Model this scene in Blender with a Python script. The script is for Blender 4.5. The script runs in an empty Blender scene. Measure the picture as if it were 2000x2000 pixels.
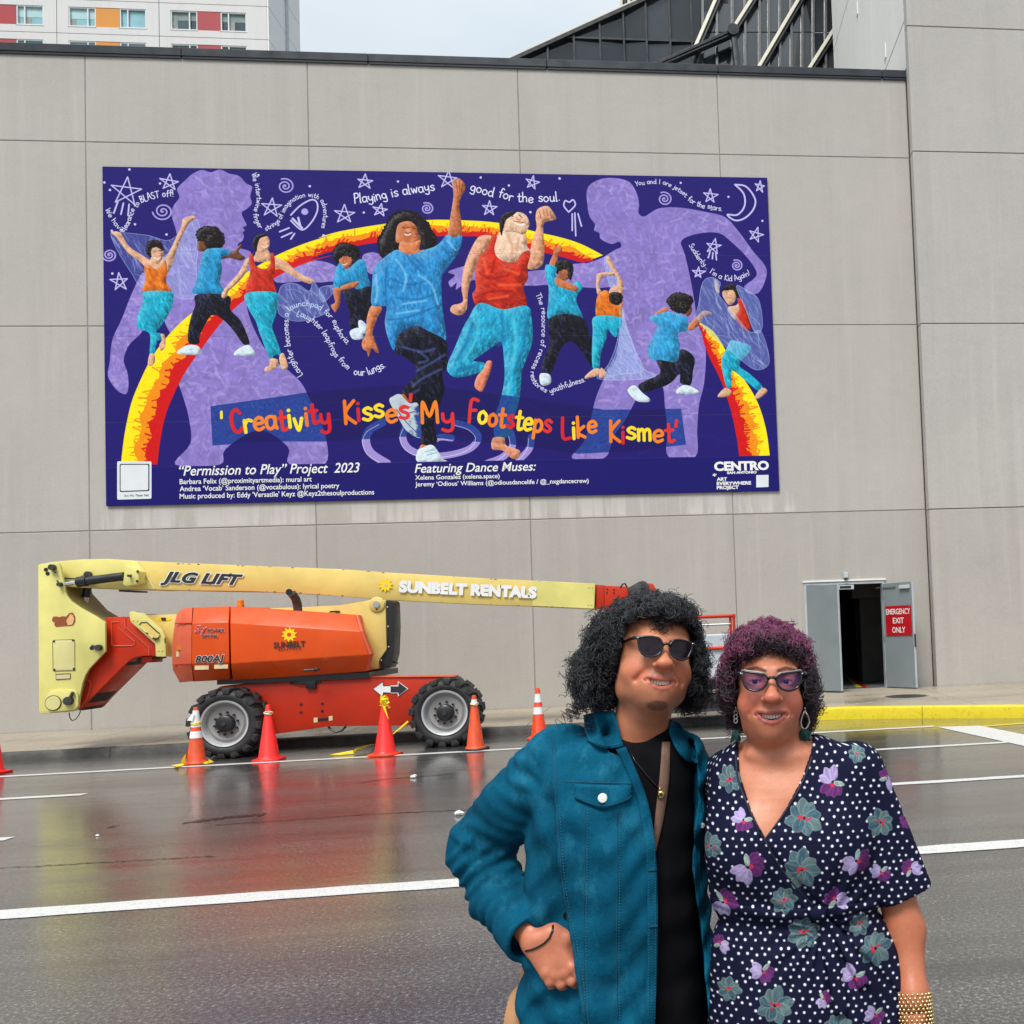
import bpy, bmesh, math, random
import numpy as np
from mathutils import Vector, Matrix
random.seed(7)
RNG = np.random.default_rng(11)
SC = bpy.context.scene
COL = SC.collection

# ------------------------------------------------------------------ camera, sky, sun, exposure
# metres; the concrete wall is the plane y = 0, x runs along it, the road is z = 0
F_PX, CX, CY, PITCH, ROLL, CAM_H, YAW, CAM_D = 1843.4195, 1530.7235, 1138.4721, .0397, .0394, 1.6651, .1197, 18.8848
CA, SA = math.cos(YAW), math.sin(YAW)
CAM = Vector((-CAM_D*SA, -CAM_D*CA, CAM_H))

def yaw2world(X, Y, Z):
    return Vector((X*CA+Y*SA, -X*SA+Y*CA, Z))

def make_camera():
    cd = bpy.data.cameras.new('camera')
    cam = bpy.data.objects.new('camera', cd)
    COL.objects.link(cam)
    cp, sp, cr, sr = math.cos(PITCH), math.sin(PITCH), math.cos(ROLL), math.sin(ROLL)
    V = Vector((0, -sp, cp))
    X = Vector((1, 0, 0))
    r = X*cr - V*sr
    u = X*sr + V*cr
    fw = Vector((0, cp, sp))
    r, u, fw = [yaw2world(*v) for v in (r, u, fw)]
    m = Matrix(((r.x, u.x, -fw.x, CAM.x), (r.y, u.y, -fw.y, CAM.y), (r.z, u.z, -fw.z, CAM.z), (0, 0, 0, 1)))
    cam.matrix_world = m
    cd.sensor_width = 36
    cd.sensor_fit = 'HORIZONTAL'
    cd.lens = F_PX/2000*36
    cd.shift_x = -(CX-1000)/2000
    cd.shift_y = (CY-1000)/2000
    cd.clip_start = .05
    cd.clip_end = 3000
    SC.camera = cam
make_camera()

SUN_EL, SUN_AZ = math.radians(58), math.radians(202)
def make_world():
    w = bpy.data.worlds.new('World')
    SC.world = w
    w.use_nodes = True
    nt = w.node_tree
    nt.nodes.clear()
    N, L = nt.nodes.new, nt.links.new
    out = N('ShaderNodeOutputWorld'); bg = N('ShaderNodeBackground')
    sky = N('ShaderNodeTexSky'); sky.sky_type = 'NISHITA'; sky.sun_disc = False
    sky.sun_elevation = SUN_EL; sky.sun_rotation = SUN_AZ
    sky.air_density = 1.0; sky.dust_density = 3.0; sky.ozone_density = 1.0
    hs = N('ShaderNodeHueSaturation'); hs.inputs['Saturation'].default_value = .32
    L(sky.outputs[0], hs.inputs['Color'])
    # overcast deck: brightness follows the standard overcast sky, (1 + 2 sin(elevation)) / 3, broken by soft cloud noise
    tc = N('ShaderNodeTexCoord'); mp = N('ShaderNodeMapping'); mp.inputs['Scale'].default_value = (1.2, 1.2, 3.0)
    L(tc.outputs['Generated'], mp.inputs['Vector'])
    nz = N('ShaderNodeTexNoise'); nz.inputs['Scale'].default_value = 1.6; nz.inputs['Detail'].default_value = 5
    L(mp.outputs[0], nz.inputs['Vector'])
    cr = N('ShaderNodeValToRGB'); cr.color_ramp.elements[0].position = .3; cr.color_ramp.elements[1].position = .72
    cr.color_ramp.elements[0].color = (4.3, 5.2, 6.0, 1); cr.color_ramp.elements[1].color = (5.9, 6.3, 6.6, 1)
    L(nz.outputs[0], cr.inputs[0])
    sp = N('ShaderNodeSeparateXYZ'); L(tc.outputs['Generated'], sp.inputs[0])
    m1 = N('ShaderNodeMath'); m1.operation = 'MAXIMUM'; L(sp.outputs[2], m1.inputs[0]); m1.inputs[1].default_value = 0.
    m2 = N('ShaderNodeMath'); m2.operation = 'MULTIPLY_ADD'; L(m1.outputs[0], m2.inputs[0]); m2.inputs[1].default_value = .667; m2.inputs[2].default_value = .333
    vm = N('ShaderNodeVectorMath'); vm.operation = 'SCALE'; L(cr.outputs[0], vm.inputs[0]); L(m2.outputs[0], vm.inputs['Scale'])
    mx = N('ShaderNodeMix'); mx.data_type = 'RGBA'; mx.inputs[0].default_value = .85
    L(hs.outputs[0], mx.inputs[6]); L(vm.outputs[0], mx.inputs[7])
    L(mx.outputs[2], bg.inputs['Color']); bg.inputs['Strength'].default_value = .1
    L(bg.outputs[0], out.inputs[0])
    sd = bpy.data.lights.new('sun', 'SUN'); sd.energy = 1.5; sd.angle = math.radians(22); sd.color = (1, .97, .92)
    so = bpy.data.objects.new('sun', sd); COL.objects.link(so)
    d = Vector((math.sin(SUN_AZ)*math.cos(SUN_EL), math.cos(SUN_AZ)*math.cos(SUN_EL), math.sin(SUN_EL)))
    so.rotation_euler = (-d).to_track_quat('-Z', 'Y').to_euler()
make_world()
vs = SC.view_settings
vs.view_transform = 'Standard'; vs.look = 'None'; vs.gamma = 1; vs.exposure = 1.15; vs.use_curve_mapping = False
SC.render.engine = 'CYCLES'
SC.cycles.max_bounces = 6

# ------------------------------------------------------------------ helpers
def ray(px, py):
    uu = (px-CX)/F_PX; vv = -(py-CY)/F_PX
    cr, sr = math.cos(ROLL), math.sin(ROLL)
    u = uu*cr+vv*sr; v = -uu*sr+vv*cr
    c, s = math.cos(PITCH), math.sin(PITCH)
    return yaw2world(u, c-v*s, s+v*c)
def wp(px, py, off):
    """point on the plane y = -off that the photograph shows at (px, py)"""
    d = ray(px, py); return CAM+d*((-off-CAM.y)/d.y)
def gp(px, py, z=0.):
    d = ray(px, py); return CAM+d*((z-CAM.z)/d.z)
def xp(px, py, x):
    d = ray(px, py); return CAM+d*((x-CAM.x)/d.x)

def lin(c):
    c = c/255.
    return c/12.92 if c <= .04045 else ((c+.055)/1.055)**2.4
def rgb(r, g, b): return (lin(r), lin(g), lin(b), 1)

def tag(o, label=None, cat=None, group=None, kind=None):
    if label: o['label'] = label
    if cat: o['category'] = cat
    if group: o['group'] = group
    if kind: o['kind'] = kind
    return o
def empty(name, loc=(0, 0, 0), rz=0.):
    o = bpy.data.objects.new(name, None); COL.objects.link(o)
    o.location = loc; o.rotation_euler = (0, 0, rz); o.empty_display_size = .2
    return o
def adopt(o, parent, world=True):
    """parent o to a thing; world=True: o's vertices are in world coordinates (thing unrotated)"""
    if parent is None: return o
    o.parent = parent
    if world and parent.parent is None: o.location = [-v for v in parent.location]
    return o

class MB:
    def __init__(s): s.v = []; s.f = []
    def add(s, v, f):
        n = len(s.v); s.v += [tuple(p) for p in v]; s.f += [tuple(i+n for i in q) for q in f]; return s
    def box(s, lo, hi):
        x0, y0, z0 = lo; x1, y1, z1 = hi
        return s.add([(x0,y0,z0),(x1,y0,z0),(x1,y1,z0),(x0,y1,z0),(x0,y0,z1),(x1,y0,z1),(x1,y1,z1),(x0,y1,z1)],
                     [(0,3,2,1),(4,5,6,7),(0,1,5,4),(1,2,6,5),(2,3,7,6),(3,0,4,7)])
    def hexa(s, p): # 8 points ordered like box
        return s.add(p, [(0,3,2,1),(4,5,6,7),(0,1,5,4),(1,2,6,5),(2,3,7,6),(3,0,4,7)])
    def tube(s, pts, r, seg=8, cap=True):
        pts = [Vector(p) for p in pts]; n = len(pts)
        rs = r if hasattr(r, '__len__') else [r]*n
        t0 = (pts[1]-pts[0]).normalized()
        a = t0.orthogonal().normalized(); V = []; Fc = []
        for i in range(n):
            t = (pts[min(i+1, n-1)]-pts[max(i-1, 0)])
            t = t.normalized() if t.length > 1e-9 else t0
            a = (a-t*a.dot(t)); a = a.normalized() if a.length > 1e-6 else t.orthogonal().normalized()
            b = t.cross(a)
            for k in range(seg):
                q = 2*math.pi*k/seg
                V.append(pts[i]+(a*math.cos(q)+b*math.sin(q))*rs[i])
        for i in range(n-1):
            for k in range(seg):
                k2 = (k+1) % seg
                Fc.append((i*seg+k, i*seg+k2, (i+1)*seg+k2, (i+1)*seg+k))
        if cap:
            Fc.append(tuple(range(seg))[::-1]); Fc.append(tuple((n-1)*seg+k for k in range(seg)))
        return s.add(V, Fc)
    def cyl(s, p0, p1, r, seg=16, r1=None): return s.tube([p0, p1], [r, r if r1 is None else r1], seg)
    def lathe(s, prof, seg=24, origin=(0, 0, 0), axis='z', close=True):
        """prof: (radius, height) list around an axis"""
        V = []; Fc = []; o = Vector(origin); n = len(prof)
        for r, h in prof:
            for k in range(seg):
                q = 2*math.pi*k/seg; c, d = r*math.cos(q), r*math.sin(q)
                V.append(o+(Vector((c, d, h)) if axis == 'z' else Vector((c, h, d)) if axis == 'y' else Vector((h, c, d))))
        for i in range(n-1):
            for k in range(seg):
                k2 = (k+1) % seg
                Fc.append((i*seg+k, i*seg+k2, (i+1)*seg+k2, (i+1)*seg+k))
        if close:
            Fc.append(tuple(range(seg))[::-1]); Fc.append(tuple((n-1)*seg+k for k in range(seg)))
        return s.add(V, Fc)
    def ell(s, c, r, seg=12, rings=8):
        c = Vector(c); V = []; Fc = []
        for i in range(1, rings):
            t = math.pi*i/rings
            for k in range(seg):
                q = 2*math.pi*k/seg
                V.append(c+Vector((r[0]*math.sin(t)*math.cos(q), r[1]*math.sin(t)*math.sin(q), r[2]*math.cos(t))))
        for i in range(rings-2):
            for k in range(seg):
                k2 = (k+1) % seg
                Fc.append((i*seg+k, (i+1)*seg+k, (i+1)*seg+k2, i*seg+k2))
        top = len(V); V.append(c+Vector((0, 0, r[2]))); V.append(c-Vector((0, 0, r[2])))
        for k in range(seg):
            k2 = (k+1) % seg
            Fc.append((top, k, k2)); Fc.append((top+1, (rings-2)*seg+k2, (rings-2)*seg+k))
        return s.add(V, Fc)
    def prism(s, near, vec):
        """polygon (3-D points) swept along vec"""
        n = len(near); vec = Vector(vec)
        V = [Vector(p) for p in near]; V += [p+vec for p in V]
        Fc = [tuple(range(n)), tuple(range(2*n-1, n-1, -1))]
        for i in range(n):
            j = (i+1) % n; Fc.append((j, i, n+i, n+j))
        return s.add(V, Fc)
    def build(s, name, mat, parent=None, bevel=0., smooth=False, world=True, segs=1, fix=True, mats=None):
        me = bpy.data.meshes.new(name)
        me.from_pydata([tuple(v) for v in s.v], [], s.f)
        if fix or bevel:
            bm = bmesh.new(); bm.from_mesh(me)
            bmesh.ops.recalc_face_normals(bm, faces=bm.faces[:])
            if bevel:
                es = [e for e in bm.edges if len(e.link_faces) == 2 and e.calc_face_angle(0) > .45]
                bmesh.ops.bevel(bm, geom=es, offset=bevel, segments=segs, profile=.5, affect='EDGES', clamp_overlap=True)
            big = [f for f in bm.faces if len(f.verts) > 4]
            if big: bmesh.ops.triangulate(bm, faces=big)
            bm.to_mesh(me); bm.free()
        if smooth:
            me.polygons.foreach_set('use_smooth', [True]*len(me.polygons))
            if smooth != 'all': me.set_sharp_from_angle(angle=math.radians(38))
        if mat: me.materials.append(mat)
        o = bpy.data.objects.new(name, me); COL.objects.link(o)
        adopt(o, parent, world)
        return o

def copy_tree(o, parent=None):
    c = o.copy(); COL.objects.link(c)
    if parent: c.parent = parent; c.matrix_parent_inverse = o.matrix_parent_inverse
    for ch in list(o.children): copy_tree(ch, c)
    return c

def text_mesh(body, size, align='LEFT', shear=0., offset=0., spacing=1., extrude=.0, xscale=1.):
    cu = bpy.data.curves.new('txt', 'FONT'); cu.body = body; cu.size = size; cu.align_x = align
    cu.shear = shear; cu.offset = offset; cu.space_character = spacing; cu.extrude = extrude; cu.resolution_u = 3
    o = bpy.data.objects.new('txt', cu); COL.objects.link(o)
    dg = bpy.context.evaluated_depsgraph_get(); dg.update()
    me = bpy.data.meshes.new_from_object(o.evaluated_get(dg))
    v = np.array([q.co[:] for q in me.vertices]).reshape(-1, 3)
    f = [tuple(p.vertices) for p in me.polygons]
    bpy.data.objects.remove(o); bpy.data.curves.remove(cu); bpy.data.meshes.remove(me)
    v[:, 0] *= xscale
    return v, f
def lettering(name, body, mat, parent, p0, p1, height, off, shear=0., offset=0., spacing=1., depth=.004, fit=True, base_offset=None):
    """flat letters on the plane y=-off, from p0 (left end of baseline) to p1, scaled to fit the width"""
    v, f = text_mesh(body, 1., 'LEFT', shear, offset, spacing)
    x0, x1 = v[:, 0].min(), v[:, 0].max()
    if base_offset is not None:   # an outline keeps the spacing of the letters it surrounds
        w_, _ = text_mesh(body, 1., 'LEFT', shear, base_offset, spacing); x0, x1 = w_[:, 0].min(), w_[:, 0].max()
    p0 = Vector(p0); p1 = Vector(p1); d = p1-p0; W = d.length; d = d/W
    up = Vector((0, 0, 1)); up = (up-d*up.dot(d)).normalized()
    cap = .728
    sx = W/(x1-x0); sy = height/cap
    if not fit: sx = sy
    mb = MB()
    V = [p0+d*((q[0]-x0)*sx)+up*(q[1]*sy)+Vector((0, -depth, 0)) for q in v]
    mb.add(V, f)
    return mb.build(name, mat, parent, fix=False)

# ------------------------------------------------------------------ materials
def nodes_of(name):
    m = bpy.data.materials.new(name); m.use_nodes = True
    nt = m.node_tree; nt.nodes.clear()
    out = nt.nodes.new('ShaderNodeOutputMaterial'); b = nt.nodes.new('ShaderNodeBsdfPrincipled')
    nt.links.new(b.outputs[0], out.inputs[0])
    return m, nt, b, nt.nodes.new, nt.links.new
def ramp(nt, src, stops):
    r = nt.nodes.new('ShaderNodeValToRGB'); e = r.color_ramp.elements
    while len(e) < len(stops): e.new(.5)
    for i, (p, c) in enumerate(stops):
        e[i].position = p; e[i].color = c if hasattr(c, '__len__') else (c, c, c, 1)
    nt.links.new(src, r.inputs[0]); return r.outputs[0]
def noise(nt, scale, detail=4, rough=.55, vec=None, stretch=None, dist=0.):
    n = nt.nodes.new('ShaderNodeTexNoise'); n.inputs['Scale'].default_value = scale
    n.inputs['Detail'].default_value = detail; n.inputs['Roughness'].default_value = rough
    n.inputs['Distortion'].default_value = dist
    if vec is None:
        g = nt.nodes.new('ShaderNodeNewGeometry'); vec = g.outputs['Position']
    if stretch:
        mp = nt.nodes.new('ShaderNodeMapping'); mp.inputs['Scale'].default_value = stretch
        nt.links.new(vec, mp.inputs['Vector']); vec = mp.outputs[0]
    nt.links.new(vec, n.inputs['Vector'])
    return n.outputs[0]
def mixc(nt, fac, a, b, mode='MIX'):
    m = nt.nodes.new('ShaderNodeMix'); m.data_type = 'RGBA'; m.blend_type = mode
    for i, q in ((0, fac), (6, a), (7, b)):
        if hasattr(q, 'links'): nt.links.new(q, m.inputs[i])
        else: m.inputs[i].default_value = q
    return m.outputs[2]
def math_(nt, op, a, b=None, c=None):
    m = nt.nodes.new('ShaderNodeMath'); m.operation = op
    for i, q in enumerate((a, b, c)):
        if q is None: continue
        if hasattr(q, 'links'): nt.links.new(q, m.inputs[i])
        else: m.inputs[i].default_value = q
    return m.outputs[0]
def bump(nt, b, h, strength, dist=.01):
    n = nt.nodes.new('ShaderNodeBump'); n.inputs['Strength'].default_value = strength; n.inputs['Distance'].default_value = dist
    nt.links.new(h, n.inputs['Height']); nt.links.new(n.outputs[0], b.inputs['Normal']); return n
def sc(c, k): return (min(1, c[0]*k), min(1, c[1]*k), min(1, c[2]*k), 1)
def paint(name, c, rough=.45, var=.18, scale=3., metal=0., dirt=None, dirt_amt=0., bump_s=0., bump_d=.002, spec=.5, fine=0.):
    """plain coating with uneven tone, optional dirt in blotches"""
    m, nt, b, N, L = nodes_of(name)
    n1 = noise(nt, scale, 5)
    col = ramp(nt, n1, [(.3, sc(c, 1-var)), (.7, sc(c, 1+var))])
    if fine:
        nf = noise(nt, 160., 2); col = mixc(nt, fine, col, ramp(nt, nf, [(.35, sc(c, .55)), (.65, sc(c, 1.4))]))
    if dirt:
        n2 = noise(nt, scale*2.3, 7, .7)
        col = mixc(nt, ramp(nt, n2, [(.62-.25*dirt_amt, 0.), (.8, dirt_amt)]), col, dirt)
    L(col, b.inputs['Base Color'])
    L(ramp(nt, noise(nt, scale*1.7, 4), [(.3, max(0, rough-.1)), (.7, min(1, rough+.12))]), b.inputs['Roughness'])
    b.inputs['Metallic'].default_value = metal; b.inputs['Specular IOR Level'].default_value = spec
    if bump_s: bump(nt, b, noise(nt, 90., 3), bump_s, bump_d)
    return m
# ------------------------------------------------------------------ materials of the setting
def wall_mat(name, base, streaks=False, var=.09, drip=None):
    m, nt, b, N, L = nodes_of(name)
    col = ramp(nt, noise(nt, .55, 6, .6), [(.3, sc(base, 1-var)), (.7, sc(base, 1+var))])
    col = mixc(nt, .5, col, ramp(nt, noise(nt, 26., 4, .7), [(.3, sc(base, .86)), (.7, sc(base, 1.1))]))
    # rain stains running down
    v = noise(nt, 1.0, 5, .65, stretch=(2.6, 2.6, .16))
    col = mixc(nt, ramp(nt, v, [(.5, 0.), (.72, .3)]), col, sc(base, .78))
    v2 = noise(nt, 1.0, 4, .6, stretch=(5.5, 5.5, .2))
    col = mixc(nt, ramp(nt, v2, [(.56, 0.), (.75, .32)]), col, sc(base, 1.25))
    # grime patches
    g = noise(nt, 1.3, 6, .7, stretch=(1, 1, 1.6))
    col = mixc(nt, ramp(nt, g, [(.6, 0.), (.76, .22)]), col, sc(base, .72))
    if drip:   # lime drips under the mural, between two heights
        z0, z1, x0, x1 = drip
        gm = N('ShaderNodeNewGeometry'); sp = N('ShaderNodeSeparateXYZ'); L(gm.outputs['Position'], sp.inputs[0])
        zf = N('ShaderNodeMapRange'); zf.inputs[1].default_value = z0; zf.inputs[2].default_value = z1; L(sp.outputs[2], zf.inputs[0])
        dr = noise(nt, 1.0, 3, .6, stretch=(4.4, 1, .35))
        f = math_(nt, 'MULTIPLY', ramp(nt, dr, [(.44, 0.), (.56, .75)]), ramp(nt, zf.outputs[0], [(0., .55), (.15, .9), (1., .35)]))
        ins = math_(nt, 'MULTIPLY', math_(nt, 'GREATER_THAN', sp.outputs[2], z0), math_(nt, 'LESS_THAN', sp.outputs[2], z1))
        ix = math_(nt, 'MULTIPLY', math_(nt, 'GREATER_THAN', sp.outputs[0], x0), math_(nt, 'LESS_THAN', sp.outputs[0], x1))
        f = math_(nt, 'MULTIPLY', math_(nt, 'MULTIPLY', f, ins), ix)
        col = mixc(nt, f, col, (.62, .59, .56, 1))
    L(col, b.inputs['Base Color'])
    b.inputs['Roughness'].default_value = .85; b.inputs['Specular IOR Level'].default_value = .25
    h = math_(nt, 'ADD', noise(nt, 60., 5, .7), math_(nt, 'MULTIPLY', noise(nt, 4., 3), 1.2))
    bump(nt, b, h, .5, .012)
    return m
WALL = (.46, .43, .395, 1)
M = {}
M['wall'] = wall_mat('stucco_wall', WALL, drip=(3.83, 4.26, -12.7, .4))
M['wall_low'] = wall_mat('stucco_wall_lower', (.43, .40, .365, 1))
M['tower'] = wall_mat('stucco_tower', (.46, .435, .405, 1))
M['tower_lit_side'] = wall_mat('stucco_tower_lit_side', (.8, .79, .76, 1), var=.04)  # whiter than the front: the side's brighter light is put into its colour
M['joint'] = paint('joint_sealant', (.25, .23, .205, 1), .9)
M['coping'] = paint('coping_metal', (.028, .032, .038, 1), .35, .12, 2., .3)
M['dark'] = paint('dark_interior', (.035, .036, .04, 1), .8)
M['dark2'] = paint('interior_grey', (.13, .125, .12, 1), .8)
M['door'] = paint('door_grey_paint', (.2, .23, .24, 1), .4, .08, 2., dirt=(.12, .13, .13, 1), dirt_amt=.3)
M['frame'] = paint('frame_grey_paint', (.48, .52, .55, 1), .4, .1)
M['steel'] = paint('brushed_steel', (.55, .55, .54, 1), .3, .15, 6., .9)
M['dark_steel'] = paint('dark_steel', (.07, .068, .065, 1), .45, .3, 9., .6)
M['rubber'] = paint('rubber', (.018, .018, .019, 1), .62, .35, 8., dirt=(.07, .065, .06, 1), dirt_amt=.5)
M['black'] = paint('black_plastic', (.012, .012, .014, 1), .4, .2)
M['white'] = paint('white_paint', (.78, .78, .76, 1), .5, .06)
M['sign_red'] = paint('sign_red', rgb(176, 16, 28), .35, .08)

def road_mat():
    m, nt, b, N, L = nodes_of('wet_asphalt')
    gm = N('ShaderNodeNewGeometry'); pos = gm.outputs['Position']
    big = noise(nt, .4, 6, .6, pos, (.5, 1.7, 1))
    agg = noise(nt, 46., 5, .85, pos)
    vo = N('ShaderNodeTexVoronoi'); vo.inputs['Scale'].default_value = 95.; L(pos, vo.inputs['Vector'])
    base = ramp(nt, agg, [(.3, (.012, .012, .012, 1)), (.48, (.042, .0415, .04, 1)), (.58, (.115, .113, .108, 1)), (.66, (.4, .395, .385, 1))])
    pale = ramp(nt, noise(nt, .9, 7, .65, pos, (.25, 1.5, 1)), [(.35, .7), (.68, 1.4)])
    base = mixc(nt, 1., base, pale, 'MULTIPLY')
    # worn wheel tracks and darker tar bands along the lanes
    tar = noise(nt, 1., 6, .62, pos, (.16, 2.4, 1), .5)
    base = mixc(nt, ramp(nt, tar, [(.56, 0.), (.68, .6)]), base, (.022, .022, .024, 1))
    L(base, b.inputs['Base Color'])
    L(ramp(nt, big, [(.3, .18), (.5, .3), (.72, .42)]), b.inputs['Roughness'])
    b.inputs['IOR'].default_value = 1.45
    hb = math_(nt, 'ADD', math_(nt, 'MULTIPLY', agg, 1.), math_(nt, 'MULTIPLY', vo.outputs['Distance'], .6))
    bump(nt, b, hb, .5, .006)
    # water film lying over the grain, thinner on the crowns of the lanes
    film = noise(nt, .55, 6, .65, pos, (.45, 1.9, 1), .4)
    L(ramp(nt, film, [(.36, 1.), (.62, .75)]), b.inputs['Coat Weight']); b.inputs['Coat IOR'].default_value = 1.75
    L(ramp(nt, film, [(.34, .05), (.5, .11), (.68, .22)]), b.inputs['Coat Roughness'])
    bn = N('ShaderNodeBump'); bn.inputs['Strength'].default_value = .16; bn.inputs['Distance'].default_value = .003
    L(math_(nt, 'ADD', agg, math_(nt, 'MULTIPLY', noise(nt, 7., 4, .6, pos, (1., 2.4, 1)), 1.5)), bn.inputs['Height']); L(bn.outputs[0], b.inputs['Coat Normal'])
    return m
M['road'] = road_mat()
def line_mat(name, c, wear=.35):
    m, nt, b, N, L = nodes_of(name)
    n = noise(nt, 14., 6, .75)
    n2 = noise(nt, 75., 4, .75)
    col = mixc(nt, ramp(nt, n, [(.56, 0.), (.74, wear)]), c, (.2, .2, .19, 1))
    col = mixc(nt, ramp(nt, n2, [(.52, 0.), (.64, .7)]), col, (.22, .22, .21, 1))
    L(col, b.inputs['Base Color']); b.inputs['Roughness'].default_value = .35
    bump(nt, b, n2, .25, .004)
    return m
M['line'] = line_mat('road_paint_white', (.66, .66, .64, 1), .6)
M['yline'] = line_mat('road_paint_yellow', (.72, .56, .04, 1), .5)
M['kerb'] = paint('kerb_concrete', (.085, .08, .073, 1), .6, .35, 3., dirt=(.02, .02, .02, 1), dirt_amt=.85, bump_s=.4, bump_d=.01)
def ykerb_mat():
    m, nt, b, N, L = nodes_of('kerb_yellow_paint')
    n = noise(nt, 7., 7, .75, dist=.8)
    col = ramp(nt, n, [(.3, (.5, .38, .008, 1)), (.5, (.7, .55, .012, 1)), (.6, (.66, .5, .015, 1)), (.66, (.38, .28, .02, 1)), (.73, (.14, .115, .05, 1))])
    L(col, b.inputs['Base Color']); b.inputs['Roughness'].default_value = .38
    bump(nt, b, n, .5, .012); return m
M['ykerb'] = ykerb_mat()
def pave_mat():
    m, nt, b, N, L = nodes_of('pavement_concrete')
    gm = N('ShaderNodeNewGeometry'); pos = gm.outputs['Position']
    col = ramp(nt, noise(nt, .9, 6, .65, pos, (.5, 1.4, 1)), [(.3, (.26, .215, .155, 1)), (.55, (.38, .325, .24, 1)), (.75, (.44, .385, .3, 1))])
    col = mixc(nt, ramp(nt, noise(nt, .8, 5, .6, pos, (.35, 1.2, 1)), [(.5, 0.), (.7, .5)]), col, (.17, .155, .13, 1))
    col = mixc(nt, .35, col, ramp(nt, noise(nt, 70., 3), [(.3, (.2, .17, .13, 1)), (.7, (.46, .4, .31, 1))]))
    L(col, b.inputs['Base Color'])
    L(ramp(nt, noise(nt, .7, 5, .6, pos), [(.4, .16), (.62, .55)]), b.inputs['Roughness'])
    bump(nt, b, noise(nt, 60., 4), .2, .004); return m
M['pave'] = pave_mat()

# ------------------------------------------------------------------ ground, road, markings
def sheet(name, pts, z, mat, kind='structure', sub=None):
    mb = MB(); mb.add([(x, y, z) for x, y in pts], [tuple(range(len(pts)))])
    o = mb.build(name, mat, fix=False); o['kind'] = kind; return o
M['ground'] = paint('far_ground', (.1, .1, .095, 1), .9, .2, .2)
sheet('ground', [(-900, -900), (900, -900), (900, 900), (-900, 900)], -.03, M['ground'])
sheet('road', [(-90, -60), (90, -60), (90, -2.6), (-90, -2.6)], 0., M['road'])
def strip(x0, x1, y, w, mat='line', jag=True):
    """painted line with a slightly ragged edge"""
    n = max(2, int((x1-x0)/.18)); V = []; Fc = []
    r = random.Random(int(x0*100+y*10))
    for i in range(n+1):
        x = x0+(x1-x0)*i/n
        V += [(x, y-w/2+r.uniform(-.008, .008), .004), (x, y+w/2+r.uniform(-.008, .008), .004)]
    for i in range(n): Fc.append((2*i, 2*i+2, 2*i+3, 2*i+1))
    mb = MB(); mb.add(V, Fc); o = mb.build('road_marking', M[mat], fix=False); o['kind'] = 'structure'; return o
strip(-45, 1.57, -4.97, .14)
strip(-30, -8.95, -7.05, .14); strip(-1.6, 1.93, -7.06, .13)
strip(-30, -8.15, -9.53, .14); strip(-2.2, 2.4, -9.51, .14)
strip(-45, 2.9, -12.15, .22)
def quad_mark(pts, mat):
    mb = MB(); mb.add([(x, y, .004) for x, y in pts], [tuple(range(len(pts)))])
    o = mb.build('road_marking', M[mat], fix=False); o['kind'] = 'structure'
quad_mark([(1.585, -5.06), (2.2, -5.2), (2.404, -6.42), (3.5, -13.2), (2.95, -13.2), (1.96, -7.2)], 'line')
quad_mark([(2.215, -5.36), (2.215, -5.24), (2.9, -5.13), (2.9, -5.25)], 'yline')
# tar-sealed crack and patches on the asphalt
def tar_crack(pts, w):
    V = []; Fc = []
    for i, (x, y) in enumerate(pts):
        k = w*random.uniform(.4, 1.3)
        V += [(x, y-k, .003), (x, y+k, .003)]
    for i in range(len(pts)-1): Fc.append((2*i, 2*i+2, 2*i+3, 2*i+1))
    mb = MB(); mb.add(V, Fc); o = mb.build('tar_seam', M['tar'], fix=False); o['kind'] = 'structure'
M['tar'] = paint('tar', (.012, .012, .013, 1), .28, .2)
def pxpath(pts): return [gp(x, y).xy[:] for x, y in pts]
def dense(pts, n=40, jit=.012):
    P = np.array(pts); t = np.linspace(0, len(P)-1, n); out = []
    for q in t:
        i = min(int(q), len(P)-2); p = P[i]+(P[i+1]-P[i])*(q-i); out.append((p[0], p[1]+random.gauss(0, jit)))
    return out
tar_crack(dense(pxpath([(700, 1530), (760, 1521), (810, 1518), (895, 1510)])), .018)
tar_crack(dense(pxpath([(420, 1612), (600, 1600), (700, 1592), (800, 1587), (890, 1583), (1000, 1576)])), .014)
tar_crack(dense(pxpath([(357, 1608), (450, 1596), (515, 1592)]), 30, .02), .06)
tar_crack(dense(pxpath([(210, 1617), (228, 1614)]), 10, .02), .05)
tar_crack(dense(pxpath([(0, 1696), (250, 1682), (420, 1672)]), 50, .01), .01)

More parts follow.
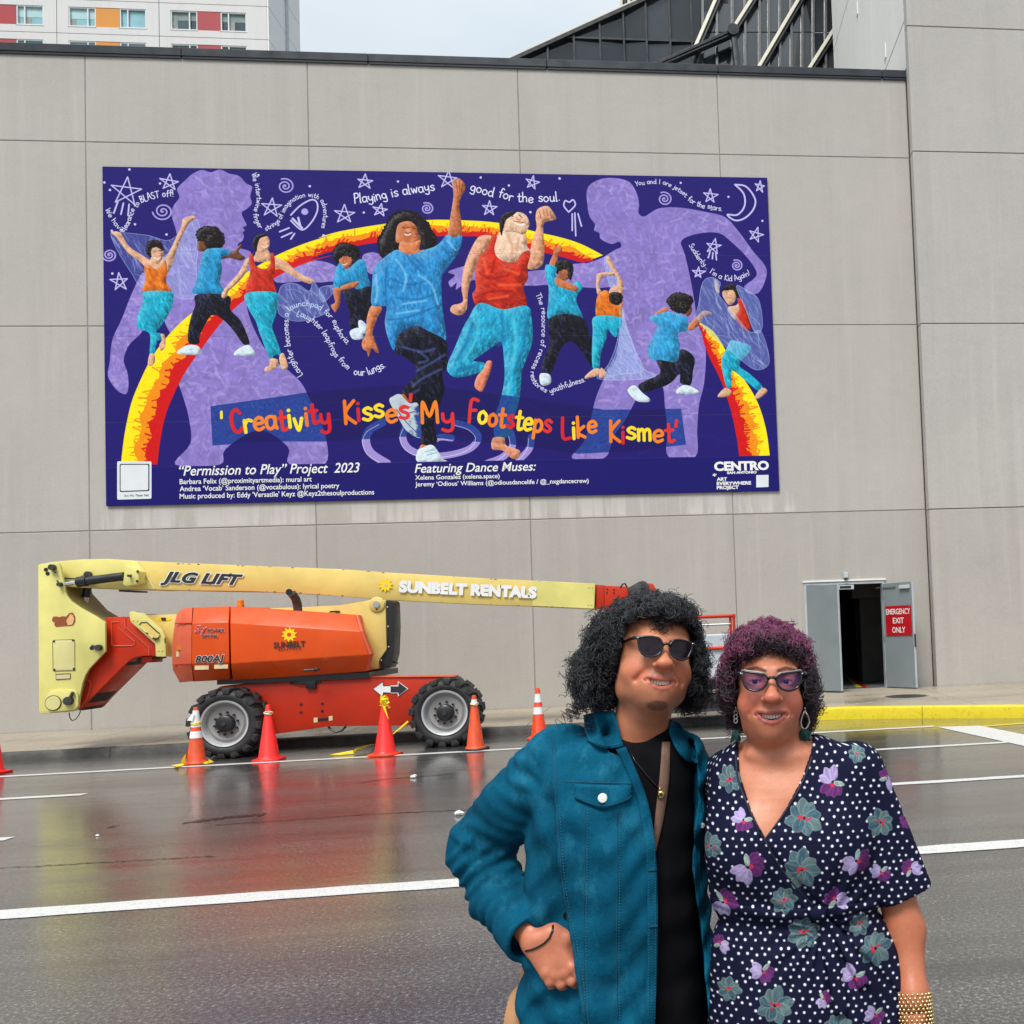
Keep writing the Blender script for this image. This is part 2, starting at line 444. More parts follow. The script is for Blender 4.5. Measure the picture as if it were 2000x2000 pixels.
# ------------------------------------------------------------------ kerbs and pavement
KX = [-60, -12, -4.9, -1.7, -.2, .6, 1.6, 3.1, 4.5, 8, 40]
KY = [-3.2, -3.2, -3.16, -3.12, -3.2, -3.38, -3.78, -4.52, -4.95, -5.15, -5.25]
def ky(x): return float(np.interp(x, KX, KY))
def kz(x): return float(np.interp(x, [-60, -.8, .3, 40], [.135, .135, .2, .2]))
def zw(x): return float(np.interp(x, [-60, -2, .5, 40], [.17, .17, .228, .228]))
def kerb_run(x0, x1, mat, name, piece):
    """kerb stones end to end"""
    root = empty(name, (0, 0, 0)); root['kind'] = 'structure'
    x = x0
    while x < x1-.01:
        xe = min(x+piece, x1); n = 5; V = []; Fc = []
        for i in range(n+1):
            xx = x+.004+(xe-x-.008)*i/n
            dx = .2; t = Vector((dx*2, ky(xx+dx)-ky(xx-dx))).normalized(); nx, ny = -t.y, t.x
            y = ky(xx); h = kz(xx)+random.uniform(-.004, .004)
            prof = [(0, -.02), (.006, h*.55), (.02, h*.88), (.05, h), (.17, h), (.17, -.02)]
            V += [(xx+nx*a, y+ny*a, z) for a, z in prof]
        m = 6
        for i in range(n):
            for k in range(m-1): Fc.append((i*m+k, (i+1)*m+k, (i+1)*m+k+1, i*m+k+1))
        Fc += [tuple(range(m)), tuple(n*m+k for k in range(m))[::-1]]
        mb = MB(); mb.add(V, Fc); mb.build('kerb_stone', mat, root, smooth=True)
        x = xe
    return root
kerb_run(-30, -.35, M['kerb'], 'kerb', 2.4)
kerb_run(-.35, 12, M['ykerb'], 'yellow_kerb', 2.05)
pav = empty('pavement'); pav['kind'] = 'structure'
def slab(x0, x1, y0f, y1f):
    V = []
    for z in (-.05, None):
        for x, f in ((x0, y0f), (x1, y0f), (x1, y1f), (x0, y1f)):
            y = f(x); k = ky(x)+.17
            t = (y-k)/(0-k)
            V.append((x, y, z if z is not None else kz(x)*(1-t)+zw(x)*t))
    mb = MB(); mb.hexa(V); mb.build('slab', M['pave'], pav, bevel=.004)
xs = [2.56-1.4-1.45*i for i in range(22)][::-1]+[2.56, 4.0, 5.45, 6.9, 8.35, 9.8, 11.25]
for a, b_ in zip(xs[:-1], xs[1:]):
    a2, b2 = a+.006, b_-.006
    back = (lambda x: -.02) if b_ < 2.97 else (lambda x: -.27)
    if a > -.5:
        slab(a2, b2, lambda x: -2.78+.03*(x-1), back)
        slab(a2, b2, lambda x: ky(x)+.172, lambda x: -2.79+.03*(x-1))
    else:
        slab(a2, b2, lambda x: ky(x)+.172, back)
# bed under the slabs
mb = MB(); mb.box((-31, -2.9, -.02), (12, .2, .02)); o = mb.build('pavement_bed', M['kerb']); o['kind'] = 'structure'
# manhole cover in the pavement
mh = empty('manhole_cover', (1.9, -2.05, .206)); tag(mh, 'round dark iron manhole cover set in the pavement before the open door', 'manhole cover')
MB().lathe([(.36, -.01), (.36, .012), (.345, .014), (.0, .014)], 28, (1.9, -2.05, .206), close=False).build('lid', M['dark_steel'], mh)
mb = MB()
for i in range(-3, 4):
    for j in range(-3, 4):
        if i*i+j*j < 10: mb.box((1.9+i*.08-.022, -2.05+j*.08-.022, .219), (1.9+i*.08+.022, -2.05+j*.08+.022, .224))
mb.build('grip_studs', M['dark_steel'], mh)
MB().lathe([(.365, -.01), (.4, -.01), (.4, .01), (.365, .01)], 28, (1.9, -2.05, .206), close=False).build('ring', M['steel'], mh)

# ------------------------------------------------------------------ concrete building with the mural wall
ZB, ZJ3, ZJ2, ZJ1, ZR = .1, 3.8172, 7.6443, 11.1461, 12.8343
XV = [-12.8555-3.96*k for k in (3, 2, 1)]+[-12.8555, -8.8771, -4.9135, -.9617, 2.976]
bld = empty('concrete_building', (-9, 0, 0)); tag(bld, 'long grey concrete building with panel joints behind the mural', 'building')
DX0, DX1, DZ0, DZ1 = .40, 2.06, .235, 2.40
G = .008
for i in range(len(XV)-1):
    for j, (z0, z1) in enumerate(((ZB, ZJ3), (ZJ3, ZJ2), (ZJ2, ZJ1), (ZJ1, ZR))):
        x0, x1 = XV[i]+G, XV[i+1]-G
        mt = M['wall_low'] if j == 0 else M['wall']
        mb = MB()
        if i == len(XV)-2 and j == 0:
            mb.box((x0, 0, z0), (DX0, .2, z1-G)); mb.box((DX1, 0, z0), (x1, .2, z1-G)); mb.box((DX0, 0, DZ1), (DX1, .2, z1-G))
            mb.box((DX0, 0, z0), (DX1, .2, DZ0-.01))
            mb.build('wall_panel', mt, bld)
        else:
            mb.box((x0, 0, z0+(G if j else 0)), (x1, .2, z1-G)); mb.build('wall_panel', mt, bld, bevel=.008)
# core behind the joints, open behind the door
mb = MB()
mb.box((XV[0], .009, ZB), (DX0-.03, .24, ZR)); mb.box((DX1+.03, .009, ZB), (XV[-1], .24, ZR)); mb.box((DX0-.03, .009, DZ1+.04), (DX1+.03, .24, ZR))
mb.build('joint_backing', M['joint'], bld)
mb = MB(); mb.box((XV[0], .25, 5.), (XV[-1], 6.5, ZR-.1)); mb.box((XV[0], .25, 0), (-.6, 30, 5)); mb.box((XV[0], 6.5, 5), (XV[-1], 30, ZR-.3)); mb.build('roof', M['joint'], bld)
x = XV[0]
k = 0
while x < XV[-1]-.05:
    xe = min(x+3.4, XV[-1]-.004)
    mb = MB(); mb.box((x+.004, -.05, ZR+.002), (xe-.004, .5, ZR+.155)); mb.box((x+.01, -.035, ZR-.045), (xe-.01, -.004, ZR+.001))
    mb.build('coping', M['coping'], bld, bevel=.006); x = xe
# doorway: corridor behind, frame, two open leaves
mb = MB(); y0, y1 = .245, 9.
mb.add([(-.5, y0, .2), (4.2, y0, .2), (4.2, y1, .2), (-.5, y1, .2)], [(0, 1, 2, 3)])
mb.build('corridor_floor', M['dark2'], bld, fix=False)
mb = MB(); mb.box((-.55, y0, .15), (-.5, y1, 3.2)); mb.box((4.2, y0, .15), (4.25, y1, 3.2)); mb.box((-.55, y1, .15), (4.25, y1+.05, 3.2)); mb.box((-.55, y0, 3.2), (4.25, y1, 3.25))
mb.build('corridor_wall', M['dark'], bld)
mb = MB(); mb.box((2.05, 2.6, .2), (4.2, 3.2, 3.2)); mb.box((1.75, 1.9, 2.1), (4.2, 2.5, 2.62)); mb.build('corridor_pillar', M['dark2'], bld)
M['red_strip'] = paint('red_floor_paint', rgb(170, 24, 30), .4, .1); 
for nm, pts, mt in (('floor_stripe', ((1683, 1342), (1645, 1310), (1642, 1311), (1672, 1342)), M['yline']), ('floor_stripe', ((1695, 1342), (1652, 1310), (1646, 1310), (1685, 1342)), M['red_strip'])):
    P = [gp(a, b_, .21) for a, b_ in pts]; mb = MB()
    mb.add([(p.x, max(p.y, .25), .206) for p in P], [(0, 1, 2, 3)]); mb.build(nm, mt, bld, fix=False)
mb = MB(); mb.box((DX0+.002, -.012, DZ0), (DX0+.06, .16, DZ1-.06)); mb.box((DX1-.06, -.012, DZ0), (DX1-.002, .16, DZ1-.06)); mb.box((DX0+.002, -.012, DZ1-.058), (DX1-.002, .16, DZ1-.002))
mb.build('door_frame', M['frame'], bld, bevel=.004)
mb = MB(); mb.box((DX0-.02, -.035, DZ1+.002), (DX1+.02, -.002, DZ1+.035)); mb.build('drip_rail', M['white'], bld, bevel=.004)
mb = MB(); mb.box((DX0+.06, -.02, DZ0-.012), (DX1-.06, .2, DZ0+.004)); mb.build('door_sill', M['steel'], bld)
LW = .775
def leaf(hinge, ang, flip):
    """door leaf in its own frame: x from hinge to free edge"""
    d = Vector((math.cos(ang), math.sin(ang), 0)); n = Vector((-d.y, d.x, 0))*flip
    def P(a, c, z): return (hinge[0]+d.x*a+n.x*c, hinge[1]+d.y*a+n.y*c, z)
    mb = MB(); mb.hexa([P(a, c, z) for z in (.25, 2.33) for a, c in ((0, 0), (LW, 0), (LW, .045), (0, .045))])
    return mb.build('door', M['door'], bld, bevel=.004), P
dl, PL = leaf((.47, -.03), math.radians(-47), -1)
dr, PR = leaf((2.0, -.04), math.radians(-56), 1)
for P, dd, cl in ((PL, dl, -1), (PR, dr, 1)):
    mb = MB(); mb.hexa([P(a, c, z) for z in (.25, 2.33) for a, c in ((LW+.002, -.002), (LW+.012, -.002), (LW+.012, .047), (LW+.002, .047))]); mb.build('edge_strip', M['frame'], dd, bevel=.002)
    mb = MB()
    for z in (.5, 1.25, 2.1): mb.cyl(P(-.012, .0, z-.06), P(-.012, .0, z+.06), .012, 8)
    mb.build('hinge', M['steel'], dd)
# closer arm and box on the inside faces seen from the street, pull handle on the free edge
mb = MB(); mb.hexa([PR(a, c, z) for z in (2.2, 2.27) for a, c in ((.48, -.05), (.74, -.05), (.74, -.003), (.48, -.003))]); mb.build('closer_box', M['frame'], dr, bevel=.006)
mb = MB(); mb.hexa([PR(a, c, z) for z in (2.235, 2.262) for a, c in ((-.18, -.02), (.36, -.02), (.36, -.006), (-.18, -.006))]); mb.build('closer_arm', M['steel'], dr)
mb = MB(); mb.hexa([PR(a, c, z) for z in (1.05, 1.3) for a, c in ((LW+.013, .0), (LW+.035, .0), (LW+.035, .03), (LW+.013, .03))]); mb.build('latch', M['dark_steel'], dr)
mb = MB(); mb.box((.62, .0, 2.25), (.74, .06, 2.33)); mb.box((1.1, -.02, 2.24), (1.42, .05, 2.33)); mb.build('closer_box', M['frame'], bld, bevel=.004)
MB().box((1.13, -.026, 2.262), (1.36, -.021, 2.31)).build('closer_slot', M['black'], bld)
# red sign on the right leaf
sg = empty('exit_sign', PR(.4, -.01, 1.45)); tag(sg, 'red EMERGENCY EXIT ONLY sign fixed to the right door leaf', 'sign')
SGA, SGB, SGZ0, SGZ1 = .06, .75, 1.27, 1.87
mb = MB(); mb.hexa([PR(a, c, z) for z in (SGZ0, SGZ1) for a, c in ((SGA, -.012), (SGB, -.012), (SGB, -.002), (SGA, -.002))]); mb.build('plate', M['sign_red'], sg, bevel=.003)
def sign_text(body, a0, a1, z0, z1, off):
    v, f = text_mesh(body, 1., offset=.012)
    x0, x1 = v[:, 0].min(), v[:, 0].max(); mb = MB()
    mb.add([PR(a0+(a1-a0)*(q[0]-x0)/(x1-x0), -off, z0+(z1-z0)*q[1]/.728) for q in v], f)
    mb.build('lettering', M['white'], sg, fix=False)
sign_text('EMERGENCY', SGA+.025, SGB-.025, 1.70, 1.815, .0145); sign_text('EXIT', SGA+.2, SGB-.2, 1.52, 1.635, .0145); sign_text('ONLY', SGA+.17, SGB-.17, 1.335, 1.45, .0145)
mb = MB()
for a in (SGA+.03, SGB-.03):
    for z in (SGZ0+.025, SGZ1-.025): mb.cyl(PR(a, -.012, z), PR(a, -.018, z), .009, 8)
mb.build('screw', M['steel'], sg)
# small grey device over the door
ds = empty('wall_light', (1.18, 0, 2.5)); tag(ds, 'small grey box lamp on the wall above the open door', 'wall lamp')
p = wp(1652, 1128, .05)
MB().box((p.x-.045, -.09, 2.47), (p.x+.045, -.001, 2.58)).build('housing', M['frame'], ds, bevel=.008)
MB().cyl((p.x, -.05, 2.43), (p.x, -.05, 2.47), .025, 10).build('lens', M['dark_steel'], ds)

# ------------------------------------------------------------------ tower block on the right
tw = empty('tower_block', (8, 4, 0)); tag(tw, 'taller pale concrete block standing proud at the right end of the mural wall', 'building')
TZ = [.1, 3.79, 7.59, 11.17, 13.81, 17.5, 21.2, 25]
for a, b_ in ((2.985, 7.2), (7.2, 11.4), (11.4, 15.)):
    for j in range(len(TZ)-1):
        mb = MB(); mb.box((a+(.0 if a < 3 else G), -.25, TZ[j]+(G if j else 0)), (b_-G, -.03, TZ[j+1]-G)); mb.build('wall_panel', M['tower'] if j else M['wall_low'], tw, bevel=.008)
mb = MB(); mb.box((3.0, -.02, .1), (15, 7.6, 24.9)); mb.build('joint_backing', M['joint'], tw)
for z0, z1 in ((13.05, 14.02), (14.06, 18.1), (18.14, 25)):
    mb = MB(); mb.box((2.985, -.028, z0), (2.999, 7.62, z1)); mb.build('side_panel', M['tower_lit_side'], tw)
for q in ((1.55, 14.25), (4.2, 17.)): MB().box((2.96, q[0], q[1]), (2.984, q[0]+.15, q[1]+.32)).build('wall_bracket', M['tower_lit_side'], tw)
# ------------------------------------------------------------------ hotel far behind on the left
M['hotel'] = wall_mat('hotel_render', (.7, .69, .675, 1), var=.04)
M['hotel_lit_side'] = wall_mat('hotel_render_lit_side', (.86, .85, .83, 1), var=.03)  # facade render made lighter, so the side's brighter light is in the colour
M['hred'] = paint('red_infill_panel', rgb(168, 52, 58), .5, .04, .5)
M['horange'] = paint('orange_infill_panel', rgb(214, 140, 42), .5, .04, .5)
M['hframe'] = paint('window_frame_white', (.7, .71, .71, 1), .4, .04)
def glass_mat(name, c, rough=.06, var=.3, sc_=.6):
    m, nt, b, N, L = nodes_of(name)
    L(ramp(nt, noise(nt, sc_, 3), [(.35, sc(c, 1-var)), (.65, sc(c, 1+var))]), b.inputs['Base Color'])
    b.inputs['Roughness'].default_value = rough; b.inputs['IOR'].default_value = 1.5; b.inputs['Specular IOR Level'].default_value = .7
    return m
M['pane_teal'] = glass_mat('curtained_glass_pale', rgb(140, 188, 196), .12, .12)
M['pane_dark'] = glass_mat('curtained_glass_dark', rgb(62, 80, 84), .08, .3)
M['blind_pale'] = paint('blind_pale', rgb(176, 208, 210), .7, .08, 2.)
M['blind_grey'] = paint('blind_grey', rgb(128, 146, 142), .7, .1, 2.)
M['curtain'] = paint('curtain', rgb(150, 152, 146), .8, .15, 3.)
hx = lambda px: wp(px, 35, -70).x
hot = empty('hotel_building', (-48, 80, 0)); tag(hot, 'tall white hotel block with red and orange panels between windows', 'building')
HX1 = wp(521.5, 35, -70).x; HB = HX1-hx(310.7)
HZ = 57.06; HH = 1.78; HS = 3.1; HW = hx(310.7)-hx(110.7)
bays = [(hx(310.7), 'hred', 1), (hx(310.7)-HW, 'horange', 0), (hx(310.7)-2*HW, 'hred', 0), (hx(310.7)-3*HW, 'horange', 1)]
wA = [(hx(333)-hx(310.7), hx(385)-hx(310.7)), (hx(430.5)-hx(310.7), hx(481)-hx(310.7))]
for bx, infill, dark in bays:
    for k in range(-3, 3):
        z0 = HZ+k*HS; z1 = z0+HH
        zb, zt = z0-.66, z0-.66+HS
        g = .03
        bw = HB if bx == bays[0][0] else HW
        mb = MB(); x0, x1 = bx+g, bx+bw-g
        a0, a1 = bx+wA[0][0], bx+wA[0][1]; b0, b1 = bx+wA[1][0], bx+wA[1][1]
        mb.box((x0, 70, zb+g), (x1, 70.4, z0)); mb.box((x0, 70, z1), (x1, 70.4, zt-g)); mb.box((x0, 70, z0), (a0, 70.4, z1)); mb.box((b1, 70, z0), (x1, 70.4, z1))
        mb.build('wall_panel', M['hotel'], hot)
        MB().box((a1+.02, 70.03, z0+.02), (b0-.02, 70.3, z1-.02)).build('infill_panel', M[infill], hot)
        for wi, (c0, c1) in enumerate(((a0, a1), (b0, b1))):
            f = MB(); t = .09
            f.box((c0, 70.04, z0), (c0+t, 70.2, z1)); f.box((c1-t, 70.04, z0), (c1, 70.2, z1)); f.box((c0+t, 70.04, z0), (c1-t, 70.2, z0+t)); f.box((c0+t, 70.04, z1-t), (c1-t, 70.2, z1))
            s = c0+(c1-c0)*(.7 if wi == 0 else .3)
            f.box((s-.05, 70.045, z0+t), (s+.05, 70.19, z1-t)); f.box((c0-.06, 69.97, z0-.05), (c1+.06, 70.03, z0-.004))
            win = f.build('window', M['hframe'], hot)
            mp = M['pane_dark'] if dark else M['pane_teal']
            for q0, q1 in ((c0+t, s-.05), (s+.05, c1-t)): MB().box((q0, 70.22, z0+t), (q1, 70.24, z1-t)).build('pane', mp, win)
            h = random.Random(k*7+wi+int(bx*3)).uniform(.25, .6) if k != 0 else .45
            if not dark: h = 1. if random.random() < .5 else .55
            if h < .95:
                zz = z1-t-(z1-z0-2*t)*h
                MB().box((c0+t, 70.205, zz), (c1-t, 70.215, z1-t)).build('blind', M['blind_grey'] if dark else M['blind_pale'], win)
                big = (c0+t, s-.05) if wi == 0 else (s+.05, c1-t)
                w_ = big[1]-big[0]; e = big[0] if random.random() < .5 else big[1]-w_*.3
                MB().box((e, 70.205, z0+t), (e+w_*.3, 70.215, zz-.002)).build('curtain', M['curtain'], win)
yb = xp(583, 50, HX1).y
mb = MB(); mb.box((HX1-4*HB, 70.42, 0), (HX1-.1, yb, HZ+3*HS-.7)); mb.build('wall_core', M['joint'], hot)
for k in range(-3, 3):
    zb = HZ+k*HS-.66
    MB().box((HX1-.02, 70.03, zb+.03), (HX1+.12, yb, zb+HS-.03)).build('side_panel', M['hotel_lit_side'], hot)
mb = MB(); mb.box((HX1-4*HB, 70, 0), (HX1, 70.4, HZ-3*HS-.68)); mb.box((HX1-.08, 70.4, 0), (HX1+.1, yb, HZ-3*HS-.68)); mb.build('lower_wall', M['hotel'], hot)
yp = xp(556, 50, HX1).y
MB().cyl((HX1+.22, yp, 30), (HX1+.22, yp, HZ+3*HS-1), .16, 10).build('downpipe', M['frame'], hot)

# ------------------------------------------------------------------ glazed building behind the roof edge
M['glass'] = glass_mat('dark_glass', (.016, .02, .024, 1), .03, .45, .35)
M['glass2'] = glass_mat('blue_grey_glass', (.03, .038, .045, 1), .04, .35, .35)
M['mullion'] = paint('mullion_dark', (.016, .018, .022, 1), .35, .15)
M['cream'] = paint('cream_beam', (.66, .63, .52, 1), .45, .06)
gb = empty('glass_building', (0, 12, 0)); tag(gb, 'dark glazed building with sloping roof and cream beams behind the wall', 'building')
Y1 = 9.
def slope_y(px): return 121-(px-988)*(99/217.)   # roof line in the photograph's facade
mul = [1019, 1070.4, 1122, 1173, 1219.5, 1263.8, 1309.7, 1352, 1404]
cols = [975]+mul
zb = 11.5
def fx(px): return wp(px, 100, -Y1).x
def fz(px): return wp(px, slope_y(px), -Y1).z
ztr = wp(1230, 79.5, -Y1).z
for i in range(len(cols)-1):
    x0, x1 = fx(cols[i])+.03, fx(cols[i+1])-.03
    za, zc = max(fz(cols[i]), zb+.1)-.12, fz(cols[i+1])-.12
    dy = random.uniform(-.03, .03); dz = random.uniform(-.02, .02)
    def pane(b0, t0, b1, t1):
        mb = MB(); mb.prism([(x0, Y1+dy, b0), (x1, Y1-dy, b1), (x1, Y1-dy+dz, t1), (x0, Y1+dy+dz, t0)], (0, .03, 0)); mb.build('pane', M['glass' if i % 3 else 'glass2'], gb)
    if cols[i] >= 1122:
        pane(zb, ztr-.03, zb, ztr-.03); pane(ztr+.03, za, ztr+.03, zc)
    else: pane(zb, za, zb, zc)
for px in mul:
    mb = MB(); mb.box((fx(px)-.028, Y1-.1, zb), (fx(px)+.028, Y1+.06, fz(px)-.1)); mb.build('mullion', M['mullion'], gb)
mb = MB(); mb.box((fx(1110), Y1-.08, ztr-.028), (fx(1404), Y1+.05, ztr+.028)); mb.build('transom', M['mullion'], gb)
def slope_bar(name, p0, p1, t0, t1, ya, yb_, mat):
    a, b_ = Vector(p0), Vector(p1)
    mb = MB(); mb.prism([(a.x, ya, a.z+t0), (b_.x, ya, b_.z+t0), (b_.x, ya, b_.z+t1), (a.x, ya, a.z+t1)], (0, yb_-ya, 0)); mb.build(name, mat, gb, bevel=.005)
pA, pB = wp(970, slope_y(970), -Y1), wp(1420, slope_y(1420), -Y1)
slope_bar('roof_edge', pA, pB, -.16, -.03, Y1-.15, Y1+.3, M['mullion'])
slope_bar('roof_edge', pA, pB, -.026, .035, Y1-.12, Y1+.4, M['cream'])
mb = MB(); mb.prism([(pA.x, Y1+.1, 0), (pB.x, Y1+.1, 0), (pB.x, Y1+.1, pB.z-.05), (pA.x, Y1+.1, pA.z-.05)], (0, 12, 0)); mb.build('wall_core', M['dark'], gb)
for i, px in enumerate(range(1206, 1262, 9)):
    x = fx(px); MB().box((x-.05, 14, 14), (x+.05, 14.3, 24)).build('fin', M['cream' if i % 2 == 0 else 'mullion'], gb)
mb = MB(); mb.box((fx(1204), 14.35, 12), (fx(1275), 14.5, 24)); mb.build('fin_wall', M['dark'], gb)
# leaning glazed hall to the right, top tilted back
Y2 = 7.85
def bp(px, py, o=0.):
    p = wp(px, py, -Y2); k = max(0, p.z-16)*.35
    return wp(px, py, -(Y2+k)+o)
ms = [1372, 1400, 1430, 1455, 1483, 1501, 1523, 1545, 1566, 1588, 1612, 1632]
for i in range(len(ms)-1):
    a, b_ = ms[i]+1.5, ms[i+1]-1.5
    for y0_, y1_ in ((150, 64), (62, -40)):
        P = [bp(a, y0_), bp(b_, y0_), bp(b_, y1_), bp(a, y1_)]
        mb = MB(); mb.prism(P, (0, .04, 0)); mb.build('pane', M['glass2' if (i+(y0_ > 100)) % 2 else 'glass'], gb)
for px in ms:
    a, b_ = bp(px, 150), bp(px, -40)
    mb = MB(); w_ = .035; mb.prism([a+Vector((-w_, -.12, 0)), a+Vector((w_, -.12, 0)), b_+Vector((w_, -.12, 0)), b_+Vector((-w_, -.12, 0))], (0, .2, 0)); mb.build('mullion', M['mullion'], gb)
def beam(p0, p1, w_, mat, name='beam', o=.3, d=.22):
    a, b_ = bp(*p0, o), bp(*p1, o); t = (b_-a).normalized(); n = Vector((t.z, 0, -t.x)).normalized()*w_/2
    mb = MB(); mb.prism([a-n, a+n, b_+n, b_-n], (0, d, 0)); mb.build(name, mat, gb, bevel=.01)
for q in (((1352, 104), (1412, -36)), ((1432, 54), (1492, -40)), ((1476, 140), (1576, -30)), ((1576, 140), (1690, -40))):
    beam(*q, .1, M['cream'])
    beam((q[0][0]+8, q[0][1]+2), (q[1][0]+8, q[1][1]+2), .06, M['mullion'], 'beam_rail', .25)
beam((1262, 132), (1434, 56), .09, M['mullion'], 'tie_beam', .55); beam((1262, 139), (1434, 64), .05, M['mullion'], 'tie_beam', .55)
c = bp(1432, 60, .62)
MB().lathe([(.0, -.1), (.17, -.1), (.17, .1), (.0, .1)], 14, c, 'y', close=False).build('node_plate', M['mullion'], gb, smooth=True)
mb = MB(); a, b_ = bp(1432, 62, .5), bp(1442, 150, .5); mb.cyl(a, b_, .1, 10); mb.build('post', M['mullion'], gb)
mb = MB(); mb.box((bp(1372, 100).x, Y2+2.6, 0), (2.97, Y2+3, 26)); mb.build('wall_core', M['dark'], gb)
# ------------------------------------------------------------------ boom lift
def weather(name, c, fade=(.5, .4, .3, 1), rough=.42, chip=(.05, .03, .02, 1), fa=.25, ca=.0):
    m, nt, b, N, L = nodes_of(name)
    col = ramp(nt, noise(nt, 1.6, 6, .6), [(.3, sc(c, .86)), (.7, sc(c, 1.12))])
    col = mixc(nt, ramp(nt, noise(nt, 2.3, 7, .7, stretch=(1, 1, .4)), [(.5, 0.), (.78, fa)]), col, fade)
    col = mixc(nt, ramp(nt, noise(nt, 38., 5, .8), [(.66, 0.), (.74, .6)]), col, sc(c, .55))
    L(col, b.inputs['Base Color'])
    L(ramp(nt, noise(nt, 5., 5), [(.3, rough-.12), (.7, rough+.15)]), b.inputs['Roughness'])
    # scratches and grime runs
    b.inputs['Specular IOR Level'].default_value = .35
    bump(nt, b, noise(nt, 30., 4), .06, .003)
    return m
M['cream_y'] = weather('lift_yellow_paint', rgb(216, 207, 124), rgb(204, 190, 122))
M['gold_y'] = weather('lift_yellow_paint_warm', rgb(222, 196, 112), rgb(206, 184, 112))
M['cream_d'] = weather('lift_yellow_access_plate', rgb(214, 205, 140), rgb(190, 178, 116))
M['orange'] = weather('hood_orange', rgb(214, 76, 14), rgb(196, 84, 40), .36)
M['faded'] = weather('counterweight_faded_orange', rgb(210, 92, 62), rgb(190, 110, 90), .5, fa=.7)
M['redo'] = weather('chassis_red_orange', rgb(186, 42, 12), rgb(140, 40, 20), .42)
M['redo2'] = weather('riser_red_orange', rgb(200, 48, 18), rgb(180, 60, 34), .42)
M['amber'] = paint('amber_lens', rgb(214, 120, 20), .25, .1)
M['chrome'] = paint('chrome_rod', (.75, .75, .76, 1), .15, .05, 3, 1.)
M['rim'] = weather('rim_grey', rgb(150, 148, 146), rgb(110, 106, 100), .42)
M['rimlip'] = paint('rim_lip', rgb(196, 198, 200), .35, .12, 6., .3)
M['decal_black'] = paint('decal_black', (.02, .022, .026, 1), .4, .1)
M['decal_white'] = paint('decal_white', (.82, .82, .8, 1), .4, .04)
M['decal_yellow'] = paint('decal_yellow', rgb(248, 210, 20), .4, .05)
M['decal_red'] = paint('decal_red', rgb(214, 40, 34), .4, .05)
M['label'] = paint('label_plate', rgb(214, 196, 150), .5, .15, 9.)
M['brown'] = paint('sticker_brown', rgb(150, 74, 40), .5, .12, 20.)
M['tan'] = paint('sticker_tan', rgb(226, 176, 120), .5, .2, 30.)
M['chip'] = paint('chipped_steel', (.03, .02, .016, 1), .7, .3)
L1 = lambda x, y: (60+x/5.681, 1080+y/5.681)
L2 = lambda x, y: (330+x/6.0375, 1170+y/6.0375)
L3 = lambda x, y: (600+x/6.44, 1130+y/6.44)
L4 = lambda x, y: (340+x/6.0375, 1300+y/6.0375)
L5 = lambda x, y: (640+x/5.682, 1300+y/5.682)
L6 = lambda x, y: (900+x/4.83, 1080+y/4.83)
lift = empty('boom_lift', (-7.2, -3.9, 0))
tag(lift, 'orange and yellow boom lift parked along the kerb under the mural', 'boom lift')
def pris(name, pts, off, depth, mat, conv=None, bevel=.012, parent=None, segs=2):
    P = [wp(*(conv(*q) if conv else q), off) for q in pts]
    mb = MB(); mb.prism(P, (0, depth, 0))
    return mb.build(name, mat, parent or lift, bevel=bevel, segs=segs, smooth=True)
def rnd(pts, r, n=4):
    """round the corners of a pixel polygon"""
    out = []; m = len(pts)
    for i in range(m):
        a, b_, c = [np.array(pts[j % m], float) for j in (i-1, i, i+1)]
        ua, uc = a-b_, c-b_; la, lc = np.hypot(*ua), np.hypot(*uc); k = min(r, la*.45, lc*.45)
        s, e = b_+ua/la*k, b_+uc/lc*k
        for t in np.linspace(0, 1, n): out.append(tuple((1-t)**2*s+2*t*(1-t)*b_+t*t*e))
    return out
# chassis
ch = [L4(505, 268), L4(560, 240), L4(1265, 185), L3(0, 1262), L3(470, 1244), L3(1840, 1240), L3(1850, 1300), (893, 1400), (800, 1416.5), L5(700, 666), L5(210, 672), L4(1840, 716), L4(1210, 805), (512, 1437), (470, 1430), (424, 1372)]
pris('chassis', rnd(ch, 4), 3.95, .32, M['redo'], bevel=.015)
pris('chassis_lip', [L3(470, 1238), L3(1560, 1226), L3(1830, 1222), L3(1845, 1238), L3(1560, 1240), L3(470, 1246)], 3.97, .36, M['faded'], bevel=.004)
# turntable bearing
c = wp(615, 1326, 3.6)
MB().lathe([(.55, -.05), (.55, .06), (.42, .06), (.42, -.05)], 32, (c.x, -3.45, c.z), close=False).build('turntable_ring', M['black'], lift, smooth=True)
pris('swing_motor', [L4(1545, 170), L4(1668, 165), L4(1668, 265), L4(1655, 276), L4(1560, 276), L4(1545, 262)], 4.0, .045, M['black'], bevel=.01)
mb = MB(); mb.box((wp(430, 1330, 3.9).x, -4.0, wp(560, 1331, 3.9).z), (wp(725, 1316, 3.9).x, -2.5, wp(560, 1326, 3.9).z+.05)); mb.build('turntable_plate', M['black'], lift)
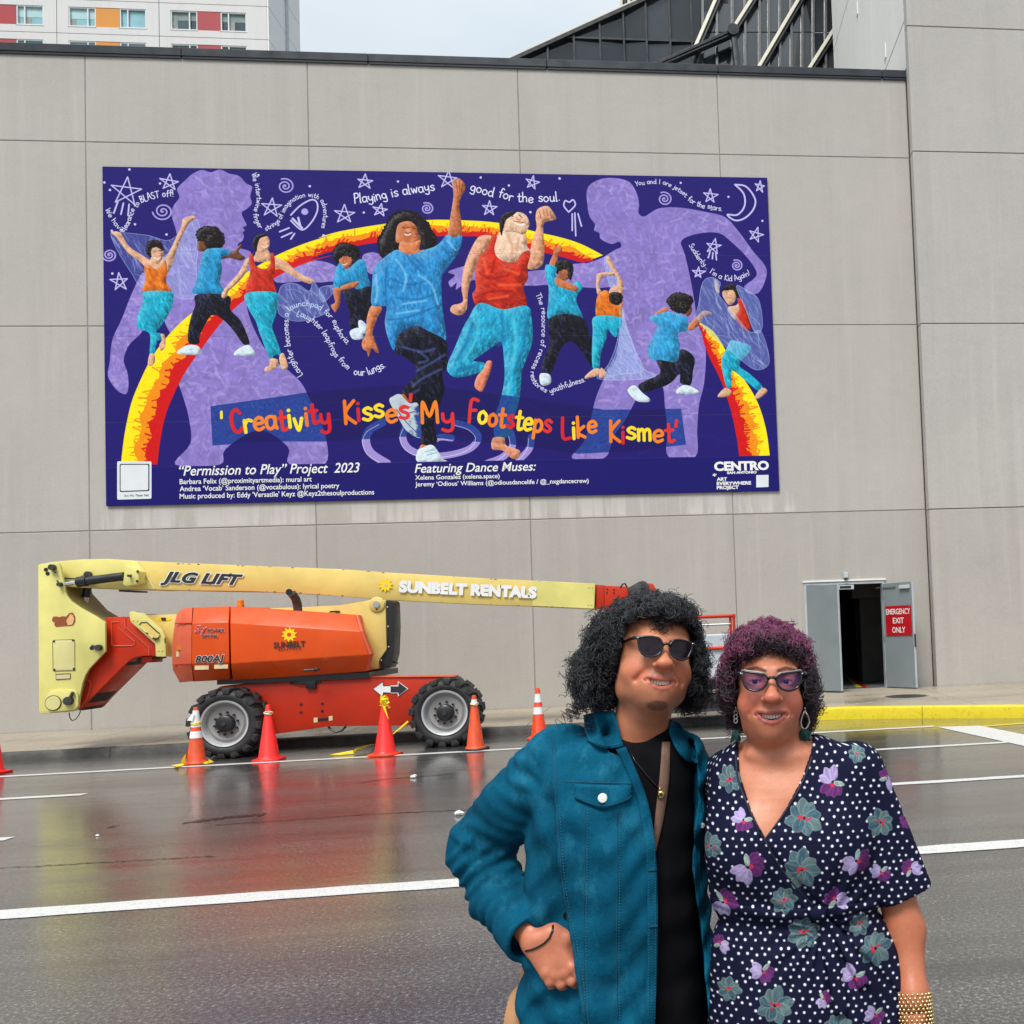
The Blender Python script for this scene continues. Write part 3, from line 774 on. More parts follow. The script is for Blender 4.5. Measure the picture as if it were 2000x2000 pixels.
# hoods: faceted cross-section
def hood(name, top, ub, lb, bot, mat, in_top=.22, in_bot=.2, off=4.22, back=1.0, endcap=None, par=None):
    """each argument a pair of pixel points (left, right)"""
    offs = (off-in_top, off, off, off-in_bot); V = []
    rows = [[wp(*p, o) for p in r] for r, o in zip((top, ub, lb, bot), offs)]
    n = len(rows[0]); mb = MB(); A = []
    for r in rows: A += r
    for r in (rows[3], rows[0]): A += [Vector((p.x, -off+1.5*back, p.z)) for p in r]
    m = 6; Fc = []
    for k in range(m):
        k2 = (k+1) % m
        for i in range(n-1): Fc.append((k*n+i, k*n+i+1, k2*n+i+1, k2*n+i))
    Fc.append(tuple(k*n for k in range(m))); Fc.append(tuple(k*n+n-1 for k in range(m))[::-1])
    mb.add(A, Fc); return mb.build(name, mat, par or lift, bevel=.014, smooth=True, segs=2)
h1 = hood('rear_hood', (L2(282, 100), L2(710, 86)), (L2(272, 285), L2(706, 271)), (L2(268, 766), L2(712, 746)), (L2(292, 974), L2(718, 951)), M['orange'])
h2 = hood('engine_hood', (L2(724, 86), L3(607, 457)), (L2(722, 281), L3(668, 664)), (L2(732, 760), L3(780, 957)), (L2(748, 964), L3(722, 1170)), M['orange'])
# the hood's angled right end, with a raised flange
P = [wp(*L3(610, 457), 4.0), wp(*L3(640, 457), 4.0), wp(*L3(700, 660), 4.18), wp(*L3(812, 945), 4.18), wp(*L3(745, 1166), 4.02), wp(*L3(718, 1166), 4.02), wp(*L3(778, 955), 4.2), wp(*L3(670, 662), 4.2)]
mb = MB(); mb.prism(P, (0, .1, 0)); mb.build('hood_flange', M['faded'], h2, bevel=.004, world=False); 
bpy.data.objects['hood_flange'].location = (0, 0, 0)
# faded counterweight with a rounded tail
cwl = [(358, 1188.5), (346.5, 1195), (341.5, 1216), (337, 1250), (336, 1270), (336.6, 1298), (337.5, 1308), (351, 1333)]
cwr = [(376, 1186.8), (376, 1187.3), (374.5, 1217), (374, 1250), (374, 1270), (374, 1296.6), (374.5, 1303), (377.5, 1331)]
offl = [3.6, 3.7, 3.85, 3.9, 3.9, 3.88, 3.85, 3.7]; offr = [4.0, 4.02, 4.2, 4.21, 4.21, 4.21, 4.18, 4.03]
rowsL = [wp(*p, o) for p, o in zip(cwl, offl)]; rowsR = [wp(*p, o) for p, o in zip(cwr, offr)]
mid = [wp(a[0]*.55+b_[0]*.45-2.5, a[1]*.55+b_[1]*.45-.6, (o1*.35+o2*.65)) for a, b_, o1, o2 in zip(cwl, cwr, offl, offr)]
mid2 = [wp(a[0]*.2+b_[0]*.8-1.2, a[1]*.2+b_[1]*.8-.2, (o1*.1+o2*.9)) for a, b_, o1, o2 in zip(cwl, cwr, offl, offr)]
bk = [Vector((p.x+.06, -3.0, p.z)) for p in rowsL]; bkr = [Vector((p.x, -2.4, p.z)) for p in rowsR]
A = []
for r in (bkr, bk, rowsL, mid, mid2, rowsR): A += r
m = 8; Fc = []
for k in range(5):
    for i in range(m-1): Fc.append((k*m+i, (k+1)*m+i, (k+1)*m+i+1, k*m+i+1))
Fc.append(tuple(k*m for k in range(6))); Fc.append(tuple(k*m+m-1 for k in range(6))[::-1]); Fc.append(tuple(i for i in range(m))); Fc.append(tuple(5*m+i for i in range(m))[::-1])
mb = MB(); mb.add(A, Fc); cw = mb.build('counterweight', M['faded'], lift, smooth=True)
def plate(name, pts, off, mat, conv=None, parent=None, depth=.006, bevel=.0):
    P = [wp(*(conv(*q) if conv else q), off) for q in pts]; mb = MB(); mb.prism(P, (0, depth, 0)); return mb.build(name, mat, parent or lift, bevel=bevel)
plate('reflector', [L2(92, 543), L2(198, 543), L2(198, 600), L2(92, 600)], 4.12, M['amber'], depth=.1)
plate('tail_label', [L2(85, 620), L2(135, 620), L2(135, 680), L2(85, 680)], 4.08, M['label'], depth=.1)
for a, b_, c_, d_ in ((303, 782, 468, 834), (533, 772, 694, 822)):
    plate('warning_label', [L2(a, b_+3), L2(c_, b_), L2(c_, d_-3), L2(a, d_)], 4.215, M['label'], depth=.008)
# seam bead across counterweight at both breaks
MB().tube([wp(*L2(72, 290), 3.97), wp(*L2(150, 286), 4.12), wp(*L2(268, 284), 4.212)], .008, 6).build('seam', M['redo'], lift)
MB().tube([wp(*L2(45, 772), 3.95), wp(*L2(150, 768), 4.12), wp(*L2(266, 764), 4.222)], .008, 6).build('seam', M['redo'], lift)
mb = MB(); a, b_ = wp(*L2(1605, 840), 4.2), wp(*L2(1765, 830), 4.2)
mb.tube([a, a+Vector((0, -.03, 0)), b_+Vector((0, -.03, 0)), b_], .016, 8); mb.ell(b_+Vector((-.03, -.03, 0)), (.035, .02, .03)); hh = mb.build('handle', M['black'], h2, smooth=True, world=False)
# exhaust elbow, beacon
pts = [wp(*L2(1512, 145), 3.75), wp(*L2(1514, 90), 3.75), wp(*L2(1500, 40), 3.77), wp(*L2(1470, 10), 3.8), wp(*L3(-118, 215), 3.82)]
MB().tube([wp(582, 1196, 3.75), wp(581, 1182, 3.75), wp(578.5, 1172, 3.78), wp(574, 1164, 3.82), wp(570, 1159, 3.85)], [.062, .062, .062, .062, .064], 12).build('exhaust_pipe', M['dark_steel'], lift, smooth=True)
p = wp(570, 1159, 3.85); MB().lathe([(.0, 0), (.05, 0), (.05, -.004), (.0, -.004)], 12, p+Vector((-.03, -.02, .02)), 'y', close=False).build('exhaust_mouth', M['black'], lift)
p = wp(470, 1184, 3.5); MB().lathe([(.05, -.02), (.05, .03), (.045, .035), (.045, .085), (.03, .1), (0, .1)], 14, p, close=False).build('beacon', M['amber'], lift, smooth=True)
# lower tower boom that runs behind the hoods, with its end plate
pris('tower_boom', [L1(1180, 672), L1(1270, 690), L1(1610, 680), (450, 1191), (600, 1185.5), (660, 1182), (724, 1171), (724, 1310), (500, 1310), (343, 1283), L1(1500, 1150), L1(1240, 1140)], 3.38, .5, M['gold_y'], bevel=.012)
pris('turntable_tower', [L3(330, 352), L3(420, 340), L3(600, 302), L3(800, 267), L3(985, 266), L3(1000, 890), L3(908, 1020), L3(895, 1130), L3(700, 1132), L3(560, 1132), L3(420, 700)], 3.72, .04, M['gold_y'], bevel=.006)
pris('turntable_tower', [L3(330, 352), L3(600, 302), L3(800, 267), L3(985, 266), L3(1000, 890), L3(908, 1020), L3(895, 1130), L3(420, 1132)], 2.75, .04, M['gold_y'], bevel=.006)
p = wp(*L3(880, 325), 3.72)
tp = MB().lathe([(0, -.03), (.1, -.03), (.115, -.02), (.115, 0)], 24, p, 'y', close=False).build('pin_boss', M['gold_y'], lift, smooth=True)
MB().lathe([(0, -.055), (.05, -.055), (.05, -.03)], 16, p, 'y', close=False).build('pivot_pin', M['steel'], lift, smooth=True)
MB().ell(p+Vector((.0, -.035, -.075)), (.012, .01, .012)).build('grease_fitting', M['chip'], lift)
pris('tower_cover', rnd([L3(990, 272), L3(1050, 272), L3(1085, 300), L3(1097, 600), L3(1083, 950), L3(1035, 1125), L3(915, 1142), L3(912, 1022), L3(1003, 890)], 3), 3.76, .35, M['black'], bevel=.012)
mb = MB()
for q in ((1010, 360), (1017, 605), (1024, 860), (930, 1030)): mb.ell(wp(*L3(*q), 3.765), (.014, .01, .014), 8, 6)
mb.build('screw', M['steel'], lift)
MB().tube([wp(*L3(1060, 1045), 3.6), wp(*L3(1110, 1055), 3.62), wp(*L3(1145, 1065), 3.62)], .012, 6).build('cable_end', M['dark_steel'], lift)
plate('vent_slot', [L3(275, 415), L3(300, 405), L3(410, 405), L3(410, 430), L3(275, 428)], 3.74, M['black'])
# red riser link
red = [L1(832, 716), L1(1030, 706), L1(1045, 722), L1(1098, 716), L1(1110, 760), L1(1388, 1012), L1(1388, 1136), L1(1330, 1138), L1(1210, 1145), L1(1140, 1160), L1(1092, 1192), L1(640, 1640), L1(545, 1748), L1(520, 1740), L1(536, 1640), L1(560, 1490), L1(600, 1360), L1(660, 1270), L1(820, 1110), L1(832, 1040)]
rr = pris('riser_link', rnd(red, 3), 3.48, .6, M['redo2'], bevel=.015)
pris('riser_underside', [L1(1095, 1192), L1(1085, 1222), L1(1010, 1280), L1(600, 1700), L1(570, 1748), L1(500, 1756), L1(545, 1748), L1(640, 1640)], 3.44, .5, M['chip'], bevel=.004)
def rail(pts, off, r, mat, name='rib', parent=None, conv=L1, seg=6):
    return MB().tube([wp(*conv(*q), off) for q in pts], r, seg).build(name, mat, parent or lift, smooth=True)
rail([(895, 770), (975, 765), (985, 840), (1155, 985), (1150, 1020), (1120, 1028), (920, 1032), (900, 1015), (895, 770)], 3.485, .008, M['faded'])
rail([(1045, 722), (1050, 820), (1310, 1045), (1315, 1136)], 3.49, .009, M['faded'])
rail([(610, 1410), (655, 1420), (670, 1460), (625, 1620), (545, 1720)], 3.49, .009, M['faded'])
pris('valve_block', [L1(1225, 1145), L1(1345, 1142), L1(1350, 1215), L1(1225, 1220)], 3.4, .3, M['redo'], bevel=.01)
for i in range(3): rail([(1225, 1165+14*i), (1150, 1185+12*i), (1105, 1215+8*i), (1060, 1235+5*i)], 3.3-.05*i, .012, M['black'], 'hose')
rail([(1355, 1185), (1380, 1165), (1440, 1172), (1500, 1155)], 3.38, .014, M['black'], 'hose')
# slotted yellow link between riser and tower boom
slo = rnd([L1(1092, 655), L1(1145, 645), L1(1160, 660), L1(1245, 668), L1(1460, 860), L1(1490, 930), L1(1500, 1150), L1(1388, 1150), L1(1382, 1010), L1(1110, 765), L1(1098, 720)], 2)
lk = pris('level_link', slo, 3.56, .06, M['cream_y'], bevel=.008)
sl = rnd([L1(1205, 790), L1(1240, 768), L1(1280, 768), L1(1425, 895), L1(1420, 930), L1(1380, 945), L1(1350, 940), L1(1210, 815)], 3)
pris('link_slot', sl, 3.568, .006, M['gold_y'], bevel=.0)
rail([(1205, 800), (1225, 772), (1285, 768), (1428, 895)], 3.57, .008, M['chip'], 'slot_edge'); rail([(1428, 900), (1410, 945), (1375, 965), (1350, 945), (1208, 815)], 3.575, .011, M['cream_d'], 'slot_edge')
plate('chipped_patch', [L1(1345, 945), L1(1360, 935), L1(1390, 950), L1(1415, 930), L1(1420, 945), L1(1385, 975)], 3.59, M['chip'], depth=.004)
plate('chipped_patch', [L1(1275, 880), L1(1300, 885), L1(1305, 900), L1(1280, 895)], 3.59, M['chip'], depth=.004)
plate('chipped_patch', [L1(1482, 945), L1(1494, 945), L1(1496, 1000), L1(1484, 1000)], 3.57, M['chip'], depth=.004)
mb = MB()
for q in ((1133, 750), (1180, 750), (1418, 1085), (1458, 1083)): mb.ell(wp(*L1(*q), 3.562), (.012, .008, .012), 8, 6)
mb.build('bolt', M['gold_y'], lift)
plate('hazard_label', [L1(1408, 716), L1(1520, 712), L1(1568, 735), L1(1520, 755), L1(1405, 752)], 3.385, M['decal_yellow'])
plate('hazard_bar', [L1(1440, 718), L1(1495, 716), L1(1505, 750), L1(1455, 752)], 3.39, M['decal_black'])
# the big yellow upright: two plates
up = [L1(80, 135), L1(100, 122), L1(150, 116), L1(232, 100), L1(270, 96), L1(308, 108), L1(330, 150), L1(345, 240), L1(372, 345), L1(380, 425), L1(405, 480), L1(445, 535), L1(550, 608), L1(720, 702), L1(826, 772), L1(829, 1092), L1(650, 1283), L1(605, 1355), L1(575, 1440), L1(548, 1560), L1(525, 1720), L1(490, 1752), L1(420, 1765), L1(120, 1785), L1(98, 1778), L1(90, 1740)]
upl = pris('upright_plate', up, 3.62, .045, M['cream_y'], bevel=.008)
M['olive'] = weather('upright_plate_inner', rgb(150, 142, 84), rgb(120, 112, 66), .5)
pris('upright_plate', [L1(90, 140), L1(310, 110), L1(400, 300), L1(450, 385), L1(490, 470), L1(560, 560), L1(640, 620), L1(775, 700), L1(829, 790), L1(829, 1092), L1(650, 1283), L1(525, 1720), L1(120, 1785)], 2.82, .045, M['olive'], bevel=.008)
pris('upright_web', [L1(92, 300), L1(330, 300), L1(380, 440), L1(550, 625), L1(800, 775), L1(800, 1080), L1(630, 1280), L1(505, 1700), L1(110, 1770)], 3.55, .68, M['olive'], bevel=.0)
rb = rnd([L1(240, 965), L1(490, 958), L1(492, 1308), L1(245, 1315)], 4)
pris('panel_gasket', rb, 3.624, .006, M['chip'], bevel=0)
pris('access_panel', rnd([L1(246, 972), L1(484, 965), L1(486, 1302), L1(251, 1308)], 4), 3.632, .012, M['cream_d'], bevel=.003)
mb = MB()
for q in ((258, 980), (468, 968), (478, 1285), (262, 1295)): mb.ell(wp(*L1(*q), 3.634), (.016, .012, .016), 8, 6)
mb.build('bolt', M['chip'], lift)
plate('label_border', [L1(276, 1342), L1(440, 1336), L1(440, 1398), L1(278, 1408)], 3.628, M['chip']); plate('serial_label', [L1(282, 1352), L1(434, 1346), L1(434, 1392), L1(284, 1400)], 3.634, M['label'])
fo = rnd([L1(168, 1600), L1(200, 1535), L1(250, 1522), L1(440, 1512), L1(500, 1530), L1(528, 1590), L1(525, 1700), L1(490, 1745), L1(215, 1768), L1(185, 1730)], 6)
pris('foot_boss', fo, 3.66, .035, M['cream_y'], bevel=.012)
MB().lathe([(.0, -.006), (.108, -.006), (.114, .0)], 24, wp(*L1(250, 1665), 3.664), 'y', close=False).build('cap_gasket', M['chip'], lift)
MB().lathe([(.0, -.012), (.1, -.012), (.104, .0)], 24, wp(*L1(250, 1665), 3.666), 'y', close=False).build('round_cap', M['cream_d'], lift)
def pin(q, r=.05, conv=L1, off=3.66, ang=60):
    p = wp(*conv(*q), off); mb = MB().lathe([(0, -.06), (r, -.06), (r*1.06, -.05), (r*1.06, 0)], 16, p, 'y', close=False)
    d = Vector((math.cos(math.radians(ang)), 0, math.sin(math.radians(ang))))
    mb.tube([p+Vector((0, -.03, 0)), p+d*r*2.0+Vector((0, -.03, 0))], r*.35, 8); mb.ell(p+d*r*2.1+Vector((0, -.03, 0)), (r*.42, r*.4, r*.42), 10, 6)
    return mb.build('pivot_pin', M['dark_steel'], lift, smooth=True)
pin((430, 1640), .06, ang=62); pin((250, 160), .042, off=3.63, ang=-60); pin((765, 1050), .042, off=3.63, ang=160); pin((335, 350), .03, off=3.63, ang=120)
mb = MB()
for q in ((168, 185), (187, 228), (677, 1055)):
    mb.lathe([(0, -.004), (.028, -.004), (.03, 0)], 12, wp(*L1(*q), 3.622), 'y', close=False)
mb.build('pin_hole', M['black'], lift)
rail([(425, 1770), (435, 1830), (460, 1862), (500, 1845), (535, 1800), (552, 1755)], 3.4, .007, M['black'], 'cable')
# plain brown sticker
plate('sticker', [L1(235, 735), L1(250, 705), L1(290, 705), L1(320, 712), L1(350, 702), L1(390, 706), L1(405, 690), L1(430, 665), L1(465, 662), L1(492, 700), L1(495, 760), L1(470, 805), L1(280, 820), L1(262, 800), L1(265, 770), L1(240, 760)], 3.624, M['brown'], depth=.003)
plate('sticker_fan', [L1(410, 800), L1(395, 750), L1(440, 680), L1(470, 690), L1(482, 740), L1(462, 795)], 3.628, M['tan'], depth=.003)
# main boom
bm_ = pris('main_boom', [L1(300, 92), L1(560, 72), L1(850, 65), L1(1190, 88), (420, 1102), (663.8, 1111.5), (756, 1118), (940, 1129), (1080, 1136), (1162.8, 1139.9), (1160.6, 1190), (1040, 1184.4), (900, 1179), (755, 1171.5), (621, 1161), (500, 1155), (380, 1153), (301, 1151.3), L1(1365, 410), L1(730, 392), L1(385, 378), L1(345, 240)], 3.46, .62, M['gold_y'], bevel=.012)
M['yel_cool'] = weather('boom_yellow_cool', rgb(220, 208, 122), rgb(208, 196, 122))
pris('boom_base_cheek', [L1(300, 94), L1(560, 74), L1(850, 67), L1(1190, 90), L1(1370, 402), L1(730, 388), L1(385, 374), L1(345, 240)], 3.475, .012, M['yel_cool'], bevel=.004)
rail([(1190, 88), (1280, 240), (1372, 402)], 3.48, .012, M['cream_d'], 'weld_bead')
plate('boom_tip_plate', [(1040, 1135), (1162, 1141), (1160, 1188.5), (1040, 1183)], 3.468, M['yel_cool'])
mb = MB()
for q in ((1150, 1147), (1156.5, 1147.5), (1149, 1180.5), (1155, 1181)): mb.ell(wp(*q, 3.47), (.013, .008, .013), 8, 6)
mb.build('bolt', M['gold_y'], lift)
r_ = random.Random(4)
for _ in range(34):   # knocked paint along the boom's edges
    px = r_.uniform(330, 1150); top = r_.random() < .5
    xs_, ys_ = ([112, 420, 664, 756, 940, 1162], [1094, 1102.3, 1111.8, 1118.4, 1129.4, 1140.4]) if top else ([301, 500, 621, 755, 900, 1160], [1151, 1154.6, 1160.6, 1171, 1178.6, 1189.4])
    py = np.interp(px, xs_, ys_); w_ = r_.uniform(1.5, 6); h_ = r_.uniform(.6, 1.9)*(1 if top else -1)
    plate('chipped_patch', [(px, py), (px+w_, py+w_*.045), (px+w_*.8, py+h_*.9), (px+w_*.3, py+h_)], 3.4635, M['chip'], depth=.004)
pris('boom_pad', [L1(975, 408), L1(1100, 412), L1(1100, 432), L1(975, 430)], 3.4, .5, M['black'], bevel=.006)
# lift cylinder beside the boom
def hcyl(p0, p1, r, mat, name, cap=None): return MB().cyl(p0, p1, r, 14).build(name, mat, lift, smooth=True)
a, b_ = wp(*L1(530, 322), 3.6), wp(*L1(1040, 258), 3.6)
hcyl(a, b_, .088*.72, M['black'], 'lift_cylinder'); hcyl(wp(*L1(385, 342), 3.6), a, .03, M['chrome'], 'cylinder_rod')
d = (b_-a).normalized(); hcyl(a-d*.01, a+d*.12, .078, M['black'], 'cylinder_gland')
rail([(350, 280), (500, 288), (640, 262), (760, 262), (900, 235), (1030, 222)], 3.56, .012, M['black'], 'hose')
pin((648, 240), .045, off=3.5, ang=200)
pris('cylinder_bracket', [L1(1042, 130), L1(1180, 190), L1(1200, 205), L1(1198, 330), L1(1180, 350), L1(1060, 370), L1(1020, 352)], 3.68, .2, M['cream_y'], bevel=.014)
mb = MB()
for q in ((1187, 205), (1180, 312)): mb.ell(wp(*L1(*q), 3.69), (.02, .012, .02), 8, 6)
mb.build('bolt', M['chip'], lift); pin((1105, 255), .018, off=3.69, ang=25)
# second cylinder inside the upright
hcyl(wp(*L1(632, 380), 3.2), wp(*L1(612, 490), 3.2), .055, M['black'], 'slave_cylinder'); hcyl(wp(*L1(612, 490), 3.2), wp(*L1(585, 620), 3.2), .042, M['steel'], 'cylinder_rod')
# fly section, jib head and folded jib
pris('fly_boom', [(1164, 1142.5), (1228, 1146), (1232, 1162), (1222, 1166), (1222, 1190), (1164, 1188.5)], 3.4, .5, M['redo2'], bevel=.01)
pris('fly_boom_collar', [(1164, 1142), (1180, 1143), (1180, 1189.5), (1164, 1188.7)], 3.415, .53, M['redo'], bevel=.006)
mb = MB()
for q in ((1186, 1150), (1185, 1157), (1199, 1151), (1199, 1157.5)): mb.ell(wp(*q, 3.41), (.014, .008, .014), 8, 6)
mb.build('bolt', M['chip'], lift)
pris('jib_knuckle', rnd([(1224, 1150), (1230, 1146), (1250, 1135), (1258, 1134), (1266, 1140), (1272, 1165), (1262, 1185), (1235, 1180)], 3), 3.44, .55, M['dark_steel'], bevel=.015)
pris('jib', [(1258, 1138), (1275, 1140), (1300, 1180), (1330, 1300), (1345, 1352), (1325, 1360), (1300, 1290), (1262, 1180)], 3.3, .3, M['redo2'], bevel=.012)
MB().tube([wp(1212, 1147, 3.4), wp(1216, 1141, 3.4), wp(1221, 1140, 3.4), wp(1224, 1146, 3.4)], .014, 6).build('hose', M['black'], lift)
pin((0, 0), .03, conv=lambda x, y: (1256, 1146), off=3.45, ang=200)
# platform basket: floor, toe boards, posts, rails
BX0, BX1, BY0, BY1 = wp(1290, 1380, 3.0).x, wp(1436, 1380, 3.0).x, -3.95, -3.0
BZ = wp(1400, 1384, 3.5).z; BT = wp(1400, 1204, 3.5).z
mb = MB(); mb.box((BX0, BY0, BZ), (BX1, BY1, BZ+.05)); bf = mb.build('platform_floor', M['dark_steel'], lift, bevel=.006)
mb = MB()
mb.box((BX0, BY0, BZ+.05), (BX1, BY0+.012, BZ+.22)); mb.box((BX0, BY1-.012, BZ+.05), (BX1, BY1, BZ+.22)); mb.box((BX0, BY0+.014, BZ+.05), (BX0+.012, BY1-.014, BZ+.22)); mb.box((BX1-.012, BY0+.014, BZ+.05), (BX1, BY1-.014, BZ+.22))
mb.build('toe_board', M['black'], lift)
for x in (BX0+.03, (BX0+BX1)/2, BX1-.03):
    for y in (BY0+.03, BY1-.03): MB().cyl((x, y, BZ+.05), (x, y, BT), .024, 10).build('platform_post', M['redo2'], lift, smooth=True)
for z in (BT, BT-.5):
    for y in (BY0+.03, BY1-.03): MB().cyl((BX0, y, z), (BX1, y, z), .026, 10).build('platform_rail', M['redo2'], lift, smooth=True)
    for x in (BX0+.03, BX1-.03): MB().cyl((x, BY0, z), (x, BY1, z), .026, 10).build('platform_rail', M['redo2'], lift, smooth=True)
MB().cyl((BX0, BY1-.05, BT-.13), (BX1-.02, BY1-.05, BT-.13), .02, 8).build('entry_bar', M['steel'], lift, smooth=True)
MB().box((BX0+.1, BY1-.3, BZ+.3), (BX1-.25, BY1-.03, BT-.3)).build('control_box', M['dark_steel'], lift, bevel=.02)
MB().box((BX1-.62, BY0+.05, BZ+.5), (BX1-.1, BY0+.3, BT-.28)).build('tool_tray', M['frame'], lift, bevel=.02)
MB().ell(wp(1376, 1366, 3.97), (.045, .04, .085), 12, 8).build('amber_lamp', M['amber'], lift, smooth=True)
MB().ell(wp(1397, 1365, 3.97), (.07, .05, .07), 12, 8).build('horn', M['black'], lift, smooth=True)
# decals
def sun_pts(n=10, r0=.62, r1=1.):
    P = []
    for i in range(n):
        a = 2*math.pi*i/n
        P += [(r0*math.cos(a-.18), r0*math.sin(a-.18)), (r1*math.cos(a+.22), r1*math.sin(a+.22))]
    return P
def sunburst(px, py, r, off, inner):
    c = wp(px, py, off); P = [Vector((c.x+r*x, -off-.003, c.z+r*z)) for x, z in sun_pts()]
    mb = MB(); mb.prism(P, (0, .0025, 0)); mb.build('sun_emblem', M['decal_yellow'], lift)
    mb = MB(); mb.lathe([(0, -.005), (r*.27, -.005), (r*.27, -.003)], 18, (c.x, -off, c.z), 'y', close=False); mb.build('emblem_core', inner, lift)
sunburst(753.5, 1143, .115, 3.475, M['gold_y']); sunburst(565, 1239.5, .112, 4.222, M['orange'])
def deco(body, a, b_, h, off, mat, shear=0., offset=.035, out=None, spacing=1., ow=.03):
    p0, p1 = wp(*a, off), wp(*b_, off)
    if out: lettering('letter_outline', body, out, lift, p0, p1, h, off, shear, offset+ow*1.6, spacing, .004, True, offset)
    lettering('lettering', body, mat, lift, p0, p1, h, off, shear, offset, spacing, .008)
deco('JLG LIFT', (314, 1135.5), (474, 1142), .155, 3.475, M['decal_black'], .35, .045, M['decal_white'], 1.04)
deco('SUNBELT RENTALS', (779, 1155), (1048, 1167), .165, 3.478, M['decal_white'], 0., .07)
deco('SUNBELT', (535, 1266), (597, 1263), .088, 4.225, M['decal_black'], 0., .03); deco('RENTALS', (543.5, 1271.2), (588, 1269), .03, 4.225, M['decal_black'], 0., .005, spacing=1.2)
deco('800AJ', (382, 1294), (438, 1291.5), .098, 4.225, M['decal_black'], .2, .03, M['decal_white'], 1.05, .02)
deco('POWER', (406.5, 1234.6), (439, 1234.2), .052, 4.225, M['decal_black'], 0., .01, M['decal_white'], 1., .016)
deco('Sky', (380, 1235), (404, 1233), .1, 4.225, M['decal_red'], .35, .01, M['decal_white'], .9, .016)
deco('971796', (394.5, 1246), (425.5, 1245.3), .05, 4.225, M['decal_black'], .1, .01, M['decal_white'], 1., .016)
ar = lambda pts, off, mat: plate('arrow_decal', pts, off, mat, conv=L3, depth=.003)
ar([(822, 1390), (952, 1292), (965, 1347), (1140, 1344), (1143, 1288), (1275, 1385), (1145, 1485), (1140, 1443), (965, 1440), (950, 1492)], 3.956, M['decal_black'])
ar([(834, 1390), (946, 1306), (957, 1357), (1048, 1354), (1048, 1434), (957, 1430), (944, 1478)], 3.962, M['decal_white'])
ar([(1050, 1344), (1138, 1344), (1141, 1290), (1272, 1385), (1142, 1483), (1138, 1443), (1050, 1443)], 3.962, M['decal_white'])
ar([(1050, 1356), (1146, 1356), (1150, 1306), (1255, 1385), (1152, 1468), (1146, 1432), (1050, 1432)], 3.967, M['decal_black'])
ar([(80, 1752), (130, 1748), (130, 1808), (84, 1812)], 3.956, M['label']); ar([(270, 1732), (318, 1726), (320, 1782), (272, 1790)], 3.956, M['label'])
pris('tie_down_slot', rnd([L3(135, 1760), L3(265, 1750), L3(265, 1782), L3(135, 1795)], 3), 3.957, .006, M['black'], bevel=0)
mb = MB()
for q in ((190, 1575), (190, 1668)): mb.lathe([(0, -.003), (.022, -.003), (.022, 0)], 10, wp(*L3(*q), 3.953), 'y', close=False)
for q in ((1558, 1245), (1558, 1338)): mb.lathe([(0, -.003), (.022, -.003), (.022, 0)], 10, wp(*L2(*q), 3.953), 'y', close=False)
mb.build('bolt_hole', M['black'], lift)
MB().tube([wp(*L5(10, 680), 3.9), wp(*L5(40, 715), 3.92), wp(*L5(95, 735), 3.92), wp(*L5(160, 720), 3.92), wp(*L5(205, 672), 3.9)], .016, 8).build('hose', M['black'], lift, smooth=True)
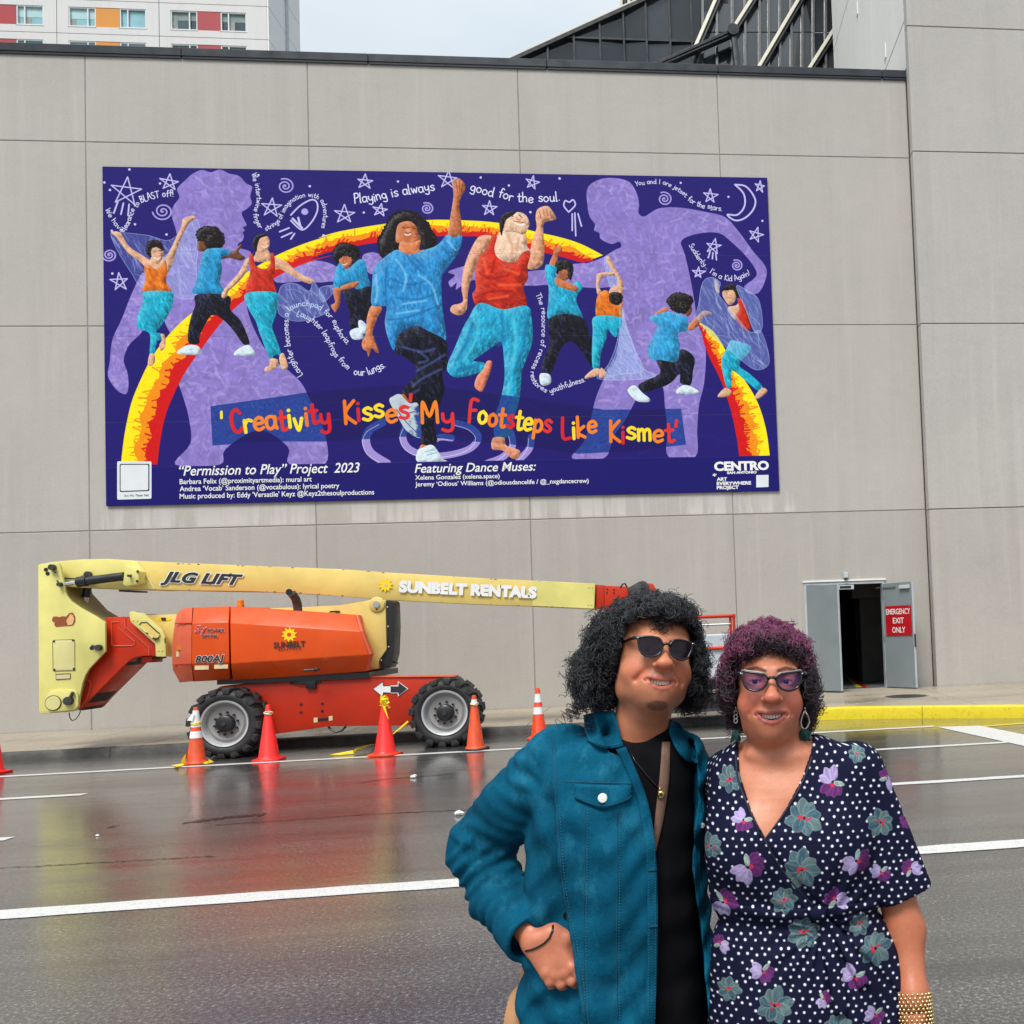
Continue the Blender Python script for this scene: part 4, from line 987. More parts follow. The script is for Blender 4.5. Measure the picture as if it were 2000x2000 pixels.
# wheels
TR, TW = .512, .44
def wheel(x, y, z, flip):
    w = empty('wheel', (0, 0, 0)); w.parent = lift; w.location = Vector((x, y, z))-lift.location
    W2 = TW/2
    def part(mb, name, mat, **k): 
        o = mb.build(name, mat, None, world=False, **k); o.parent = w; return o
    part(MB().lathe([(.33, -W2+.05), (.345, -W2+.02), (.38, -W2), (.43, -W2+.004), (.462, -W2+.03), (.478, -W2+.07), (.478, W2-.07), (.462, W2-.03), (.43, W2-.004), (.36, W2), (.33, W2-.05)], 48, axis='y', close=False), 'tyre', M['rubber'], smooth='all')
    part(MB().lathe([(.0, -W2+.1), (.2, -W2+.1), (.235, -W2+.085), (.262, -W2+.11), (.285, -W2+.11)], 40, axis='y', close=False), 'rim_disc', M['rim'], smooth=True)
    part(MB().lathe([(.285, -W2+.112), (.29, -W2+.06), (.305, -W2+.025), (.328, -W2+.016), (.334, -W2+.03), (.334, W2-.05), (.2, W2-.05)], 40, axis='y', close=False), 'rim', M['rimlip'], smooth=True)
    part(MB().lathe([(.0, -W2+.0), (.09, -W2+.0), (.118, -W2+.02), (.124, -W2+.05), (.124, -W2+.1)], 28, axis='y', close=False), 'hub', M['black'], smooth=True)
    part(MB().lathe([(.0, -W2-.012), (.03, -W2-.012), (.034, -W2)], 14, axis='y', close=False), 'hub_cap', M['dark_steel'], smooth=True)
    mb = MB()
    for i in range(10):
        a = 2*math.pi*i/10+.2; mb.cyl((.158*math.cos(a), -W2+.065, .158*math.sin(a)), (.158*math.cos(a), -W2+.1, .158*math.sin(a)), .017, 6)
    part(mb, 'lug_nut', M['black'])
    # tread lugs, chevrons, one mesh per side shared round the tyre
    mesh = {}
    for side in (-1, 1):
        mb = MB(); r0, r1 = .465, TR
        a0 = .0
        pts = [(-.07, side*(W2+.006)), (.055, side*(W2+.006)), (.085, side*.045), (.105, side*.0), (.035, side*0.), (-.03, side*.05)]
        V = []
        for rr, sh in ((r0, 1.), (r1, .86)):
            for u, y_ in pts: V.append((rr*math.sin(u*sh/.5), y_*(1 if rr == r0 else .97), rr*math.cos(u*sh/.5)))
        n = 6; mb.add(V, [tuple(range(n)), tuple(range(2*n-1, n-1, -1))]+[((i+1) % n, i, n+i, n+(i+1) % n) for i in range(n)])
        # shoulder of the lug running down the sidewall
        V = []
        for y_ in (side*(W2-.004), side*(W2+.014)):
            for u, rr in ((-.065, .49), (.05, .49), (.045, .43), (-.055, .43)): V.append((rr*math.sin(u/.5), y_, rr*math.cos(u/.5)))
        mb.hexa(V)
        n_l = 16
        for i in range(n_l):
            if i == 0:
                o = mb.build('tread_lug', M['rubber'], None, bevel=.006, world=False); mesh[side] = o.data
            else:
                o = bpy.data.objects.new('tread_lug', mesh[side]); COL.objects.link(o)
            o.parent = w; o.rotation_euler = (0, 2*math.pi*(i+(.5 if side > 0 else 0))/n_l+.1, 0)
    return w
WY = -4.35+TW/2+.02
wheel(-8.6634, WY, TR-.01, 1); wheel(-5.6134, WY, TR-.01, 1)
wheel(-8.85, -3.47, TR-.01, 1); wheel(-5.78, -3.47, TR-.01, 1)
for x in (-8.66, -5.61): MB().cyl((x, -4.1, TR), (x, -3.5, TR), .1, 12).build('axle', M['black'], lift, smooth=True)

# ------------------------------------------------------------------ traffic cones
def plast(name, c, rough=.42, var=.1):
    m = paint(name, c, rough, var, 6., dirt=(.08, .05, .04, 1), dirt_amt=.45)
    return m
M['cone_r'] = plast('cone_fluorescent_red', rgb(240, 36, 30)); M['cone_o'] = plast('cone_orange', rgb(232, 66, 20)); M['cone_o2'] = plast('cone_dull_orange', rgb(214, 74, 30), .5, .2)
M['collar'] = paint('reflective_collar', (.8, .8, .8, 1), .3, .06, 20.)
M['tape_clear'] = paint('clear_tape', rgb(226, 214, 178), .25, .3, 60.)
M['tape_y'] = paint('caution_tape', rgb(236, 206, 20), .35, .12, 30.)
def cone(px, py, h, label, body='cone_o', base='cone_o', collars=(), wide=1., extra=None, pos=None):
    g = Vector(pos) if pos else gp(px, py, 0.)
    x, y = g.x, g.y
    t = empty('traffic_cone', (x, y, 0)); tag(t, label, 'traffic cone', 'traffic cones round the parked lift')
    a = random.uniform(-.25, .25); s = .18*wide; ca_, sa_ = math.cos(a), math.sin(a)
    mb = MB(); sq = [(-s, -s), (s, -s), (s, s), (-s, s)]; r8 = []
    for i in range(4):
        p, q = Vector(sq[i]), Vector(sq[(i+1) % 4]); r8 += [p.lerp(q, .14), p.lerp(q, .86)]
    mb.prism([(x+p.x*ca_-p.y*sa_, y+p.x*sa_+p.y*ca_, .0) for p in r8], (0, 0, .032)); mb.build('base', M[base], t, bevel=.006, smooth=True)
    rb, rt = .135*wide, .028
    R = lambda z: rb+(rt-rb)*(z-.03)/(h-.03)
    MB().lathe([(rb+.02, .032), (rb+.006, .045), (R(.06), .06), (R(h-.02), h-.02), (rt-.004, h-.004), (rt-.012, h), (.0, h)], 28, (x, y, 0), close=False).build('body', M[body], t, smooth=True)
    for z0, z1 in collars:
        MB().lathe([(R(z0)+.003, z0), (R(z1)+.003, z1)], 28, (x, y, 0), close=False).build('collar', M['collar'], t, smooth=True)
    if extra: extra(t, x, y, R)
    return t
def tape_ring(z, mat, n=3):
    def f(t, x, y, R):
        r_ = random.Random(int(x*50))
        for k in range(n):
            P = []
            for i in range(25):
                q = 2*math.pi*i/24; rr = R(z)+.006+.006*math.sin(3*q+k)
                P.append((x+rr*math.cos(q), y+rr*math.sin(q), z+.012*(k-1)+.008*math.sin(2*q+2*k)))
            MB().tube(P, .009, 6, cap=False).build('tape_wrap', M[mat], t, smooth=True)
    return f
def tape_knot(t, x, y, R):
    r_ = random.Random(3); mb = MB(); z = .74
    for i in range(14):
        p = Vector((x+r_.uniform(-.045, .045), y+r_.uniform(-.05, .03), z+r_.uniform(-.07, .07)))
        d = Vector((r_.uniform(-1, 1), r_.uniform(-1, 1), r_.uniform(-1, 1))).normalized()*.05; e = d.orthogonal().normalized()*.022
        mb.add([p-d-e, p+d-e, p+d*.7+e*1.5, p-d+e], [(0, 1, 2, 3)])
    mb.add([(x-.01, y-.06, .7), (x+.03, y-.062, .69), (x+.085, y-.1, .5), (x+.07, y-.1, .53)], [(0, 1, 2, 3)])
    mb.ell((x, y-.01, z), (.045, .04, .055), 10, 8)
    mb.build('tape_knot', M['tape_y'], t, fix=False)
H_ = .775
cone(525.5, 1485, H_, 'plain red cone with clear tape round its neck, right of the rear wheel', 'cone_r', 'cone_r', (), 1., tape_ring(.66, 'tape_clear'))
cone(752.6, 1475, H_, 'orange-red cone with a yellow tape knot on its tip', 'cone_r', 'cone_o', (), 1.06, tape_knot)
def white_top(t, x, y, R):
    MB().lathe([(R(.68)+.004, .66), (R(.72)+.004, .715)], 24, (x, y, 0), close=False).build('collar', M['collar'], t, smooth=True); tape_ring(.655, 'tape_clear', 2)(t, x, y, R)
cone(928.6, 1464.5, H_, 'orange cone on a black base before the front wheel', 'cone_o2', 'black', (), .9, white_top)
def torn(t, x, y, R):
    mb = MB(); mb.add([(x-.02, y-.06, .7), (x+.01, y-.065, .71), (x-.01, y-.07, .6), (x-.085, y-.075, .61)], [(0, 1, 2, 3)]); mb.build('torn_collar', M['collar'], t, fix=False); tape_ring(.565, 'tape_y', 2)(t, x, y, R)
cone(383.9, 1492, H_+.01, 'orange cone with two white collars and yellow tape before the rear wheel', 'cone_o2', 'cone_o2', ((.36, .455), (.51, .74)), .86, torn)
cone(1053, 1443, .78, 'white collared orange cone standing alone near the kerb', 'cone_o', 'cone_o', ((.38, .49), (.56, .69)), .9)
cone(-15, 1511, H_, 'red cone cut by the left edge of the photograph', 'cone_r', 'cone_r', (), 1.)
# loose yellow tape on the ground
def ribbon(name, pts, w, label, twist=0.):
    P = [Vector(p) for p in pts]; V = []; Fc = []
    for i, p in enumerate(P):
        t_ = (P[min(i+1, len(P)-1)]-P[max(i-1, 0)]).normalized(); n = Vector((-t_.y, t_.x, 0)); n = n.normalized() if n.length > 1e-5 else Vector((1, 0, 0))
        a = twist*i; o = n*math.cos(a)*w+Vector((0, 0, abs(math.sin(a))*w))
        V += [p-o*.5+Vector((0, 0, abs(o.z)*.5)), p+o*.5+Vector((0, 0, abs(o.z)*.5))]
    for i in range(len(P)-1): Fc.append((2*i, 2*i+2, 2*i+3, 2*i+1))
    mb = MB(); mb.add(V, Fc); o = mb.build(name, M['tape_y'], fix=False); tag(o, label, 'tape'); return o
def G3(px, py, z): g = gp(px, py, z); return (g.x, g.y, z)
ribbon('caution_tape', [G3(340, 1494, .012), G3(350, 1497, .03), G3(357, 1494, .05), G3(364, 1480, .09), G3(372, 1467, .13), G3(375, 1452, .2)], .07, 'yellow tape bunched on the road left of the collared cone', .5)
ribbon('caution_tape', [G3(395, 1490, .012), G3(405, 1491, .02), G3(413, 1488.5, .012)], .08, 'short yellow tape end lying right of the collared cone base', .3)
ribbon('caution_tape', [G3(646, 1473.5, .012), G3(665, 1474, .012), G3(690, 1472, .012), G3(700, 1466, .03), G3(722, 1458, .05), G3(733, 1455, .04)], .05, 'yellow tape trailing left on the road from the knotted cone', .6)
ribbon('caution_tape', [tuple(wp(767, 1434, 4.55)), tuple(wp(780, 1424, 4.5)), tuple(wp(797, 1410, 4.45))], .05, 'yellow tape stretched from the knotted cone to the front wheel', .2)
# crumpled litter on the road
def litter(px, py, r, label):
    g = gp(px, py, .02); mb = MB(); mb.ell((g.x, g.y, r*.5), (r, r*.8, r*.55), 10, 7)
    rr = random.Random(int(px)); mb.v = [(x+rr.uniform(-.25, .25)*r, y+rr.uniform(-.25, .25)*r, max(.005, z+rr.uniform(-.25, .25)*r)) for x, y, z in mb.v]
    tag(mb.build('litter', M['white']), label, 'litter', 'scraps of white paper on the road')
litter(808, 1516, .035, 'crumpled white scrap on the wet road below the knotted cone'); litter(897, 1588, .04, 'crumpled white scrap on the road beside the denim elbow'); litter(190, 1629, .014, 'tiny white scrap on the road at the left')
# ------------------------------------------------------------------ the mural: painted print on panels
MX0, MX1, MZ0, MZ1 = -12.548, -.018, 4.265, 10.664
PPM = 200
MW, MH = int((MX1-MX0)*PPM), int((MZ1-MZ0)*PPM)
IMG = np.zeros((MH, MW, 3), np.float32)
A_ = lambda x, y: (180+x/2.7595, 300+y/2.7595)
B_ = lambda x, y: (600+x/3.2192, 320+y/3.2192)
C_ = lambda x, y: (1020+x/2.9269, 320+y/2.9269)
S_ = lambda x, y: (x, y)
def rc(pts, conv):
    out = []
    for q in pts:
        p = wp(*conv(*q), .04); out.append(((p.x-MX0)*PPM, (MZ1-p.z)*PPM))
    return np.array(out)
def crom(P, closed=True, n=5):
    P = np.asarray(P, float); m = len(P)
    if m < 3: return P
    out = []
    rng_ = range(m) if closed else range(m-1)
    for i in rng_:
        if closed: p0, p1, p2, p3 = P[i-1], P[i], P[(i+1) % m], P[(i+2) % m]
        else: p0, p1, p2, p3 = P[max(i-1, 0)], P[i], P[i+1], P[min(i+2, m-1)]
        for t in np.arange(n)/n:
            out.append(.5*((2*p1)+(-p0+p2)*t+(2*p0-5*p1+4*p2-p3)*t*t+(-p0+3*p1-3*p2+p3)*t**3))
    if not closed: out.append(P[-1])
    return np.array(out)
def mask_poly(P, H, W):
    """anti-aliased coverage of a polygon; returns (mask, x0, y0)"""
    x0, x1 = max(0, int(P[:, 0].min())-1), min(W, int(P[:, 0].max())+2)
    y0, y1 = max(0, int(P[:, 1].min())-1), min(H, int(P[:, 1].max())+2)
    if x1 <= x0 or y1 <= y0: return None
    SS = 3; w = x1-x0; h = y1-y0
    Q = np.roll(P, -1, 0); acc = np.zeros((h*SS, w+2), np.float32)
    for r in range(h*SS):
        y = y0+(r+.5)/SS
        c = (P[:, 1] <= y) != (Q[:, 1] <= y)
        if not c.any(): continue
        a, b_ = P[c], Q[c]
        xs_ = np.sort(a[:, 0]+(y-a[:, 1])/(b_[:, 1]-a[:, 1])*(b_[:, 0]-a[:, 0]))-x0
        xs_ = np.clip(xs_, 0, w)
        for i in range(0, len(xs_)-1, 2):
            for xx, s in ((xs_[i], 1.), (xs_[i+1], -1.)):
                k = int(xx); f = xx-k
                acc[r, k] += s*(1-f); acc[r, k+1] += s*f
    m = np.cumsum(acc, 1)[:, :w].reshape(h, SS, w).mean(1)
    return np.clip(m, 0, 1), x0, y0
def blend(img, m, x0, y0, c, a=1.):
    h, w = m.shape; s = img[y0:y0+h, x0:x0+w]
    s += (np.asarray(c, np.float32)-s)*(m*a)[..., None]
def stroke(img, P, w, c, a=1., clip=None, taper=False):
    """round polyline stroke of width w (raster pixels)"""
    P = np.asarray(P, float); H, W = img.shape[:2]
    x0, x1 = max(0, int(P[:, 0].min()-w-1)), min(W, int(P[:, 0].max()+w+2)); y0, y1 = max(0, int(P[:, 1].min()-w-1)), min(H, int(P[:, 1].max()+w+2))
    if x1 <= x0 or y1 <= y0: return
    yy, xx = np.mgrid[y0:y1, x0:x1].astype(np.float32)
    d = np.full(xx.shape, 1e9, np.float32)
    if len(P) == 1: P = np.vstack([P, P+.01])
    for i in range(len(P)-1):
        a_, b_ = P[i], P[i+1]; v = b_-a_; L2_ = v@v+1e-9
        t = np.clip(((xx-a_[0])*v[0]+(yy-a_[1])*v[1])/L2_, 0, 1)
        d = np.minimum(d, np.hypot(xx-a_[0]-t*v[0], yy-a_[1]-t*v[1]))
    m = np.clip(w/2-d+.5, 0, 1)
    if clip is not None:
        cm, cx, cy = clip; full = np.zeros_like(m); h, w_ = cm.shape
        ax0, ax1, ay0, ay1 = max(x0, cx), min(x1, cx+w_), max(y0, cy), min(y1, cy+h)
        if ax1 <= ax0 or ay1 <= ay0: return
        full[ay0-y0:ay1-y0, ax0-x0:ax1-x0] = cm[ay0-cy:ay1-cy, ax0-cx:ax1-cx]; m = m*full
    blend(img, m, x0, y0, c, a)
MR = random.Random(21)
def brush(img, msk, cols, n, ln, wd, ang=None, alpha=.5):
    """loose brush marks inside a mask; flow angle with scatter"""
    m, x0, y0 = msk; ys, xs_ = np.nonzero(m > .6)
    if len(ys) == 0: return
    for _ in range(n):
        k = MR.randrange(len(ys)); x, y = xs_[k]+x0, ys[k]+y0
        t = (MR.uniform(0, math.pi) if ang is None else ang+MR.gauss(0, .35)); l = MR.uniform(.4, 1.2)*ln
        c = MR.choice(cols); b_ = MR.uniform(-.5, .5)
        P = [(x+l*s*math.cos(t+b_*s), y+l*s*math.sin(t+b_*s)) for s in (-.5, 0, .5)]
        stroke(img, P, MR.uniform(.5, 1.2)*wd, c, MR.uniform(.4, 1.)*alpha, msk)
def shade(c, k): return tuple(min(255, max(0, v*k)) for v in c)
def boxblur(m, r):
    for ax in (0, 1):
        for _ in range(2):
            p = np.pad(m, [(r+1, r) if k == ax else (0, 0) for k in (0, 1)]); c = np.cumsum(p, ax)
            m = (np.take(c, range(2*r+1, c.shape[ax]), ax)-np.take(c, range(0, c.shape[ax]-2*r-1), ax))/(2*r+1)
    return m
def model_form(msk, amt):
    """paint light and dark sides into a painted figure, as the artist did: rounded from its outline"""
    m, x0, y0 = msk; th = math.sqrt(float(m.sum()))
    r = int(np.clip(th*.12, 3, 22)); pad = r*4; q = np.pad(m, pad); b_ = boxblur(q, r); gy, gx = np.gradient(b_); gx, gy = gx[pad:-pad, pad:-pad]*r*2, gy[pad:-pad, pad:-pad]*r*2
    h, w = m.shape; yy, xx = np.mgrid[y0:y0+h, x0:x0+w]; wob = np.sin(xx*.11+2*np.sin(yy*.05))*np.sin(yy*.09+1.7*np.sin(xx*.06))
    s = np.clip((gx*.8+gy*.75)*1.5+wob*.28, -1, 1)
    s = np.round(s*3)/3*.6+s*.4                                   # laid down in broad flat touches
    sub = IMG[y0:y0+h, x0:x0+w]; k = (s*amt*m)[..., None]
    sub += np.where(k < 0, sub*k*1.25, (255-sub)*k*.75)
def fig(pts, conv, c, n=None, ln=18, wd=3.5, ang=None, var=.28, smooth=True, alpha=.45, a=1., tint=None, form=.3):
    P = rc(pts, conv); P = crom(P) if smooth else P
    msk = mask_poly(P, MH, MW)
    if msk is None: return
    blend(IMG, *msk, c, a)
    if form: model_form(msk, form)
    area = float(msk[0].sum()); n = int(area/70) if n is None else n; n = min(n, 1500)
    cols = [shade(c, 1-var), shade(c, 1+var), shade(c, 1-var*.6), shade(c, 1+var*.6), tint or shade(c, 1+var)]
    brush(IMG, msk, cols[:1]+cols[2:4], n//3, ln*1.5, wd*3.2, ang, alpha*.6)   # broad washes first, then thin marks
    brush(IMG, msk, cols, n, ln*.8, wd*1.25, ang, alpha*.72)
    return msk
NAVY = (34, 26, 108)
LAV = (138, 120, 194)
IMG[:] = NAVY
full = (np.ones((MH, MW), np.float32), 0, 0)
brush(IMG, full, [(42, 32, 122), (30, 22, 96), (46, 34, 122)], 900, 70, 9, 0., .35)
def lav(pts, conv, smooth=True):
    fig(pts, conv, LAV, ln=46, wd=8, var=.13, tint=(182, 166, 224), alpha=.6, smooth=smooth, form=0)
# silhouettes
lav([(455, 480), (428, 330), (440, 280), (470, 235), (458, 190), (500, 145), (540, 110), (590, 88), (640, 100), (690, 86), (740, 108), (790, 120), (830, 160), (862, 180), (852, 230), (860, 270), (830, 300), (806, 318), (816, 350), (832, 385), (812, 398), (822, 412), (812, 425), (818, 445), (808, 470), (785, 488), (800, 510), (860, 540), (850, 660), (835, 830), (900, 1000), (980, 1110), (1060, 1170), (1130, 1240), (1175, 1330), (1252, 1500), (1256, 1672), (1062, 1672), (1055, 1580), (900, 1488), (720, 1590), (688, 1675), (448, 1675), (530, 1560), (520, 1420), (490, 1310), (460, 1210), (480, 1130), (430, 990), (390, 900), (400, 820), (280, 790), (262, 690), (330, 600)], A_)
lav([(280, 640), (220, 740), (160, 890), (110, 1000), (95, 1120), (86, 1200), (130, 1270), (180, 1296), (196, 1250), (190, 1180), (170, 1110), (200, 1030), (262, 968), (300, 900), (330, 760)], A_)
lav([(980, 640), (1000, 600), (1100, 575), (1200, 580), (1310, 606), (1400, 620), (1430, 680), (1300, 690), (1200, 682), (1000, 695)], A_)
lav([(0, 622), (80, 610), (175, 640), (190, 690), (150, 735), (60, 745), (0, 730)], B_); lav([(345, 600), (360, 568), (410, 555), (455, 570), (472, 600), (455, 650), (420, 690), (380, 680)], B_)
lav([(1560, 710), (1500, 690), (1380, 700), (1250, 690), (1050, 640), (960, 650), (885, 680), (930, 700), (890, 740), (905, 775), (940, 745), (935, 790), (965, 770), (1050, 730), (1250, 760), (1500, 760)], B_)
lav([(370, 150), (400, 110), (470, 82), (560, 85), (620, 110), (655, 170), (668, 230), (665, 280), (700, 300), (780, 255), (900, 250), (1050, 275), (1160, 305), (1240, 390), (1320, 500), (1380, 570), (1398, 620), (1380, 690), (1345, 740), (1290, 740), (1270, 700), (1320, 660), (1340, 620), (1290, 540), (1200, 450), (1120, 395), (1000, 400), (910, 440), (930, 520), (960, 650), (985, 790), (1000, 900), (1030, 980), (1050, 1080), (1040, 1250), (1010, 1380), (1000, 1520), (990, 1672), (835, 1672), (830, 1520), (815, 1380), (800, 1270), (720, 1240), (660, 1330), (590, 1460), (520, 1560), (470, 1680), (285, 1682), (350, 1590), (390, 1470), (420, 1340), (480, 1200), (540, 1100), (560, 900), (540, 720), (420, 710), (280, 700), (40, 680), (20, 620), (180, 600), (360, 570), (470, 530), (560, 480), (555, 445), (510, 458), (450, 430), (440, 395), (412, 380), (415, 345), (385, 300), (372, 230)], C_)
# rainbow with flame-edged bands
def resample(P, n):
    d = np.r_[0, np.cumsum(np.hypot(*np.diff(P, axis=0).T))]; t = np.linspace(0, d[-1], n)
    return np.c_[np.interp(t, d, P[:, 0]), np.interp(t, d, P[:, 1])]
def rainbow(outer, inner, n):
    O = resample(crom(outer, False), n); I = resample(crom(inner, False), n)
    cols = [(252, 226, 20), (240, 140, 20), (206, 22, 24)]
    cuts = [0, .38, .68, 1.]
    edges = []
    for k, c in enumerate(cuts):
        j = np.array([0 if k in (0, 3) else MR.gauss(0, .035)+.05*math.sin(i*.9+k) for i in range(n)])
        f = np.clip(c+j, 0, 1)[:, None]; edges.append(O+(I-O)*f)
    for k in range(3):
        P = np.vstack([edges[k], edges[k+1][::-1]]); m = mask_poly(P, MH, MW); blend(IMG, *m, cols[k])
        brush(IMG, m, [shade(cols[k], .88), shade(cols[k], 1.1), (255, 240, 130) if k == 0 else shade(cols[k], 1.15)], 220, 26, 5, None, .35)
    for i in range(0, n):   # flames licking across both seams
        for k in (1, 2):
            if MR.random() < .8:
                p = edges[k][i]; q = p+(edges[k-1][i]-p)*MR.uniform(.15, .5)+np.array([MR.gauss(0, 6), MR.gauss(0, 6)])
                stroke(IMG, [p+(edges[k+1][i]-p)*.15, p, q], MR.uniform(3, 8), cols[k], .9)
o1 = [A_(*p) for p in ((155, 1672), (170, 1540), (190, 1430), (215, 1330), (260, 1220), (320, 1100), (400, 990), (510, 880), (640, 790), (740, 705), (850, 630), (1000, 545), (1150, 482), (1300, 436))]+[B_(*p) for p in ((60, 470), (200, 425), (500, 375), (720, 355), (900, 352), (1200, 370), (1450, 430))]+[C_(*p) for p in ((200, 415), (330, 455), (462, 522))]
i1 = [A_(*p) for p in ((352, 1675), (365, 1560), (390, 1430), (430, 1320), (500, 1180), (590, 1050), (680, 930), (760, 840), (860, 760), (1000, 660), (1150, 590), (1310, 545))]+[B_(*p) for p in ((20, 600), (170, 545), (470, 490), (790, 457), (1000, 455), (1110, 465), (1400, 540))]+[C_(*p) for p in ((180, 520), (345, 566))]
rainbow(rc(o1, S_), rc(i1, S_), 150)
lav([(420, 568), (470, 530), (560, 480), (640, 500), (640, 600), (420, 640), (300, 640), (250, 585), (340, 568)], C_)
rainbow(rc([(1000, 900), (1100, 965), (1200, 1130), (1330, 1330), (1390, 1500), (1416, 1672)], C_), rc([(1020, 930), (1050, 1060), (1140, 1250), (1190, 1400), (1225, 1560), (1240, 1672)], C_), 60)
# doodles
DOO = (206, 198, 240)
def star(x, y, R, conv, rot=0., tail=0):
    c = rc([(x, y)], conv)[0]; r = R*2.0/(2.76 if conv is A_ else 3.22 if conv is B_ else 2.93)
    P = [(c[0]+r*math.sin(rot+2*math.pi*k*2/5)+MR.gauss(0, 2), c[1]-r*math.cos(rot+2*math.pi*k*2/5)+MR.gauss(0, 2)) for k in range(5)]
    stroke(IMG, P+[P[0]], 4.6, DOO, .95)
    for k in range(tail):
        a = (c[0]-r*.5+k*r*.35, c[1]+r*.7+k*4); stroke(IMG, [a, (a[0]-r*.25+k*5, a[1]+r*.75)], 6, DOO, .95)
def spiral(x, y, R, conv, sgn=1):
    c = rc([(x, y)], conv)[0]; r = R*2.0/(2.76 if conv is A_ else 3.22 if conv is B_ else 2.93); P = []
    for i in range(50):
        t = i/49; q = sgn*t*2*math.pi*2.4+.5; P.append((c[0]+r*t*math.cos(q), c[1]+r*t*math.sin(q)*.95))
    stroke(IMG, P, 5.4, (178, 164, 226), .95)
for s in ((180, 205, 78, A_, .1, 3), (415, 155, 46, A_, .1), (145, 690, 45, A_, -.1), (965, 290, 54, A_, .05), (365, 110, 50, B_, .1), (235, 315, 62, B_, .05), (460, 290, 46, B_, .15), (885, 100, 58, B_, 0.), (1415, 120, 46, B_, .2), (1145, 280, 46, B_, .1), (1075, 185, 46, C_, .1), (1355, 130, 34, C_, .2), (1335, 405, 44, C_, .3), (1095, 470, 48, C_, .2, 3), (1005, 618, 36, C_, .1)): star(*s)
for s in ((380, 310, 50, A_), (1040, 175, 44, A_, -1), (92, 545, 36, A_), (752, 280, 40, B_, -1), (812, 200, 44, C_, -1), (1225, 580, 36, C_, -1)): spiral(*s)
def dood(pts, conv, w=5.4, c=DOO, closed=False): stroke(IMG, crom(rc(pts, conv), closed, 6), w, c, .95)
dood([(1215, 118), (1280, 130), (1330, 200), (1320, 260), (1270, 310), (1215, 322), (1172, 290), (1230, 290), (1270, 240), (1265, 170), (1215, 118)], C_, 7)
dood([(1070, 330), (1120, 280), (1180, 248), (1210, 262), (1212, 310), (1180, 370), (1130, 410), (1070, 360)], A_, 6); dood([(1080, 350), (1130, 400)], A_, 9); dood([(1110, 345), (1120, 385)], A_, 8)
c = rc([(1145, 312)], A_)[0]; stroke(IMG, [c], 26, (160, 146, 214)); spiral(1145, 312, 12, A_)
for a, b_ in (((1010, 420), (1060, 400)), ((1020, 450), (1075, 425)), ((1070, 460), (1090, 430))): dood([a, b_], A_, 6)
dood([(265, 275), (238, 240), (245, 210), (268, 218), (290, 205), (302, 235), (268, 272)], C_, 6)
for p in ([(285, 285), (285, 380)], [(300, 280), (305, 410)], [(318, 285), (338, 355)]): dood(p, C_, 6)
for x, y, cv in ((200, 85, A_), (65, 155, A_), (95, 195, A_), (105, 415, A_), (230, 380, A_), (400, 435, A_), (365, 160, A_), (108, 645, A_), (1172, 175, A_), (895, 115, A_), (1245, 440, A_), (570, 110, B_), (355, 305, B_), (105, 450, B_), (1090, 85, B_), (1587, 92, B_), (1267, 135, B_), (1403, 303, B_), (905, 108, C_), (1178, 188, C_), (1372, 325, C_), (45, 275, C_), (212, 82, C_)):
    stroke(IMG, [rc([(x, y)], cv)[0]], 9, DOO)
